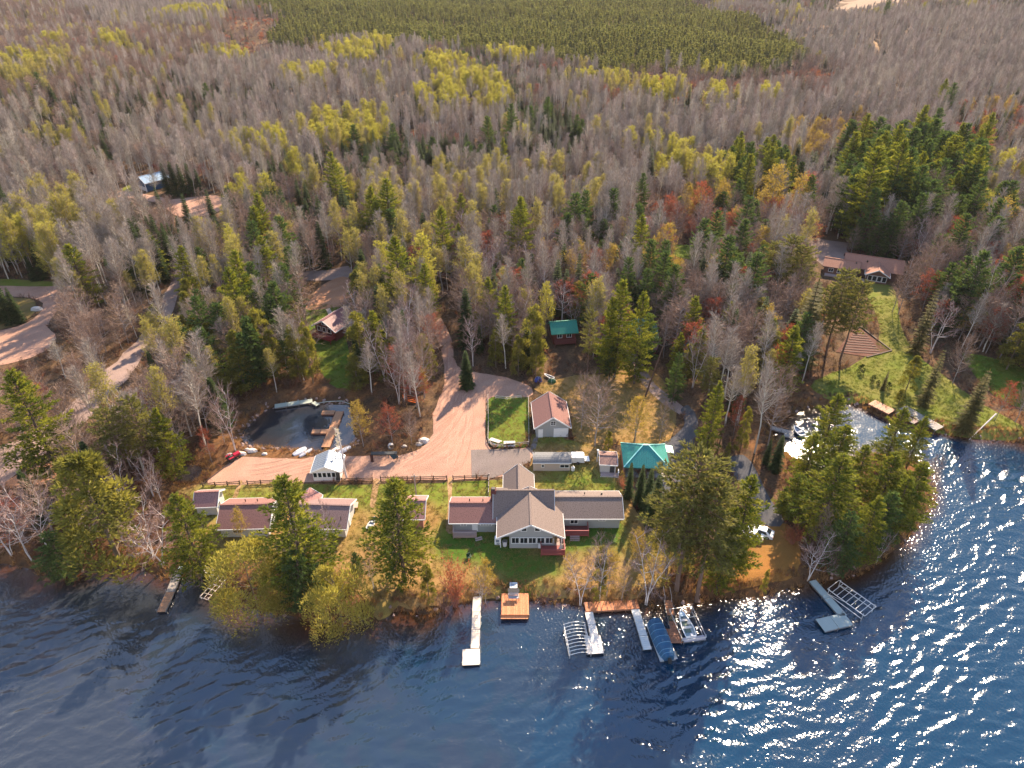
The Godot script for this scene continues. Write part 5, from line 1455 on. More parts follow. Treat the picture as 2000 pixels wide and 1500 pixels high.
# a gabled block: walls, two roof slopes with fascia boards and a ridge cap. Its ridge runs along x, or along z when turned.
func gable(o: Node3D, x: float, z: float, long: float, deep: float, eave: float, ridge: float, over: float, turned: bool, wall: Material, roof: Material, trim: Material, base := -0.3, walls := true) -> void:
	var b := Basis(Vector3.UP, PI / 2.0) if turned else Basis()
	var at := Vector3(x, 0, z)
	var f := func(px: float, py: float, pz: float) -> Vector3: return at + b * Vector3(px, py, pz)
	var l := long / 2.0
	var d := deep / 2.0
	if walls:
		var s := Shape.new()
		for e in [-1.0, 1.0]:
			s.quad(f.call(l * e, base, -d * e), f.call(l * e, base, d * e), f.call(l * e, eave, d * e), f.call(l * e, eave, -d * e))
			s.tri(f.call(l * e, eave, -d * e), f.call(l * e, eave, d * e), f.call(l * e, ridge, 0))
			s.quad(f.call(l * e, base, d * e), f.call(-l * e, base, d * e), f.call(-l * e, eave, d * e), f.call(l * e, eave, d * e))
		put("wall", s, wall, o)
	var slope := (ridge - eave) / d
	var lo := l + over
	var zo := d + over
	var ye := eave - slope * over
	var r := Shape.new()
	var t := 0.16
	for e in [-1.0, 1.0]:
		var p := [f.call(-lo, ridge + 0.02, 0), f.call(lo, ridge + 0.02, 0), f.call(lo, ye + 0.02, zo * e), f.call(-lo, ye + 0.02, zo * e)]
		var q := p.map(func(v): return v + Vector3.UP * t)
		r.quad(q[0], q[1], q[2], q[3])
		r.quad(p[3], p[2], p[1], p[0])
		for i in 4:
			r.quad(p[i], p[(i + 1) % 4], q[(i + 1) % 4], q[i])
	put("roof", r, roof, o)
	var c := Shape.new()
	c.bar(f.call(-lo, ridge + t + 0.04, 0), f.call(lo, ridge + t + 0.04, 0), 0.34, 0.07)
	put("ridge_cap", c, roof, o)
	var w := Shape.new()
	for e in [-1.0, 1.0]:
		for g in [-1.0, 1.0]:
			w.bar(f.call((lo + 0.035) * g, ridge + 0.1, 0), f.call((lo + 0.035) * g, ye + 0.06, zo * e), 0.06, 0.26)
		w.bar(f.call(-lo, ye + 0.06, (zo + 0.035) * e), f.call(lo, ye + 0.06, (zo + 0.035) * e), 0.06, 0.22)
	put("fascia", w, trim, o)


# a window on a wall that faces +z turned by deg: frame, and a pane for each light
func window(o: Node3D, at: Vector3, deg: float, w: float, h: float, cols := 2, rows := 1, frame: Material = null) -> void:
	var b := Basis(Vector3.UP, deg_to_rad(deg))
	var white := frame if frame else paint("white_trim", lin(0.74, 0.74, 0.72), 0.5)
	var s := Shape.new()
	var t := 0.1
	for e in [-1.0, 1.0]:
		s.box(at + b * Vector3(e * (w / 2.0), 0, 0.04), Vector3(t, h + t, 0.1), Color.WHITE, b)
		s.box(at + b * Vector3(0, e * (h / 2.0), 0.038), Vector3(w - t, t, 0.09), Color.WHITE, b)
	for i in range(1, cols):
		s.box(at + b * Vector3(lerpf(-w / 2.0, w / 2.0, float(i) / cols), 0, 0.036), Vector3(0.07, h - t, 0.08), Color.WHITE, b)
	for i in range(1, rows):
		s.box(at + b * Vector3(0, lerpf(-h / 2.0, h / 2.0, float(i) / rows), 0.034), Vector3(w - t, 0.06, 0.07), Color.WHITE, b)
	var f := put("window", s, white, o)
	for i in cols:
		for j in rows:
			var g := Shape.new()
			g.box(at + b * Vector3(lerpf(-w / 2.0, w / 2.0, (i + 0.5) / cols), lerpf(-h / 2.0, h / 2.0, (j + 0.5) / rows), 0.015), Vector3(w / cols - 0.07, h / rows - 0.06, 0.03), Color.WHITE, b)
			put("pane", g, paint("window_glass", lin(0.015, 0.02, 0.026), 0.08), f)


func door(o: Node3D, at: Vector3, deg: float, w: float, h: float, m: Material, panels := 0) -> void:
	var b := Basis(Vector3.UP, deg_to_rad(deg))
	var s := Shape.new()
	s.box(at + Vector3.UP * h / 2.0 + b * Vector3(0, 0, 0.03), Vector3(w, h, 0.08), Color.WHITE, b)
	var d := put("door" if panels == 0 else "garage_door", s, m, o)
	if panels == 0:
		var k := Shape.new()
		k.box(at + Vector3.UP * h * 0.48 + b * Vector3(w * 0.38, 0, 0.1), Vector3(0.08, 0.08, 0.08), Color.WHITE, b)
		put("handle", k, paint("dull_metal", lin(0.35, 0.34, 0.33), 0.4, 0.8), d)
	for i in panels:
		var p := Shape.new()
		p.box(at + Vector3.UP * h * (i + 0.5) / panels + b * Vector3(0, 0, 0.082), Vector3(w - 0.12, h / panels - 0.07, 0.03), Color.WHITE, b)
		put("panel", p, m, d)


# a railed timber deck with its boards, posts and rails; sides: which edges carry a rail (front, left, right, back)
func deck(o: Node3D, x0: float, x1: float, z0: float, z1: float, y: float, m: Material, sides: Array, rail_m: Material = null, wide := 0.16) -> void:
	var rm := rail_m if rail_m else m
	var n := int((x1 - x0) / wide)
	var s := Shape.new()
	for i in n:
		s.box(Vector3(lerpf(x0, x1, (i + 0.5) / n), y, (z0 + z1) / 2.0), Vector3((x1 - x0) / n - 0.015, 0.06, z1 - z0), Color.WHITE * rng.randf_range(0.8, 1.1))
	tag(put("deck_boards", s, m, o), "", "", "", "stuff")
	var f := Shape.new()
	f.box(Vector3((x0 + x1) / 2.0, y - 0.18, (z0 + z1) / 2.0), Vector3(x1 - x0 - 0.06, 0.26, z1 - z0 - 0.06))
	put("deck_frame", f, rm, o)
	var ends := {"front": [Vector3(x0, y, z1), Vector3(x1, y, z1)], "back": [Vector3(x0, y, z0), Vector3(x1, y, z0)], "left": [Vector3(x0, y, z0), Vector3(x0, y, z1)], "right": [Vector3(x1, y, z0), Vector3(x1, y, z1)]}
	for side in ["front", "left", "right", "back"]:
		var e: Array = ends[side]
		if side in sides:
			for r in [[1.0, 0.14], [0.18, 0.06]]:
				var rail := Shape.new()
				rail.bar(e[0] + Vector3.UP * r[0], e[1] + Vector3.UP * r[0], r[1], 0.075)
				put("rail", rail, rm, o)
			var bal := Shape.new()
			var k := int(e[0].distance_to(e[1]) / 0.16)
			for i in k:
				var p: Vector3 = e[0].lerp(e[1], (i + 0.5) / k)
				bal.bar(p + Vector3.UP * 0.1, p + Vector3.UP * 1.0, 0.05, 0.05)
			tag(put("balusters", bal, rm, o), "", "", "", "stuff")
		for p in e:
			var post := Shape.new()
			post.box(Vector3(p.x, (y + 0.5) / 2.0 - 0.1, p.z) + Vector3.UP * (0.25 if side in sides else -0.3), Vector3(0.11, y + (1.2 if side in sides else 0.0), 0.11))
			if side == "front" or side == "back" and sides.has("back"):
				put("post", post, rm, o)


func steps(o: Node3D, x: float, z: float, w: float, y: float, m: Material, deg := 0.0) -> void:
	var b := Basis(Vector3.UP, deg_to_rad(deg))
	var n := maxi(1, int(y / 0.19))
	for i in n:
		block("step", Vector3(x, y - 0.19 * (i + 1) + 0.04, z) + b * Vector3(0, 0, 0.28 * (i + 0.5)), Vector3(w, 0.07, 0.29), m, o, b)


func vent_pipe(o: Node3D, at: Vector3, r := 0.09, h := 0.5) -> void:
	var s := Shape.new()
	s.tube(at, at + Vector3.UP * h, r, r, Color.WHITE, 8, true)
	put("vent_pipe", s, paint("dark_metal", lin(0.06, 0.055, 0.05), 0.5, 0.5), o)


func ground_at(p: Vector2) -> Vector3:
	return Vector3(p.x, height(p.x, p.y), p.y)


func raise_buildings() -> void:
	var white := paint("white_trim", lin(0.74, 0.74, 0.72), 0.5)
	var siding := paint("grey_siding", lin(0.31, 0.325, 0.32), 0.7)
	var pale := paint("pale_siding", lin(0.55, 0.53, 0.50), 0.7)
	var shingle := roofing("brown_shingles", lin(0.225, 0.165, 0.14))
	var red_shingle := roofing("maroon_shingles", lin(0.28, 0.13, 0.108))
	var pink_roof := roofing("red_brown_shingles", lin(0.40, 0.19, 0.165))
	var red_wood := paint("red_stained_wood", lin(0.27, 0.06, 0.055), 0.7)
	var grey_wood := paint("greyed_deck_wood", lin(0.36, 0.26, 0.235), 0.8)
	var dark_red := paint("dark_red_boards", lin(0.17, 0.04, 0.035), 0.7)
	var brick := roofing("dark_brick", lin(0.16, 0.05, 0.045))

	# the lodge; its own zero is at (3, -84)
	var o := thing("lodge", "large grey lodge with brown shingle roofs and a wide gable facing the lake", "lodge", Vector3(3, LAND, -84))
	gable(o, -9.5, -2.75, 7.2, 5.4, 2.75, 4.15, 0.55, false, siding, red_shingle, white)
	gable(o, 9.2, -3.95, 12.4, 5.9, 2.85, 4.4, 0.55, false, siding, shingle, white)
	gable(o, -1.0, -3.7, 9.6, 6.6, 3.0, 6.15, 0.4, false, siding, shingle, white)
	gable(o, 0.05, -0.2, 8.0, 9.9, 3.35, 5.95, 0.62, true, siding, shingle, white, 2.95)
	gable(o, -1.8, -8.4, 6.0, 4.6, 3.0, 5.1, 0.5, true, siding, shingle, white)
	gable(o, -5.0, -7.2, 2.6, 2.2, 2.5, 3.3, 0.3, false, siding, shingle, white)
	block("wall", Vector3(0.33, 1.35, 0.0), Vector3(7.5, 3.3, 7.2), siding, o)
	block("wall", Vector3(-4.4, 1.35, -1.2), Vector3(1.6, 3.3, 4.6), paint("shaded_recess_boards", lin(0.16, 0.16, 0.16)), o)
	block("chimney", Vector3(-6.15, 3.2, -3.6), Vector3(0.9, 6.8, 0.9), brick, o)
	block("chimney_pot", Vector3(-6.15, 6.72, -3.6), Vector3(0.6, 0.25, 0.6), paint("dark_metal", lin(0.06, 0.055, 0.05), 0.5, 0.5), o)
	for x in [-2.45, -1.05, 0.35, 1.75, 3.15]:
		window(o, Vector3(x, 1.85, 3.61), 0, 1.24, 1.3, 2)
	for e in [-1.0, 1.0]:
		# half-moon lights under the gable
		var fr := Shape.new()
		var gl := Shape.new()
		var c := Vector3(0.05 + e * 0.65, 4.2, 3.83)
		for i in 8:
			var a0 := PI / 2.0 * i / 8.0
			var a1 := PI / 2.0 * (i + 1) / 8.0
			var p0 := Vector3(cos(a0) * e, sin(a0), 0)
			var p1 := Vector3(cos(a1) * e, sin(a1), 0)
			fr.quad(c + p0 * 1.0, c + p1 * 1.0, c + p1 * 0.82, c + p0 * 0.82)
			gl.tri(c + p0 * 0.83 - Vector3(0, 0, 0.01), c + p1 * 0.83 - Vector3(0, 0, 0.01), c - Vector3(0, 0, 0.01))
		fr.box(c + Vector3(0.5 * e, -0.05, 0), Vector3(1.04, 0.1, 0.06))
		fr.box(c + Vector3(0, 0.47, 0), Vector3(0.1, 1.0, 0.06))
		put("pane", gl, paint("window_glass", lin(0.015, 0.02, 0.026), 0.08), put("gable_window", fr, white, o))
	window(o, Vector3(-11.2, 1.95, -0.05), 0, 1.0, 0.7, 2)
	window(o, Vector3(-7.4, 1.95, -0.05), 0, 1.9, 0.7, 4)
	door(o, Vector3(-9.3, 0.35, -0.05), 0, 0.95, 2.05, white)
	window(o, Vector3(7.6, 1.75, -1.0), 0, 1.3, 1.2, 2)
	window(o, Vector3(12.4, 2.1, -1.0), 0, 1.2, 0.6, 2)
	window(o, Vector3(-13.1, 1.9, -2.75), -90, 1.2, 0.9, 2)
	door(o, Vector3(4.5, 0.75, 2.0), 90, 0.95, 2.05, white)
	vent_pipe(o, Vector3(-10.3, 3.9, -3.6))
	vent_pipe(o, Vector3(-8.0, 3.9, -3.6))
	vent_pipe(o, Vector3(12.6, 4.0, -5.2), 0.16, 0.4)
	vent_pipe(o, Vector3(9.6, 4.2, -5.0))
	deck(o, -12.9, -9.0, -0.05, 1.5, 0.55, grey_wood, ["front", "left"], grey_wood)
	deck(o, 5.4, 9.9, -0.95, 1.15, 0.6, dark_red, ["front", "left", "right"], red_wood)
	deck(o, 1.75, 5.6, 3.75, 5.6, 0.75, red_wood, ["front", "left", "right"], red_wood)
	deck(o, 4.12, 5.6, -0.6, 3.7, 0.75, grey_wood, ["right"], red_wood)
	steps(o, -8.7, 1.5, 1.2, 0.55, grey_wood, 20)
	steps(o, 7.6, 1.2, 1.6, 0.6, grey_wood)
	for x in [-4.9, 5.2]:
		block("porch_post", Vector3(x, 1.5, 3.5), Vector3(0.14, 2.95, 0.14), white, o)
	block("foundation", Vector3(0.33, 0.1, 3.62), Vector3(7.5, 0.5, 0.1), paint("concrete", lin(0.36, 0.33, 0.31), 0.9), o)

	# the garage
	o = thing("garage", "grey garage with a red-brown gable roof and white doors", "garage", Vector3(8.0, LAND, -114.9), 2.5)
	gable(o, 0, 0, 8.4, 6.6, 2.75, 5.1, 0.45, true, siding, red_shingle, white)
	door(o, Vector3(1.7, 0, 4.21), 0, 2.9, 2.2, white, 4)
	door(o, Vector3(-2.4, 0, 4.21), 0, 0.95, 2.05, white)
	window(o, Vector3(0.1, 3.55, 4.21), 0, 1.0, 0.95, 2, 2)
	window(o, Vector3(-3.32, 1.6, 0.5), -90, 1.0, 0.9, 2)

	# the long shed behind the lodge, and the white trailer hitched to its end
	o = thing("long_shed", "long narrow beige shed with a curved grey roof beside the asphalt pad", "shed", Vector3(7.55, LAND, -101.3))
	var wall := Shape.new()
	wall.box(Vector3(0, 1.1, 0), Vector3(7.0, 2.5, 2.5))
	put("wall", wall, paint("beige_siding", lin(0.48, 0.40, 0.335), 0.7), o)
	var roof := Shape.new()
	var rings := []
	for x in [-3.65, 3.65]:
		var ring := []
		for i in 9:
			var a := lerpf(0.12, PI - 0.12, i / 8.0)
			ring.append(Vector3(x, 2.2 + sin(a) * 0.75, cos(a) * 1.6))
		rings.append(ring)
	roof.skin(rings, Color.WHITE, false)
	var low := rings.map(func(r): return r.map(func(v): return v - Vector3.UP * 0.1))
	roof.skin(low, Color.WHITE, false)
	for k in 2:
		for i in 8:
			roof.quad(rings[k][i], rings[k][i + 1], low[k][i + 1], low[k][i])
	put("roof", roof, roofing("grey_roll_roofing", lin(0.17, 0.17, 0.175), 0.7), o)
	var edge := Shape.new()
	for e in [-1.0, 1.0]:
		edge.bar(Vector3(-3.65, 2.24, 1.62 * e), Vector3(3.65, 2.24, 1.62 * e), 0.07, 0.16)
	put("fascia", edge, white, o)
	window(o, Vector3(-1.7, 1.35, 1.26), 0, 0.5, 0.6, 1)
	window(o, Vector3(2.4, 1.3, 1.26), 0, 1.7, 0.75, 2)
	vent_pipe(o, Vector3(-3.3, 2.5, -1.0), 0.08, 0.6)
	o = thing("propane_tank", "small white tank at the lawn end of the long shed", "tank", Vector3(11.6, LAND, -100.2))
	var tank := Shape.new()
	tank.tube(Vector3(0, 0.15, 0), Vector3(0, 0.85, 0), 0.36, 0.36, Color.WHITE, 12)
	tank.tube(Vector3(0, 0.85, 0), Vector3(0, 1.05, 0), 0.36, 0.12, Color.WHITE, 12, true)
	put("tank_body", tank, white, o)
	block("valve", Vector3(0, 1.13, 0), Vector3(0.14, 0.16, 0.14), paint("dull_metal", lin(0.35, 0.34, 0.33), 0.4, 0.8), o)
	block("foot", Vector3(0, 0.08, 0), Vector3(0.5, 0.16, 0.5), paint("dull_metal", lin(0.35, 0.34, 0.33), 0.4, 0.8), o)
	o = thing("utility_trailer", "white covered trailer parked at the right end of the long shed", "trailer", Vector3(12.7, LAND, -102.9))
	block("body", Vector3(0, 1.0, 0), Vector3(2.5, 1.2, 1.7), white, o)
	block("lid", Vector3(-0.1, 1.66, 0), Vector3(2.3, 0.12, 1.8), paint("bright_white", lin(0.82, 0.82, 0.82), 0.4), o)
	block("tailgate", Vector3(1.75, 0.75, 0), Vector3(1.0, 0.08, 1.5), white, o)
	for e in [-1.0, 1.0]:
		var tyre := Shape.new()
		tyre.tube(Vector3(0, 0.32, 0.86 * e), Vector3(0, 0.32, 1.04 * e), 0.32, 0.32, Color.WHITE, 12, true)
		put("wheel", tyre, paint("rubber", lin(0.025, 0.025, 0.025), 0.8), o)

	# the little shed
	o = thing("garden_shed", "small pale shed with a brown pent roof left of the teal-roofed pavilion", "shed", ground_at(Vector2(18.3, -101.32)), -4)
	gable(o, 0, 0, 2.9, 3.6, 2.1, 2.75, 0.25, false, pale, roofing("tan_shingles", lin(0.30, 0.17, 0.14)), white)
	door(o, Vector3(0.75, 0, 1.81), 0, 0.85, 1.85, paint("dark_doorway", lin(0.05, 0.05, 0.05)))
	deck(o, -1.4, 1.9, 1.95, 3.1, 0.25, grey_wood, ["right"], white)
	o = thing("stove_pipe_post", "thin white pole beside the small pale shed", "pole", ground_at(Vector2(16.49, -102.86)))
	block("pole", Vector3(0, 1.4, 0), Vector3(0.14, 2.8, 0.14), white, o)
	block("cap", Vector3(0, 2.85, 0), Vector3(0.34, 0.24, 0.34), white, o)

	# the pavilion with its hipped teal roof
	var teal := roofing("teal_metal_roof", lin(0.04, 0.29, 0.245), 0.42, 0.1)
	var pale_teal := paint("pale_teal_cap", lin(0.28, 0.62, 0.56), 0.4)
	o = thing("pavilion", "open pavilion under a large hipped teal metal roof", "pavilion", Vector3(25.3, LAND, -101.6), -3)
	var hip := Shape.new()
	var eave := [Vector3(-4.3, 2.6, 3.7), Vector3(4.3, 2.6, 3.7), Vector3(4.3, 2.6, -3.7), Vector3(-4.3, 2.6, -3.7)]
	var ra := Vector3(-0.5, 4.9, -0.3)
	var rb := Vector3(0.5, 4.9, -0.3)
	hip.quad(eave[0], ra, rb, eave[1])
	hip.tri(eave[1], rb, eave[2])
	hip.quad(eave[2], rb, ra, eave[3])
	hip.tri(eave[3], ra, eave[0])
	for i in 4:
		hip.quad(eave[i], eave[(i + 1) % 4], eave[(i + 1) % 4] - Vector3.UP * 0.2, eave[i] - Vector3.UP * 0.2)
	put("roof", hip, teal, o)
	for i in 4:
		var cap := Shape.new()
		cap.bar(eave[i] + Vector3.UP * 0.05, (ra if i in [0, 3] else rb) + Vector3.UP * 0.05, 0.2, 0.09)
		put("hip_cap", cap, pale_teal, o)
	var rc := Shape.new()
	rc.bar(ra + Vector3.UP * 0.06, rb + Vector3.UP * 0.06, 0.26, 0.1)
	put("ridge_cap", rc, pale_teal, o)
	var seams := Shape.new()
	for i in range(1, 20):
		var u := i / 20.0
		for e in [[0, 1, ra, rb], [2, 3, rb, ra]]:
			var p: Vector3 = eave[e[0]].lerp(eave[e[1]], u)
			var top := 1.0 - absf(u - 0.5) * 1.75
			var q: Vector3 = Vector3(p.x, lerpf(2.6, 4.9, top), lerpf(p.z, -0.3, top))
			seams.bar(p + Vector3.UP * 0.03, q + Vector3.UP * 0.03, 0.04, 0.05)
	tag(put("roof_seams", seams, teal, o), "", "", "", "stuff")
	for x in [-4.0, 0.0, 4.0]:
		for z in [-3.4, 3.4]:
			block("post", Vector3(x, 1.25, z), Vector3(0.18, 2.6, 0.18), paint("brown_post", lin(0.14, 0.07, 0.045)), o)
	block("side_wall", Vector3(-4.05, 0.9, 0), Vector3(0.1, 1.8, 6.4), paint("salmon_boards", lin(0.35, 0.16, 0.12)), o)
	block("porch_roof", Vector3(4.95, 2.5, -2.3), Vector3(1.4, 0.12, 2.2), teal, o, Basis(Vector3.BACK, -0.16))
	block("floor_slab", Vector3(0, 0.08, 0), Vector3(8.2, 0.16, 7.0), paint("concrete", lin(0.36, 0.33, 0.31), 0.9), o)

	# the sunroom by the gravel yard
	var tin := roofing("white_metal_roof", lin(0.42, 0.47, 0.52), 0.35, 0.3)
	o = thing("sunroom_hut", "small white sunroom hut with a shiny metal roof at the yard's edge", "hut", ground_at(Vector2(-34.62, -99.52)), 2)
	gable(o, 0, 0, 4.4, 5.0, 2.25, 3.4, 0.3, true, white, tin, white)
	for x in [-2.05, -1.2, -0.35, 0.5, 1.35]:
		window(o, Vector3(x, 1.45, 2.21), 0, 0.72, 1.15, 1)
	door(o, Vector3(2.05, 0, 2.21), 0, 0.8, 2.0, paint("dark_doorway", lin(0.05, 0.05, 0.05)))
	for z in [-1.4, 0.0, 1.4]:
		window(o, Vector3(-2.51, 1.45, z), -90, 1.0, 1.15, 1)
	var ribs := Shape.new()
	for i in 9:
		var z := lerpf(-2.5, 2.5, i / 8.0)
		for e in [-1.0, 1.0]:
			ribs.bar(Vector3(0, 3.61, z * 0.95), Vector3(2.78 * e, 2.31, z * 0.95), 0.05, 0.06)
	tag(put("roof_seams", ribs, tin, o), "", "", "", "stuff")

	# lakeside cabins
	o = thing("cabin", "small white-gabled cabin with a pink roof, leftmost of the lakeside row", "cabin", ground_at(Vector2(-53.48, -90.03)), 4)
	gable(o, 0, 0, 3.4, 3.8, 2.4, 3.7, 0.4, false, pale, pink_roof, white)
	window(o, Vector3(1.71, 1.4, 0.6), 90, 0.9, 0.9, 2)
	o = thing("cabin", "wide cabin with a maroon roof and white gable, second of the lakeside row", "cabin", ground_at(Vector2(-45.14, -86.2)), 2)
	gable(o, 0, 0, 7.9, 6.6, 2.5, 4.3, 0.5, false, pale, red_shingle, white)
	window(o, Vector3(2.3, 1.5, 3.31), 0, 0.9, 0.8, 2)
	window(o, Vector3(-1.2, 1.5, 3.31), 0, 1.4, 0.8, 2)
	window(o, Vector3(3.96, 1.5, 0.4), 90, 1.0, 0.9, 2)
	door(o, Vector3(3.96, 0, -1.4), 90, 0.9, 2.0, white)
	vent_pipe(o, Vector3(-0.6, 4.0, -1.2))
	vent_pipe(o, Vector3(1.4, 3.9, -1.3))
	o = thing("cabin", "cabin with a brown roof half hidden by the tall white pine, third of the row", "cabin", ground_at(Vector2(-32.88, -86.2)), -2)
	gable(o, 0.6, 0, 8.6, 6.4, 2.5, 4.2, 0.5, false, pale, roofing("mauve_shingles", lin(0.27, 0.165, 0.15)), white)
	gable(o, -2.9, -2.6, 3.4, 3.2, 2.4, 3.7, 0.4, true, paint("tan_boards", lin(0.45, 0.26, 0.13)), pink_roof, white)
	window(o, Vector3(2.4, 1.6, 3.21), 0, 1.7, 0.6, 4)
	door(o, Vector3(4.92, 0, 0.3), 90, 0.9, 2.0, white)
	vent_pipe(o, Vector3(4.2, 2.9, 2.2), 0.07, 1.0)
	o = thing("cabin", "small pink-roofed cabin behind the wide white pine, rightmost of the row", "cabin", ground_at(Vector2(-17.42, -87.71)), 0)
	gable(o, 0, 0, 4.4, 5.2, 2.4, 3.8, 0.4, false, paint("salmon_boards", lin(0.35, 0.16, 0.12)), pink_roof, white)
	window(o, Vector3(2.21, 1.4, 0.6), 90, 0.9, 0.9, 2)

	# cabins in the woods
	o = thing("log_cabin", "red log cabin with a maroon roof and a railed porch above a narrow lawn", "cabin", ground_at(Vector2(-45.83, -154.27)), -27)
	var logs := paint("red_logs", lin(0.16, 0.035, 0.025), 0.7)
	gable(o, 0, -1.2, 8.0, 6.4, 3.3, 5.2, 0.7, true, logs, roofing("rose_metal_roof", lin(0.30, 0.115, 0.11), 0.6), white)
	deck(o, -3.2, 3.2, 2.9, 5.0, 1.3, red_wood, ["front", "left", "right"], paint("bright_red_rail", lin(0.33, 0.04, 0.03), 0.6))
	for x in [-1.9, -0.3, 1.3]:
		window(o, Vector3(x, 2.5, 2.81), 0, 1.1, 1.3, 1)
	window(o, Vector3(0, 4.2, 2.81), 0, 1.6, 0.7, 2)
	o = thing("boardwalk", "short pale boardwalk between the orange drive and the red log cabin", "walkway", ground_at(Vector2(-49.8, -166.69)), 24)
	for i in 9:
		block("plank", Vector3(0, 0.12, (i - 4) * 0.42), Vector3(1.2, 0.08, 0.38), paint("pale_planks", lin(0.5, 0.38, 0.3), 0.85), o)
	o = thing("green_roof_cabin", "small red cabin with a bright green metal roof in the pines", "cabin", ground_at(Vector2(12.74, -151.58)), 8)
	var green := roofing("green_metal_roof", lin(0.015, 0.26, 0.17), 0.42, 0.1)
	gable(o, 0, 0, 5.6, 4.6, 3.4, 5.0, 0.6, false, logs, green, paint("green_trim", lin(0.03, 0.2, 0.13)))
	window(o, Vector3(-1.2, 2.2, 2.31), 0, 1.2, 1.0, 2)
	window(o, Vector3(1.2, 2.2, 2.31), 0, 1.2, 1.0, 2)
	deck(o, -2.6, 2.6, 2.4, 3.9, 1.0, dark_red, ["front", "left", "right"], dark_red)
	o = thing("green_roof_cabin", "green-roofed cabin almost hidden behind the tall white pines", "cabin", ground_at(Vector2(32.93, -151.05)), -6)
	gable(o, 0, 0, 7.0, 6.0, 2.8, 4.9, 0.6, true, logs, roofing("pale_green_roof", lin(0.10, 0.36, 0.30), 0.4, 0.1), white)
	o = thing("red_lean_to", "salmon lean-to roof below the hidden green-roofed cabin", "shed", ground_at(Vector2(33.88, -144.4)), -25)
	block("roof", Vector3(0, 2.3, 0), Vector3(3.4, 0.14, 2.6), pink_roof, o, Basis(Vector3.RIGHT, 0.3))
	block("wall", Vector3(0, 1.0, -0.3), Vector3(3.0, 2.2, 1.8), logs, o)
	o = thing("green_roof_cabin", "long green-roofed cabin under the broad pine", "cabin", ground_at(Vector2(44.86, -141.96)), -8)
	gable(o, 0, 0, 7.8, 6.0, 2.8, 4.6, 0.6, false, logs, roofing("pale_green_roof", lin(0.10, 0.36, 0.30), 0.4, 0.1), white)
	window(o, Vector3(1.0, 1.6, 3.01), 0, 1.2, 1.0, 2)
	o = thing("woodland_house", "pale-roofed house barely showing behind the scarlet maples", "house", ground_at(Vector2(47.89, -229.01)), 8)
	gable(o, 0, 0, 9.0, 7.0, 2.8, 4.6, 0.6, false, pale, roofing("pale_pink_roof", lin(0.5, 0.38, 0.34)), white)

	# the brown house by the lawn
	var hb := paint("brown_boards", lin(0.15, 0.075, 0.055), 0.7)
	var rust := roofing("rust_shingles", lin(0.42, 0.19, 0.12))
	o = thing("brown_house", "long brown house with rust-coloured roofs at the top of the lawn", "house", ground_at(Vector2(105.77, -190.77)), -24)
	gable(o, 2.2, -3.2, 15.0, 8.0, 2.8, 5.0, 0.7, false, hb, rust, paint("dark_fascia", lin(0.1, 0.05, 0.04)))
	gable(o, -6.4, 0.2, 9.0, 6.0, 2.7, 4.0, 0.6, false, hb, rust, paint("dark_fascia", lin(0.1, 0.05, 0.04)))
	gable(o, 3.6, 1.2, 7.0, 5.6, 2.7, 4.2, 0.6, true, hb, rust, white)
	for x in [1.7, 3.0, 4.3, 5.6]:
		window(o, Vector3(x, 1.5, 4.71), 0, 1.1, 1.6, 1)
	for z in [1.2, 2.6]:
		window(o, Vector3(0.78, 1.5, z), -90, 1.1, 1.5, 1)
	for x in [-9.0, -6.6, -4.2]:
		window(o, Vector3(x, 1.5, 3.21), 0, 1.3, 1.1, 2)
	vent_pipe(o, Vector3(-2.6, 3.6, 0.9), 0.2, 0.5)
	vent_pipe(o, Vector3(0.4, 4.0, -1.0), 0.2, 0.5)
	deck(o, -10.5, 0.6, 3.3, 5.0, 0.35, grey_wood, [], grey_wood)

	# the blue hut
	o = thing("blue_hut", "small blue hut with a pale metal roof beside dark spruces", "hut", ground_at(Vector2(-146.47, -278.53)), -36)
	gable(o, 0, 0, 9.5, 6.4, 3.6, 5.4, 0.6, true, paint("blue_boards", lin(0.015, 0.07, 0.16), 0.6), roofing("blue_grey_metal_roof", lin(0.42, 0.55, 0.66), 0.35, 0.2), white)
	var lower := Shape.new()
	for i in 9:
		lower.box(Vector3(-2.8 + i * 0.7, 0.8, 4.79), Vector3(0.45, 1.6, 0.06))
	tag(put("white_slats", lower, white, o), "", "", "", "stuff")
	for e in [-1.0, 1.0]:
		block("corner_post", Vector3(3.25 * e, 1.7, 5.2), Vector3(0.2, 3.6, 0.2), white, o)


# ---------------------------------------------------------------- docks and boats

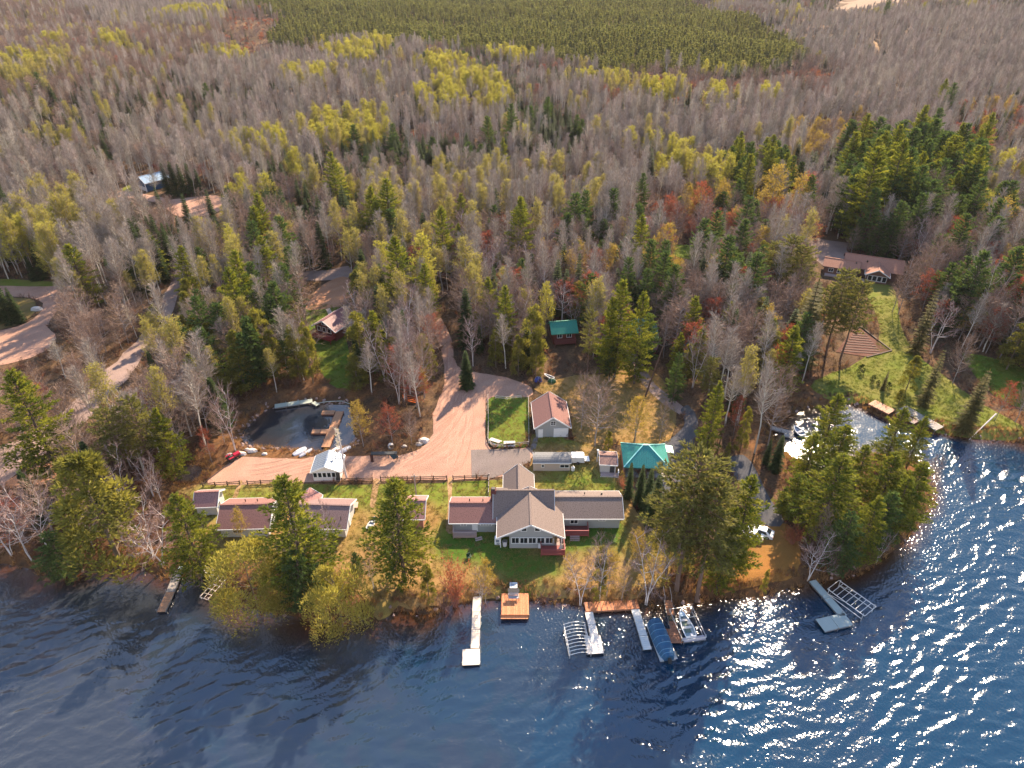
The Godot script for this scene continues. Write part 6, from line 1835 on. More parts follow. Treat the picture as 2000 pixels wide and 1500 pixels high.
# a run of dock sections from a to b (plan), w wide: each section a part, on posts
func dock_run(o: Node3D, a: Vector2, b: Vector2, w: float, y: float, m: Material, section := 3.0, legs: Material = null) -> void:
	var dir := (b - a).normalized()
	var n := maxi(1, int(round(a.distance_to(b) / section)))
	var turn := Basis(Vector3.UP, atan2(dir.x, dir.y))
	for i in n:
		var c := a.lerp(b, (i + 0.5) / n)
		var s := Shape.new()
		var long := a.distance_to(b) / n - 0.05
		var k := maxi(3, int(long / 0.3))
		for j in k:
			s.box(Vector3(c.x, y, c.y) + turn * Vector3(0, 0, lerpf(-long / 2.0, long / 2.0, (j + 0.5) / k)), Vector3(w, 0.07, long / k - 0.02), Color.WHITE, turn)
		put("dock_section", s, m, o)
		var f := Shape.new()
		for e in [-1.0, 1.0]:
			f.box(Vector3(c.x, y - 0.11, c.y) + turn * Vector3(e * (w / 2.0 + 0.035), 0, 0), Vector3(0.06, 0.24, long), Color.WHITE, turn)
		put("side_beam", f, legs if legs else m, o)
		if legs:
			for e in [-1.0, 1.0]:
				block("dock_post", Vector3(c.x, y - 0.5, c.y) + turn * Vector3(e * (w / 2.0 + 0.11), 0, long * 0.4), Vector3(0.08, 1.7, 0.08), legs, o, turn)


# a boat hull along -z (bow) with a gunwale ring: outer skin, inside and rim
func hull(o: Node3D, long: float, wide: float, deep: float, skin_m: Material, inner: Material, rim: Material) -> void:
	var outer := []
	var inn := []
	var top := []
	for i in 9:
		var u := i / 8.0
		var w := wide / 2.0 * minf(1.0, pow(u, 0.55) * 1.25) * (1.0 - 0.1 * maxf(0.0, u - 0.7) / 0.3)
		var z := lerpf(-long / 2.0, long / 2.0, u)
		var y := deep * (1.0 + 0.28 * pow(1.0 - u, 2.0))
		var keel := deep * 0.55 * pow(1.0 - u, 3.0)
		outer.append([Vector3(-w, y, z), Vector3(-w * 0.82, y * 0.4 + keel * 0.5, z), Vector3(0, keel, z), Vector3(w * 0.82, y * 0.4 + keel * 0.5, z), Vector3(w, y, z)])
		var v := maxf(0.02, w - 0.09)
		inn.append([Vector3(-v, y, z), Vector3(-v * 0.85, deep * 0.35 + keel * 0.6, z), Vector3(0, deep * 0.3 + keel * 0.6, z), Vector3(v * 0.85, deep * 0.35 + keel * 0.6, z), Vector3(v, y, z)])
		top.append([w, v, y, z])
	var s := Shape.new()
	s.skin(outer, Color.WHITE, false)
	s.fan(outer[8])
	put("hull", s, skin_m, o)
	var t := Shape.new()
	t.skin(inn, Color.WHITE, false)
	put("hull_inside", t, inner, o)
	var r := Shape.new()
	for i in 8:
		for e in [-1.0, 1.0]:
			r.bar(Vector3(top[i][0] * e, top[i][2] + 0.02, top[i][3]), Vector3(top[i + 1][0] * e, top[i + 1][2] + 0.02, top[i + 1][3]), 0.12, 0.06)
	r.box(Vector3(0, deep * 0.72, long / 2.0), Vector3(wide * 0.88, deep * 0.62, 0.08))
	put("gunwale", r, rim, o)


# an aluminium lift: two long rails, cross bars, four posts and bunks
func boat_lift(n: String, label: String, a: Vector2, turn: float, wide: float, long: float, bars: int, y: float, m: Material, arched := 0.0) -> Node3D:
	var o := thing(n, label, "boat lift", Vector3(a.x, 0, a.y), turn)
	for e in [-1.0, 1.0]:
		var s := Shape.new()
		s.tube(Vector3(wide / 2.0 * e, y, -long / 2.0), Vector3(wide / 2.0 * e, y, long / 2.0), 0.06, 0.06, Color.WHITE, 6, true)
		put("rail", s, m, o)
		for z in [-0.46, 0.46]:
			var p := Shape.new()
			p.tube(Vector3(wide / 2.0 * e, -1.2, long * z), Vector3(wide / 2.0 * e, y + 0.25, long * z), 0.06, 0.06, Color.WHITE, 6, true)
			put("post", p, m, o)
	for i in bars:
		var s := Shape.new()
		var z := lerpf(-long / 2.0, long / 2.0, i / (bars - 1.0))
		if arched > 0.0:
			for k in 6:
				var u0 := k / 6.0
				var u1 := (k + 1) / 6.0
				s.tube(Vector3(lerpf(-1, 1, u0) * wide / 2.0, y + sin(PI * u0) * arched, z), Vector3(lerpf(-1, 1, u1) * wide / 2.0, y + sin(PI * u1) * arched, z), 0.045, 0.045, Color.WHITE, 6)
		else:
			s.tube(Vector3(-wide / 2.0, y, z), Vector3(wide / 2.0, y, z), 0.045, 0.045, Color.WHITE, 6)
		put("cross_bar", s, m, o)
	for e in [-1.0, 1.0]:
		var s := Shape.new()
		s.tube(Vector3(wide / 2.0 * e, y - 0.9, -long * 0.46), Vector3(wide / 2.0 * e, y - 0.9, long * 0.46), 0.05, 0.05, Color.WHITE, 6)
		s.tube(Vector3(wide / 2.0 * e, y - 0.9, -long * 0.46), Vector3(wide / 2.0 * e, y, 0), 0.035, 0.035, Color.WHITE, 5)
		put("lower_rail", s, m, o)
	return o


func moor_docks() -> void:
	var white := paint("white_dock", lin(0.62, 0.57, 0.53), 0.7)
	var cream := paint("cream_dock", lin(0.66, 0.54, 0.42), 0.7)
	var greyd := paint("grey_green_dock", lin(0.30, 0.35, 0.335), 0.7)
	var orange := roofing("orange_cedar", lin(0.62, 0.22, 0.085), 0.75)
	var orange2 := roofing("orange_cedar_light", lin(0.70, 0.28, 0.12), 0.75)
	var brown := roofing("brown_planks", lin(0.36, 0.155, 0.085), 0.8)
	var weathered := roofing("weathered_planks", lin(0.50, 0.25, 0.13), 0.85)
	var alu := paint("aluminium", lin(0.62, 0.61, 0.60), 0.35, 0.55)
	var steel := paint("dull_metal", lin(0.35, 0.34, 0.33), 0.4, 0.8)
	var tarp_blue := paint("navy_canvas", lin(0.012, 0.075, 0.16), 0.7)

	var o := thing("long_dock", "long cream dock with a square end reaching into the lake below the lodge", "dock", Vector3.ZERO)
	dock_run(o, Vector2(-5.44, -71.33), Vector2(-5.33, -61.78), 1.15, 0.42, cream, 3.0, steel)
	dock_run(o, Vector2(-5.88, -61.7), Vector2(-5.75, -59.05), 2.4, 0.42, cream, 2.6, steel)

	# the orange platform with a bench on it
	var a := Vector2(-1.6, -71.33)
	var b := Vector2(2.32, -67.29)
	o = thing("lake_deck", "square orange plank deck at the lake's edge below the lodge", "deck", Vector3.ZERO)
	var n := 24
	for i in n:
		block("plank", Vector3(lerpf(a.x, b.x + 0.2, (i + 0.5) / n), 0.85, (a.y + b.y) / 2.0), Vector3((b.x + 0.2 - a.x) / n - 0.012, 0.06, b.y - a.y), [orange, orange2][i % 2 if rng.randf() < 0.6 else rng.randi() % 2], o)
	block("front_step", Vector3((a.x + b.x) / 2.0, 0.55, b.y + 0.25), Vector3(b.x - a.x + 0.2, 0.07, 0.5), orange2, o)
	block("front_beam", Vector3((a.x + b.x) / 2.0, 0.62, b.y + 0.03), Vector3(b.x - a.x + 0.2, 0.36, 0.06), orange, o)
	for e in [a.x - 0.02, b.x + 0.22]:
		block("side_beam", Vector3(e, 0.6, (a.y + b.y) / 2.0), Vector3(0.06, 0.4, b.y - a.y), orange, o)
		for z in [a.y + 0.4, b.y - 0.2]:
			block("post", Vector3(e, -0.2, z), Vector3(0.12, 1.7, 0.12), brown, o)
	o = thing("glider_bench", "slatted white and grey bench with a dark canopy on the orange deck", "bench", Vector3(Vector2(0.24, -70.73).x, 0.88, Vector2(0.24, -70.73).y + 0.2))
	for i in 4:
		block("seat_slat", Vector3(0, 0.45, 0.1 + i * 0.15), Vector3(1.5, 0.05, 0.12), [alu, paint("slate_grey", lin(0.2, 0.24, 0.3))][i % 2], o)
	for i in 3:
		block("back_slat", Vector3(0, 0.6 + i * 0.16, -0.05 - i * 0.05), Vector3(1.5, 0.12, 0.05), alu, o)
	block("canopy", Vector3(0, 1.25, -0.3), Vector3(1.75, 0.06, 0.7), paint("charcoal_canvas", lin(0.035, 0.033, 0.035)), o, Basis(Vector3.RIGHT, 0.15))
	for e in [-1.0, 1.0]:
		block("arm", Vector3(0.8 * e, 0.62, 0.2), Vector3(0.07, 0.06, 0.8), steel, o)
		block("upright", Vector3(0.8 * e, 0.62, -0.3), Vector3(0.06, 1.25, 0.06), steel, o)
		block("leg", Vector3(0.8 * e, 0.3, 0.5), Vector3(0.06, 0.6, 0.06), steel, o)
	o = thing("lawn_table", "small white slatted table on the bank above the orange deck", "table", ground_at(Vector2(0.24, -72.32)))
	for i in 5:
		block("slat", Vector3(0, 0.62, -0.36 + i * 0.18), Vector3(1.0, 0.05, 0.14), [alu, paint("slate_grey", lin(0.2, 0.24, 0.3))][i % 2], o)
	for e in [-1.0, 1.0]:
		block("side_rail", Vector3(0.54 * e, 0.62, 0), Vector3(0.08, 0.09, 1.05), paint("bright_white", lin(0.82, 0.82, 0.82), 0.4), o)
		for z in [-0.45, 0.45]:
			block("leg", Vector3(0.5 * e, 0.3, z), Vector3(0.06, 0.62, 0.06), steel, o)
	for z in [-0.5, 0.5]:
		block("end_rail", Vector3(0, 0.62, z), Vector3(1.0, 0.09, 0.08), paint("bright_white", lin(0.82, 0.82, 0.82), 0.4), o)

	# the dock with two arms
	o = thing("shore_dock", "orange-brown plank dock running along the bank, with two fingers leading off", "dock", Vector3.ZERO)
	var p := Vector2(11.15, -68.99)
	var q := Vector2(19.41, -69.57)
	for i in 36:
		var c := p.lerp(q, (i + 0.5) / 36.0)
		block("plank", Vector3(c.x, 0.55, c.y), Vector3(p.distance_to(q) / 36.0 - 0.012, 0.06, 1.75), [orange, brown, orange][rng.randi() % 3], o, Basis(Vector3.UP, -atan2(q.y - p.y, q.x - p.x)))
	block("front_beam", Vector3((p.x + q.x) / 2.0, 0.4, (p.y + q.y) / 2.0 + 0.9), Vector3(p.distance_to(q), 0.3, 0.06), brown, o, Basis(Vector3.UP, -atan2(q.y - p.y, q.x - p.x)))
	for i in 5:
		var c := p.lerp(q, i / 4.0)
		block("post", Vector3(c.x, -0.3, c.y + 0.85), Vector3(0.12, 1.6, 0.12), brown, o)
	o = thing("finger_dock", "white finger dock widening at its end beside the arched boat lift", "dock", Vector3.ZERO)
	dock_run(o, Vector2(11.7, -68.13), Vector2(12.09, -63.51), 1.1, 0.45, white, 3.0, steel)
	dock_run(o, Vector2(11.75, -63.94), Vector2(11.97, -60.86), 2.3, 0.44, white, 2.2, steel)
	o = thing("finger_dock", "narrow grey-white finger dock between the white one and the blue pontoon boat", "dock", Vector3.ZERO)
	dock_run(o, Vector2(18.8, -68.7), Vector2(19.49, -61.53), 1.15, 0.45, paint("pale_grey_dock", lin(0.52, 0.54, 0.54), 0.7), 2.6, steel)
	boat_lift("boat_lift", "empty boat lift with a row of arched hoops beside the white finger dock", Vector2(9.49, -62.98), 6.5, 3.1, 5.2, 10, 1.1, alu, 0.35)
	o = thing("brown_dock", "brown plank dock between the blue pontoon boat and the white boat", "dock", Vector3.ZERO)
	dock_run(o, Vector2(24.13, -70.34), Vector2(24.05, -67.48), 1.15, 0.45, roofing("rust_planks", lin(0.48, 0.2, 0.095), 0.8), 1.5, steel)
	dock_run(o, Vector2(24.05, -67.48), Vector2(24.08, -66.46), 1.15, 0.45, paint("black_mat", lin(0.05, 0.045, 0.03), 0.9), 1.5, steel)
	dock_run(o, Vector2(24.08, -66.46), Vector2(24.08, -64.92), 1.15, 0.45, brown, 1.5, steel)
	dock_run(o, Vector2(23.74, -65.1), Vector2(23.7, -62.64), 2.4, 0.44, brown, 1.5, steel)
	o = thing("handrail_steps", "thin white handrail at the bank end of the brown dock", "railing", Vector3(Vector2(24.05, -70.73).x, 0.5, Vector2(24.05, -70.73).y))
	for e in [-1.0, 1.0]:
		var s := Shape.new()
		s.tube(Vector3(0.5 * e, 0, 0.8), Vector3(0.5 * e, 0.9, 0.5), 0.03, 0.03, Color.WHITE, 5)
		s.tube(Vector3(0.5 * e, 0.9, 0.5), Vector3(0.5 * e, 1.2, -1.2), 0.03, 0.03, Color.WHITE, 5)
		put("rail", s, alu, o)

	# the covered pontoon boat
	var c0 := Vector2(21.75, -62.98)
	o = thing("pontoon_boat", "pontoon boat under a ribbed navy blue canvas cover", "boat", Vector3(c0.x, 0.1, c0.y), 9)
	var rings := []
	for i in 13:
		var u := i / 12.0
		var w := 1.28 * pow(sin(PI * clampf(u * 0.86 + 0.12, 0.0, 1.0)), 0.22)
		var hgt := 0.55 + 0.5 * pow(sin(PI * clampf(u * 0.8 + 0.14, 0.0, 1.0)), 0.5)
		var ring := []
		for j in 9:
			var t := lerpf(-1.0, 1.0, j / 8.0)
			ring.append(Vector3(t * w, 0.55 + hgt * pow(1.0 - pow(absf(t), 3.0), 0.6) + (0.06 if i % 2 == 0 else 0.0), lerpf(-3.2, 3.2, u)))
		ring.push_front(Vector3(-w * 1.02, 0.3, ring[0].z))
		ring.push_back(Vector3(w * 1.02, 0.3, ring[0].z))
		rings.append(ring)
	var cov := Shape.new()
	cov.skin(rings, Color.WHITE, false)
	cov.fan(rings[0])
	cov.fan(rings[12])
	put("cover", cov, tarp_blue, o)
	for i in 6:
		var s := Shape.new()
		var ring: Array = rings[2 + i * 2 - (1 if i == 5 else 0)]
		for j in 10:
			s.bar(ring[j] + Vector3.UP * 0.03, ring[j + 1] + Vector3.UP * 0.03, 0.07, 0.04)
		put("cover_rib", s, paint("light_blue_strap", lin(0.10, 0.24, 0.36), 0.6), o)
	for e in [-1.0, 1.0]:
		var s := Shape.new()
		s.tube(Vector3(0.85 * e, 0.12, -3.0), Vector3(0.85 * e, 0.12, 3.0), 0.32, 0.32, Color.WHITE, 10, true)
		s.tube(Vector3(0.85 * e, 0.12, -3.0), Vector3(0.85 * e, 0.22, -3.6), 0.32, 0.06, Color.WHITE, 10)
		put("pontoon", s, alu, o)
	block("deck_edge", Vector3(0, 0.36, 0), Vector3(2.6, 0.1, 6.3), alu, o)
	block("outboard_motor", Vector3(0, 0.6, 3.45), Vector3(0.4, 0.8, 0.45), paint("rubber", lin(0.025, 0.025, 0.025), 0.8), o)

	# the white boat in its lift
	var c1 := Vector2(26.08, -65.73)
	boat_lift("boat_lift", "boat lift holding the small white fishing boat", c1, 9, 3.6, 5.6, 4, 1.0, alu)
	o = thing("fishing_boat", "small white open fishing boat raised in a lift", "boat", Vector3(c1.x - 0.35, 0.55, c1.y + 0.2), 8)
	hull(o, 4.6, 1.75, 0.7, paint("bright_white", lin(0.82, 0.82, 0.82), 0.4), paint("pale_blue_inside", lin(0.30, 0.38, 0.42), 0.6), paint("bright_white", lin(0.82, 0.82, 0.82), 0.4))
	block("bow_deck", Vector3(0, 0.76, -1.55), Vector3(0.7, 0.05, 0.75), paint("sky_blue_panel", lin(0.2, 0.36, 0.52), 0.4), o)
	block("bench_seat", Vector3(0, 0.6, -0.6), Vector3(1.35, 0.1, 0.35), white, o)
	block("bench_seat", Vector3(0, 0.6, 0.7), Vector3(1.4, 0.1, 0.35), white, o)
	block("console", Vector3(0.45, 0.8, 0.05), Vector3(0.45, 0.5, 0.35), white, o)
	block("floor_mat", Vector3(0, 0.36, 0.1), Vector3(0.8, 0.04, 2.6), paint("moss_mat", lin(0.16, 0.2, 0.15)), o)
	block("outboard_motor", Vector3(0, 0.95, 2.5), Vector3(0.35, 0.6, 0.4), paint("motor_white", lin(0.6, 0.6, 0.62), 0.4), o)
	o = thing("dock_plate", "grey plate across the lake end of the white boat's lift", "platform", Vector3(c1.x + 0.45, 0.75, c1.y + 2.55), 9)
	block("plate", Vector3.ZERO, Vector3(3.3, 0.08, 0.7), paint("lilac_grey", lin(0.42, 0.38, 0.42), 0.6), o)
	block("edge", Vector3(0, -0.1, 0.36), Vector3(3.3, 0.2, 0.06), steel, o)

	# the grey dock and lift on the right
	o = thing("grey_dock", "grey-green L-shaped dock reaching out from the wooded point", "dock", Vector3.ZERO)
	dock_run(o, Vector2(47.84, -74.17), Vector2(50.04, -67.29), 1.2, 0.5, greyd, 3.0, steel)
	dock_run(o, Vector2(45.85, -65.64), Vector2(50.62, -66.83), 2.2, 0.5, greyd, 3.2, steel)
	boat_lift("boat_lift", "empty silver boat lift beside the grey L-shaped dock", Vector2(52.07, -69.95), 35, 3.0, 6.2, 9, 1.5, alu)

	# left shore
	o = thing("left_dock", "narrow dock, grey near the bank and orange at its end, on the left shore", "dock", Vector3.ZERO)
	dock_run(o, Vector2(-53.94, -76.49), Vector2(-53.53, -71.92), 1.25, 0.45, roofing("grey_planks", lin(0.38, 0.33, 0.29), 0.8), 2.6, steel)
	dock_run(o, Vector2(-53.53, -71.92), Vector2(-53.34, -68.13), 1.25, 0.45, weathered, 2.4, steel)
	o = thing("dock_box", "small blue-grey box at the bank end of the left dock", "box", Vector3(Vector2(-53.4, -76.38).x, 0.55, Vector2(-53.4, -76.38).y))
	block("box_body", Vector3(0, 0.2, 0), Vector3(0.9, 0.5, 0.6), paint("blue_grey_box", lin(0.28, 0.32, 0.38)), o)
	block("lid", Vector3(0, 0.48, 0), Vector3(0.96, 0.06, 0.66), paint("blue_grey_lid", lin(0.34, 0.38, 0.44)), o)
	o = boat_lift("bare_dock", "bare white dock frame without decking beside the olive bushes", Vector2(-46.99, -72.73), -19, 1.5, 4.6, 6, 0.6, paint("cream_frame", lin(0.62, 0.52, 0.44), 0.6))
	var mid := Shape.new()
	mid.tube(Vector3(0, 0.6, -2.3), Vector3(0, 0.6, 2.3), 0.04, 0.04, Color.WHITE, 6)
	put("middle_rail", mid, paint("cream_frame", lin(0.62, 0.52, 0.44), 0.6), o)
	o = thing("rowboat", "small white rowing boat drawn up by the left dock", "boat", Vector3(Vector2(-49.16, -76.17).x, 0.12, Vector2(-49.16, -76.17).y), 48)
	hull(o, 2.9, 1.15, 0.42, white, paint("pale_blue_inside", lin(0.30, 0.38, 0.42), 0.6), white)
	block("bench_seat", Vector3(0, 0.36, 0.2), Vector3(0.95, 0.05, 0.28), white, o)
	o = thing("rowboat", "grey and white rowing boat lying on the grass right of the third cabin", "boat", ground_at(Vector2(-24.22, -85.95)), -12)
	hull(o, 2.9, 1.1, 0.4, white, paint("slate_grey", lin(0.2, 0.24, 0.3)), white)
	for z in [-0.3, 0.6]:
		block("bench_seat", Vector3(0, 0.34, z), Vector3(0.9, 0.05, 0.25), white, o)
	var rib := Shape.new()
	rib.box(Vector3(0, 0.3, -0.9), Vector3(0.5, 0.05, 0.3))
	put("bow_deck", rib, white, o)

	# the pond
	o = thing("pond_dock", "brown plank dock with two side arms in the pond, shaped like a reversed F", "dock", Vector3.ZERO)
	dock_run(o, Vector2(-37.63, -108.51), Vector2(-37.38, -120.99), 1.6, 0.35, weathered, 2.6, brown)
	dock_run(o, Vector2(-38.4, -120.61), Vector2(-41.18, -120.61), 1.4, 0.34, weathered, 2.0, brown)
	dock_run(o, Vector2(-38.1, -113.81), Vector2(-41.73, -113.81), 1.4, 0.34, weathered, 2.0, brown)
	o = thing("pond_walkway", "grey-green walkway along the far bank of the pond", "walkway", Vector3.ZERO)
	dock_run(o, Vector2(-52.01, -122.73), Vector2(-44.23, -124.91), 1.5, 0.5, paint("pale_green_boards", lin(0.34, 0.37, 0.31), 0.8), 2.6, steel)
	dock_run(o, Vector2(-43.97, -124.31), Vector2(-42.55, -123.13), 0.9, 0.5, paint("pale_green_boards", lin(0.34, 0.37, 0.31), 0.8), 1.6, steel)
	o = thing("pond_pipe", "thin pale boom curving along the far edge of the pond", "boom", Vector3.ZERO)
	var boom := Shape.new()
	var bp := [Vector2(-43.52, -124.31), Vector2(-40.98, -125.11), Vector2(-37.83, -125.31), Vector2(-35.77, -124.11)]
	for i in 3:
		boom.tube(Vector3(bp[i].x, 0.1, bp[i].y), Vector3(bp[i + 1].x, 0.1, bp[i + 1].y), 0.09, 0.09, Color.WHITE, 6)
	put("float", boom, paint("moss_pipe", lin(0.4, 0.42, 0.36)), o)
	overturned("white paddle boat pulled up on the near bank of the pond", Vector2(-42.05, -106.02), -38, 1.5)
	overturned("lilac-white overturned boat beside the white paddle boat", Vector2(-40.71, -105.54), -38, 0.9)
	overturned("pale overturned boat just right of the pond dock", Vector2(-35.44, -106.83), -30, 1.3)
	overturned("rounded pale overturned boat beside the dead birch", Vector2(-33.34, -106.51), -42, 1.2)
	# the bay
	o = thing("bay_dock", "grey plank footbridge dock with a wider end in the dark bay", "dock", Vector3.ZERO)
	dock_run(o, Vector2(54.02, -115.24), Vector2(58.39, -112.94), 1.3, 0.4, roofing("grey_planks", lin(0.38, 0.33, 0.29), 0.8), 2.4, steel)
	dock_run(o, Vector2(56.15, -112.59), Vector2(57.97, -111.72), 1.1, 0.4, roofing("grey_planks", lin(0.38, 0.33, 0.29), 0.8), 2.2, steel)
	o = thing("bay_boat", "round white boat at the end of the bay footbridge dock", "boat", Vector3(Vector2(59.59, -113.64).x, 0.1, Vector2(59.59, -113.64).y), 20)
	hull(o, 3.0, 1.9, 0.6, paint("bright_white", lin(0.82, 0.82, 0.82), 0.4), paint("slate_grey", lin(0.2, 0.24, 0.3)), paint("bright_white", lin(0.82, 0.82, 0.82), 0.4))
	block("bench_seat", Vector3(0, 0.5, 0.3), Vector3(1.6, 0.1, 0.5), white, o)
	o = thing("tan_deck", "tan plank deck on the bank of the bay below the lawn", "deck", Vector3.ZERO)
	var da := Vector2(78.71, -123.17)
	var db := Vector2(81.39, -119.3)
	dock_run(o, da, db, 2.6, LAND + 0.15, roofing("tan_planks", lin(0.60, 0.33, 0.21), 0.8), 1.2, brown)
	o = thing("stone_landing", "long grey stone and plank landing beside the tan deck", "landing", Vector3.ZERO)
	dock_run(o, Vector2(84.5, -121.22), Vector2(88.62, -113.45), 2.4, LAND + 0.1, roofing("grey_planks", lin(0.38, 0.33, 0.29), 0.8), 2.4, steel)
	dock_run(o, Vector2(82.48, -119.3), Vector2(84.81, -115.6), 1.4, LAND + 0.08, roofing("rose_stone", lin(0.42, 0.29, 0.25)), 2.0, steel)


func overturned(label: String, p: Vector2, turn: float, wide: float) -> void:
	var o := thing("beached_boat", label, "boat", ground_at(p), turn)
	var rings := []
	for i in 8:
		var u := i / 7.0
		var w := wide / 2.0 * pow(sin(PI * clampf(u * 0.8 + 0.1, 0.0, 1.0)), 0.5)
		var ring := []
		for j in 7:
			var a := PI * j / 6.0
			ring.append(Vector3(cos(a) * w, 0.12 + sin(a) * 0.42 * (0.5 + w), lerpf(-1.5, 1.5, u)))
		rings.append(ring)
	var s := Shape.new()
	s.skin(rings, Color.WHITE, false)
	s.fan(rings[0])
	s.fan(rings[7])
	put("hull", s, paint("faded_white", lin(0.60, 0.58, 0.60), 0.5), o)
	var k := Shape.new()
	for i in 7:
		k.bar(rings[i][3] + Vector3.UP * 0.02, rings[i + 1][3] + Vector3.UP * 0.02, 0.06, 0.06)
	put("keel", k, paint("slate_grey", lin(0.2, 0.24, 0.3)), o)


# ---------------------------------------------------------------- fences, furniture, vehicles

# a post-and-rail fence: every post and rail a part
func fence(label: String, pts: Array, m: Material, gap := 2.4, tall := 1.05) -> void:
	var o := thing("rail_fence", label, "fence", Vector3.ZERO, 0.0, "rail fences of the resort")
	for i in pts.size() - 1:
		var n := maxi(1, int(round(pts[i].distance_to(pts[i + 1]) / gap)))
		for k in n + (1 if i == pts.size() - 2 else 0):
			var q: Vector2 = pts[i].lerp(pts[i + 1], float(k) / n)
			var tilt := Basis(Vector3.BACK, rng.randf_range(-0.06, 0.06))
			block("post", ground_at(q) + Vector3.UP * (tall / 2.0 - 0.1), Vector3(0.17, tall + 0.2, 0.17), m, o, tilt)
			if k < n:
				var r: Vector2 = pts[i].lerp(pts[i + 1], float(k + 1) / n)
				for y in [0.42, 0.82]:
					var s := Shape.new()
					s.bar(ground_at(q) + Vector3.UP * (y + rng.randf_range(-0.05, 0.05)), ground_at(r) + Vector3.UP * (y + rng.randf_range(-0.05, 0.05)), 0.08, 0.13)
					put("rail", s, m, o)


func picnic_table(label: String, p: Vector2, turn: float) -> void:
	var o := thing("picnic_table", label, "picnic table", ground_at(p), turn, "picnic tables")
	var m := paint("pale_table_wood", lin(0.55, 0.45, 0.40), 0.8)
	for i in 4:
		block("top_plank", Vector3(0, 0.76, -0.33 + i * 0.22), Vector3(2.3, 0.05, 0.2), m, o)
	for e in [-1.0, 1.0]:
		block("seat", Vector3(0, 0.45, 0.72 * e), Vector3(2.3, 0.05, 0.3), m, o)
		for x in [-0.8, 0.8]:
			var s := Shape.new()
			s.bar(Vector3(x, 0, 0.7 * e), Vector3(x, 0.74, 0.25 * e), 0.06, 0.1)
			put("leg", s, m, o)
	for x in [-0.8, 0.8]:
		block("cross_beam", Vector3(x, 0.38, 0), Vector3(0.06, 0.1, 1.6), m, o)


# a lumpy boulder
func boulder(label: String, p: Vector2, r: float, m: Material) -> void:
	var rings := []
	for i in 5:
		var e := lerpf(-0.5, PI / 2.0, i / 4.0)
		var ring := []
		for j in 8:
			ring.append(Vector3(cos(TAU * j / 8.0) * cos(e) * r * rng.randf_range(0.85, 1.2), sin(e) * r * 0.6, sin(TAU * j / 8.0) * cos(e) * r * rng.randf_range(0.6, 0.85)))
		rings.append(ring)
	var s := Shape.new()
	s.skin(rings)
	var o := put("boulder", s, m)
	o.position = ground_at(p)
	tag(o, label, "boulder", "boulders round the pond")


func car(label: String, p: Vector2, turn: float, body: Material) -> void:
	var o := thing("parked_car", label, "car", ground_at(p), turn)
	var s := Shape.new()
	# side profile, front at -z: heights along the car, skinned across with rounded shoulders
	var prof := [[-2.2, 0.55], [-2.1, 0.78], [-1.0, 0.92], [-0.35, 1.42], [0.9, 1.46], [1.7, 1.0], [2.1, 0.92], [2.2, 0.5]]
	var rings := []
	for q in prof:
		var y: float = q[1]
		var w := 0.86 if y < 1.1 else 0.66
		rings.append([Vector3(-0.86, 0.3, q[0]), Vector3(-0.88, minf(y, 0.8), q[0]), Vector3(-w, y - 0.06, q[0]), Vector3(-w + 0.12, y, q[0]), Vector3(w - 0.12, y, q[0]), Vector3(w, y - 0.06, q[0]), Vector3(0.88, minf(y, 0.8), q[0]), Vector3(0.86, 0.3, q[0])])
	s.skin(rings)
	s.fan(rings[0])
	s.fan(rings[7])
	put("body", s, body, o)
	var glass := paint("window_glass", lin(0.015, 0.02, 0.026), 0.08)
	var w1 := Shape.new()
	w1.quad(Vector3(-0.66, 0.98, -0.98), Vector3(0.66, 0.98, -0.98), Vector3(0.52, 1.42, -0.42), Vector3(-0.52, 1.42, -0.42))
	put("windscreen", w1, glass, o)
	var w2 := Shape.new()
	w2.quad(Vector3(-0.52, 1.44, 1.0), Vector3(0.52, 1.44, 1.0), Vector3(0.66, 1.08, 1.66), Vector3(-0.66, 1.08, 1.66))
	put("rear_window", w2, glass, o)
	for e in [-1.0, 1.0]:
		var w3 := Shape.new()
		w3.quad(Vector3(0.885 * e, 0.9, -0.7), Vector3(0.885 * e, 0.9, 1.3), Vector3(0.7 * e, 1.33, 0.9), Vector3(0.7 * e, 1.33, -0.3))
		put("side_window", w3, glass, o)
		block("headlight", Vector3(0.62 * e, 0.68, -2.16), Vector3(0.3, 0.14, 0.08), paint("lamp_glass", lin(0.7, 0.7, 0.68), 0.15), o)
		block("tail_light", Vector3(0.66 * e, 0.74, 2.17), Vector3(0.26, 0.16, 0.06), paint("tail_red", lin(0.4, 0.02, 0.02), 0.3), o)
		for z in [-1.35, 1.35]:
			var t := Shape.new()
			t.tube(Vector3(0.72 * e, 0.32, z), Vector3(0.9 * e, 0.32, z), 0.32, 0.32, Color.WHITE, 14, true)
			var wheel := put("wheel", t, paint("rubber", lin(0.025, 0.025, 0.025), 0.8), o)
			var rimm := Shape.new()
			rimm.tube(Vector3(0.9 * e, 0.32, z), Vector3(0.91 * e, 0.32, z), 0.2, 0.2, Color.WHITE, 10, true)
			put("rim", rimm, paint("dull_metal", lin(0.35, 0.34, 0.33), 0.4, 0.8), wheel)


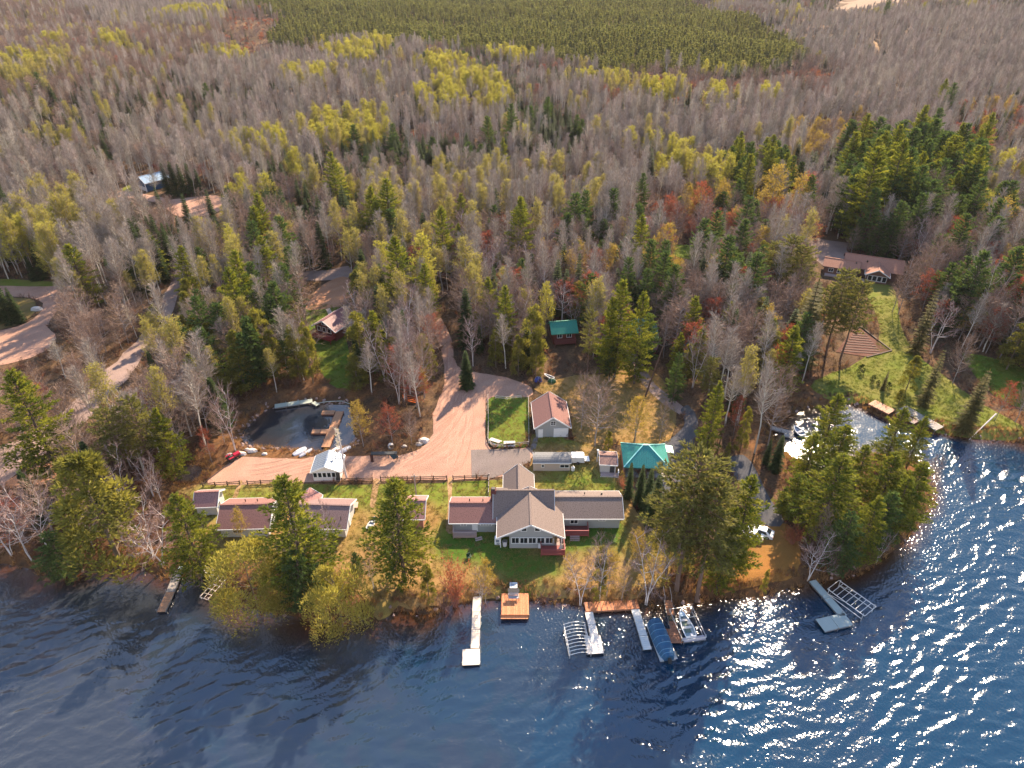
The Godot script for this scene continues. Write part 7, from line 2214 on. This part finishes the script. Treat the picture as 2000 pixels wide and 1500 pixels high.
func set_out_things() -> void:
	var white := paint("bright_white", lin(0.82, 0.82, 0.82), 0.4)
	var black := paint("rubber", lin(0.025, 0.025, 0.025), 0.8)
	var post := paint("dark_fence_wood", lin(0.075, 0.045, 0.032), 0.85)
	var greyp := paint("grey_fence_wood", lin(0.32, 0.27, 0.24), 0.85)
	var steel := paint("dull_metal", lin(0.35, 0.34, 0.33), 0.4, 0.8)
	fence("dark rail fence along the yard, leftmost stretch before the first path", [Vector2(-57.15, -95.6), Vector2(-50.52, -96.17)], post)
	fence("dark rail fence behind the second and third cabins", [Vector2(-49.09, -96.17), Vector2(-41.83, -96.74)], post)
	fence("dark rail fence right of the metal-roofed sunroom", [Vector2(-31.73, -96.89), Vector2(-26.05, -97.17)], post)
	fence("dark rail fence between the middle path and the straight sandy path", [Vector2(-24.54, -97.32), Vector2(-12.2, -97.61)], post)
	fence("dark rail fence between the straight sandy path and the lodge", [Vector2(-11.04, -97.61), Vector2(-4.52, -97.9)], post)
	fence("short fence running from the yard towards the lodge's left wing", [Vector2(-4.33, -98.04), Vector2(-4.28, -92.97)], greyp, 2.0, 1.2)
	fence("grey fence on the yard side of the garage lawn", [Vector2(-5.32, -124.97), Vector2(-4.92, -114.88), Vector2(-4.86, -109.32), Vector2(-3.87, -107)], greyp, 2.0, 0.9)
	fence("grey fence along the lower edge of the garage lawn", [Vector2(-3.87, -107), Vector2(3.29, -108.15)], greyp, 2.0, 0.9)
	fence("grey fence between the garage lawn and the garage", [Vector2(3.4, -108.65), Vector2(3.61, -124.36)], greyp, 2.0, 0.9)
	fence("low white fence at the far side of the garage lawn", [Vector2(-3.62, -124.56), Vector2(-1.13, -124.16), Vector2(2.04, -124.77)], paint("cream_rail", lin(0.6, 0.5, 0.38)), 2.4, 0.6)
	picnic_table("slanted picnic table at the lower left corner of the garage lawn", Vector2(-3.4, -108.65), -28)
	picnic_table("straight picnic table at the lower edge of the garage lawn", Vector2(-0.51, -107.98), 2)
	car("white car at the end of the dark drive, partly under the pine", Vector2(42.27, -83.76), 60, paint("white_car_paint", lin(0.7, 0.7, 0.7), 0.3))
	car("white car almost hidden under the pine branches by the point", Vector2(40.35, -83.16), 62, paint("white_car_paint", lin(0.7, 0.7, 0.7), 0.3))

	# a red tractor
	var red := paint("crimson_paint", lin(0.36, 0.01, 0.035), 0.35)
	var o := thing("small_tractor", "small crimson tractor parked at the left end of the yard", "tractor", ground_at(Vector2(-54.21, -103.64)), -40)
	block("hood", Vector3(0, 0.85, -0.75), Vector3(0.75, 0.55, 1.3), red, o)
	block("chassis", Vector3(0, 0.5, 0), Vector3(0.8, 0.25, 2.4), black, o)
	block("seat", Vector3(0, 0.95, 0.6), Vector3(0.55, 0.12, 0.5), black, o)
	block("backrest", Vector3(0, 1.2, 0.85), Vector3(0.55, 0.45, 0.1), black, o)
	var sw := Shape.new()
	sw.tube(Vector3(0, 1.0, -0.05), Vector3(0, 1.3, 0.12), 0.03, 0.03, Color.WHITE, 6)
	sw.tube(Vector3(0, 1.28, 0.1), Vector3(0, 1.32, 0.13), 0.2, 0.2, Color.WHITE, 10, true)
	put("steering_wheel", sw, black, o)
	for e in [-1.0, 1.0]:
		block("mudguard", Vector3(0.62 * e, 1.02, 0.65), Vector3(0.34, 0.1, 1.05), red, o)
		var w := Shape.new()
		w.tube(Vector3(0.48 * e, 0.5, 0.65), Vector3(0.8 * e, 0.5, 0.65), 0.5, 0.5, Color.WHITE, 14, true)
		put("rear_wheel", w, black, o)
		w = Shape.new()
		w.tube(Vector3(0.42 * e, 0.32, -1.0), Vector3(0.62 * e, 0.32, -1.0), 0.32, 0.32, Color.WHITE, 12, true)
		put("front_wheel", w, black, o)
	# the log boom beside it
	o = thing("log_pole", "thin brown pole slanting down the grass below the crimson tractor", "pole", Vector3.ZERO)
	var pole := Shape.new()
	pole.tube(ground_at(Vector2(-54.48, -102.39)) + Vector3.UP * 0.3, ground_at(Vector2(-57.38, -96.46)) + Vector3.UP * 0.2, 0.09, 0.07, Color.WHITE, 6, true)
	put("pole", pole, post, o)
	# a dark awning on posts across the yard
	o = thing("dark_canopy", "long dark canopy frame standing at the pond side of the yard", "canopy", ground_at(Vector2(-24.68, -103.17)), 2)
	block("roof_panel", Vector3(0, 1.9, 0), Vector3(5.0, 0.14, 0.9), paint("tarred_canvas", lin(0.02, 0.025, 0.03), 0.7), o)
	block("side_panel", Vector3(-2.4, 0.95, 0.35), Vector3(0.55, 1.9, 0.12), paint("oxblood_panel", lin(0.06, 0.015, 0.012)), o)
	block("blue_flap", Vector3(1.9, 1.2, 0.1), Vector3(1.2, 1.3, 0.08), paint("teal_canvas", lin(0.015, 0.06, 0.09)), o, Basis(Vector3.BACK, 0.5))
	for x in [-2.4, 2.4]:
		for z in [-0.4, 0.4]:
			block("post", Vector3(x, 0.95, z), Vector3(0.09, 1.9, 0.09), post, o)
	o = thing("cable_drum", "pale hollow concrete ring lying beside the rounded reddish tree", "ring", ground_at(Vector2(-24.06, -107)), 10)
	var ring := Shape.new()
	for i in 14:
		var a0 := TAU * i / 14.0
		var a1 := TAU * (i + 1) / 14.0
		var c0 := Vector3(cos(a0), sin(a0), 0)
		var c1 := Vector3(cos(a1), sin(a1), 0)
		ring.quad(c0 * 0.6 + Vector3(0, 0.6, 0.3), c1 * 0.6 + Vector3(0, 0.6, 0.3), c1 * 0.4 + Vector3(0, 0.6, 0.3), c0 * 0.4 + Vector3(0, 0.6, 0.3))
		ring.quad(c0 * 0.6 + Vector3(0, 0.6, 0.3), c0 * 0.6 + Vector3(0, 0.6, -0.3), c1 * 0.6 + Vector3(0, 0.6, -0.3), c1 * 0.6 + Vector3(0, 0.6, 0.3))
		ring.quad(c0 * 0.4 + Vector3(0, 0.6, 0.3), c0 * 0.4 + Vector3(0, 0.6, -0.3), c1 * 0.4 + Vector3(0, 0.6, -0.3), c1 * 0.4 + Vector3(0, 0.6, 0.3))
	put("ring_wall", ring, paint("pale_concrete", lin(0.5, 0.47, 0.44), 0.9), o)
	# tarps and dinghies behind the garage
	o = thing("covered_mower", "rounded bundle under a bright blue tarp at the forest edge behind the garage", "tarp", ground_at(Vector2(6, -131.88)), 4)
	dome(o, 1.9, 1.5, 1.25, paint("bright_blue_tarp", lin(0.02, 0.055, 0.30), 0.4), "tarp")
	o = thing("green_heap", "dark green tarp-covered heap right of the bright blue tarp", "tarp", ground_at(Vector2(9.15, -131.44)), -12)
	dome(o, 2.0, 1.6, 1.0, paint("bottle_green_tarp", lin(0.012, 0.075, 0.02), 0.5), "tarp")
	o = thing("white_canoe", "pale canoe end and sheet leaning behind the green tarp", "canoe", ground_at(Vector2(8.53, -133.19)), 50)
	hull(o, 2.6, 0.9, 0.45, white, paint("slate_grey", lin(0.2, 0.24, 0.3)), white)
	for i in 3:
		o = thing("kayak", ["bright orange kayak on the bank left of the gravel drive, topmost", "orange-red kayak on the bank left of the gravel drive, middle one", "red kayak on the bank left of the gravel drive, lowest"][i], "kayak", ground_at(Vector2(-22.62, -124.77)) + Vector3(i * 0.25 - 0.2, 0.1, i * 0.75), 74)
		hull(o, 3.0, 0.75, 0.36, paint(["kayak_orange", "kayak_vermilion", "kayak_red"][i], [lin(0.85, 0.20, 0.01), lin(0.75, 0.11, 0.01), lin(0.6, 0.05, 0.012)][i], 0.4), black, paint("kayak_rim", lin(0.8, 0.16, 0.01), 0.4))
		block("seat", Vector3(0, 0.22, 0.2), Vector3(0.4, 0.15, 0.4), black, o)
	# chair, table, air unit, barrels
	o = thing("garden_chair", "dark green garden chair standing alone on the tan grass", "chair", ground_at(Vector2(-7.04, -78.12)), 25)
	var gm := paint("dark_green_plastic", lin(0.012, 0.05, 0.025), 0.5)
	block("seat", Vector3(0, 0.42, 0), Vector3(0.62, 0.06, 0.58), gm, o)
	block("backrest", Vector3(0, 0.78, -0.28), Vector3(0.62, 0.7, 0.06), gm, o, Basis(Vector3.RIGHT, 0.2))
	for e in [-1.0, 1.0]:
		block("armrest", Vector3(0.34 * e, 0.64, 0), Vector3(0.08, 0.05, 0.58), gm, o)
		for z in [-0.24, 0.24]:
			block("leg", Vector3(0.28 * e, 0.2, z), Vector3(0.06, 0.42, 0.06), gm, o)
	o = thing("plank_table", "pinkish plank table beside the third cabin's white gable", "table", ground_at(Vector2(-27.93, -90.03)), 5)
	for i in 5:
		block("top_plank", Vector3(-0.44 + i * 0.22, 0.72, 0), Vector3(0.2, 0.05, 1.5), paint("pink_planks", lin(0.55, 0.32, 0.26), 0.8), o)
	for e in [-1.0, 1.0]:
		for z in [-0.6, 0.6]:
			block("leg", Vector3(0.45 * e, 0.35, z), Vector3(0.08, 0.7, 0.08), post, o)
	o = thing("white_cabinet", "white rectangular cabinet with dark marks beside the lodge's left porch", "cabinet", ground_at(Vector2(-2.4, -81.4)), -4)
	block("cabinet_body", Vector3(0, 0.75, 0), Vector3(0.95, 1.5, 0.7), white, o)
	block("dark_panel", Vector3(0, 1.0, 0.36), Vector3(0.55, 0.6, 0.03), paint("slate_grey", lin(0.2, 0.24, 0.3)), o)
	block("lower_panel", Vector3(0.1, 0.35, 0.36), Vector3(0.5, 0.3, 0.03), paint("slate_grey", lin(0.2, 0.24, 0.3)), o)
	o = thing("white_barrel", "pale barrel in the shade of the lodge's left porch", "barrel", ground_at(Vector2(-1.2, -80.94)))
	var bar := Shape.new()
	bar.tube(Vector3.ZERO, Vector3(0, 1.1, 0), 0.36, 0.4, Color.WHITE, 12, true)
	put("barrel_body", bar, paint("faded_white", lin(0.60, 0.58, 0.60), 0.5), o)
	block("lid", Vector3(0, 1.15, 0), Vector3(0.6, 0.06, 0.6), steel, o)
	o = thing("deck_sign", "narrow white board standing at the left of the red deck", "sign", ground_at(Vector2(4.59, -80.14)))
	block("board", Vector3(0, 0.75, 0), Vector3(0.5, 0.95, 0.06), white, o)
	block("stake", Vector3(0, 0.15, -0.05), Vector3(0.08, 0.7, 0.06), post, o)
	for i in 2:
		o = thing("deck_chair", ["cream chair at the right rail of the red deck", "tan chair beside the cream one on the red deck"][i], "chair", Vector3(8.0 + i * 0.55, LAND + 0.8, -79.4), -30 + i * 25)
		var cm := paint(["cream_seat", "tan_seat"][i], [lin(0.6, 0.5, 0.4), lin(0.5, 0.3, 0.18)][i], 0.7)
		block("seat", Vector3(0, 0.4, 0), Vector3(0.5, 0.06, 0.5), cm, o)
		block("backrest", Vector3(0, 0.7, -0.25), Vector3(0.5, 0.6, 0.05), cm, o)
		for e in [-1.0, 1.0]:
			for z in [-0.2, 0.2]:
				block("leg", Vector3(0.2 * e, 0.2, z), Vector3(0.05, 0.4, 0.05), cm, o)
	# foundation shrubs of the lodge are set with the trees; poles here
	o = thing("utility_pole", "dark utility pole on the lawn by the small pink-roofed cabin", "pole", ground_at(Vector2(-17.45, -93.24)))
	var up := Shape.new()
	up.tube(Vector3.ZERO, Vector3(0, 5.0, 0), 0.13, 0.1, Color.WHITE, 8, true)
	put("pole", up, greyp, o)
	block("crossarm", Vector3(0, 4.6, 0), Vector3(1.1, 0.1, 0.1), greyp, o)
	o = thing("dead_birch", "dead white birch snag at the corner of the metal-roofed sunroom", "tree", ground_at(Vector2(-31.11, -98.04)))
	var sn := Shape.new()
	var k := Color(0.62, 0.56, 0.54)
	var line := [Vector3(0, 0, 0), Vector3(-0.1, 3, 0), Vector3(0.05, 6, 0.1), Vector3(-0.15, 9, 0), Vector3(-0.3, 11.2, 0)]
	for i in 4:
		sn.tube(line[i], line[i + 1], 0.2 - i * 0.035, 0.165 - i * 0.035, k, 6)
	put("trunk", sn, tinted("bark", 0.9), o)
	var tw := Shape.new()
	for i in 190:
		var y := rng.randf_range(7.0, 11.4)
		var at := Vector3(-0.3 + rng.randf_range(-0.4, 0.3), y, rng.randf_range(-0.35, 0.35))
		tw.blade(at, (any_dir() + Vector3.UP * 0.4).normalized(), any_dir(), rng.randf_range(0.3, 0.8), 0.09, k * rng.randf_range(0.9, 1.25))
	put("branches", tw, tinted("foliage", 0.7, 1.0), o)
	o = thing("dead_pine", "thin leaning dead pine trunk on the orange slope", "tree", ground_at(Vector2(28.88, -123.57)))
	var dt := Shape.new()
	dt.tube(Vector3.ZERO, Vector3(2.6, 13, -0.5), 0.2, 0.12, Color(0.10, 0.06, 0.045), 6)
	dt.tube(Vector3(2.6, 13, -0.5), Vector3(3.6, 17, -0.8), 0.12, 0.04, Color(0.12, 0.075, 0.055), 6)
	put("trunk", dt, tinted("bark", 0.9), o)
	o = thing("fallen_birch", "pale fallen trunk lying across the right lakeshore", "log", Vector3.ZERO)
	var fb := Shape.new()
	fb.tube(ground_at(Vector2(101.56, -116.69)) + Vector3.UP * 1.6, ground_at(Vector2(93.8, -111.36)) + Vector3.UP * 0.3, 0.16, 0.08, k, 6, true)
	put("trunk", fb, tinted("bark", 0.9), o)
	# boulders and timber edging
	var stone := paint("pale_stone", lin(0.55, 0.48, 0.42), 0.9)
	var rose := roofing("rose_stone", lin(0.42, 0.29, 0.25))
	for row in [[Vector2(-55.44, -104.9), 0.75, "flat white boulder left of the crimson tractor"], [Vector2(-53.95, -105.54), 0.7, "white boulder just above the crimson tractor"], [Vector2(-53.13, -105.22), 0.8, "white boulder right of the crimson tractor"], [Vector2(-52.7, -106.67), 0.6, "small pale boulder near the pond's left corner"], [Vector2(-51.53, -106.18), 1.0, "largest white boulder near the pond's left corner"], [Vector2(-48.7, -105.22), 0.6, "round pale boulder alone on the grass below the pond"], [Vector2(-17.79, -109.32), 1.3, "pale boulder where the yard meets the drive"], [Vector2(-18.7, -108.31), 0.8, "smaller boulder beside the pale one by the drive"], [Vector2(-21.49, -107.65), 0.6, "little boulder near the hollow ring"], [Vector2(-130.17, -167.92), 1.6, "pale boulder at the edge of the gravel loop's island"]]:
		boulder(row[2], row[0], row[1], stone)
	var bank := Shape.new()
	for i in 240:
		var w: PackedVector2Array = waters[1] if i < 130 else waters[0]
		var e: Vector2 = w[rng.randi() % w.size()] + Vector2(rng.randf_range(-1.2, 1.2), rng.randf_range(-0.8, 1.2))
		if absf(e.x) > 120.0 or e.y > -55.0:
			continue
		bank.box(Vector3(e.x, height(e.x, e.y) + 0.05, e.y), Vector3(rng.randf_range(0.25, 0.8), rng.randf_range(0.2, 0.5), rng.randf_range(0.25, 0.6)), Color.WHITE, Basis.from_euler(Vector3(rng.randf(), rng.randf() * 6.0, rng.randf())))
	tag(put("shore_stones", bank, rose), "small rosy stones scattered along the pond and lake banks", "stones", "", "stuff")
	o = thing("bed_edging", "dark timber edging round the vegetable bed", "edging", Vector3.ZERO)
	var eb := [Vector2(79.05, -144.4), Vector2(88.74, -156.76), Vector2(91.23, -157.6), Vector2(93.44, -145.4), Vector2(85.87, -142.2)]
	for i in range(1, 4):
		var s := Shape.new()
		s.bar(ground_at(eb[i]) + Vector3.UP * 0.15, ground_at(eb[i + 1]) + Vector3.UP * 0.15, 0.3, 0.32)
		put("timber", s, post, o)
	var furrow := Shape.new()
	for i in 9:
		var a := Vector2(80.95, -145.4).lerp(Vector2(88.19, -154.82), i / 8.0)
		var b := Vector2(90.37, -143.91).lerp(Vector2(90.86, -154.27), i / 8.0)
		for j in 7:
			furrow.bar(ground_at(a.lerp(b, j / 7.0)) + Vector3(0, 0.12, rng.randf_range(-0.12, 0.12)), ground_at(a.lerp(b, (j + 1) / 7.0)) + Vector3(0, 0.12, rng.randf_range(-0.12, 0.12)), 0.5, 0.2)
	tag(put("soil_ridges", furrow, roofing("dark_soil", lin(0.15, 0.075, 0.055))), "dug earth ridges across the vegetable bed", "", "", "stuff")
	o = thing("small_white_sign", "small white round marker at the foot of the spruces by the pale clearing", "marker", ground_at(Vector2(-128.69, -271.75)))
	block("disc", Vector3(0, 1.4, 0), Vector3(0.9, 0.9, 0.1), white, o)
	block("stake", Vector3(0, 0.5, -0.08), Vector3(0.12, 1.2, 0.08), post, o)
	o = thing("pale_crates", "pale sheet-covered platform showing through the bare trees by the drive", "platform", ground_at(Vector2(-30.8, -137.71)), 14)
	block("platform_top", Vector3(0, 0.9, 0), Vector3(3.4, 0.1, 1.8), paint("faded_white", lin(0.60, 0.58, 0.60), 0.5), o)
	for e in [-1.0, 1.0]:
		block("leg", Vector3(1.5 * e, 0.45, 0), Vector3(0.12, 0.9, 1.6), post, o)


func dome(o: Node3D, long: float, wide: float, tall: float, m: Material, part: String) -> void:
	var rings := []
	for i in 6:
		var e := PI / 2.0 * i / 5.0
		var ring := []
		for j in 12:
			var a := TAU * j / 12.0
			ring.append(Vector3(cos(a) * cos(e) * long / 2.0 * rng.randf_range(0.92, 1.06), sin(e) * tall, sin(a) * cos(e) * wide / 2.0 * rng.randf_range(0.92, 1.06)))
		rings.append(ring)
	var s := Shape.new()
	s.skin(rings)
	put(part, s, m, o)
	var r := Shape.new()
	for i in 5:
		for j in [0, 3, 6, 9]:
			r.bar(rings[i][j] + Vector3.UP * 0.02, rings[i + 1][j] + Vector3.UP * 0.02, 0.04, 0.03)
	put("rope", r, paint("pale_rope", lin(0.6, 0.58, 0.55)), o)
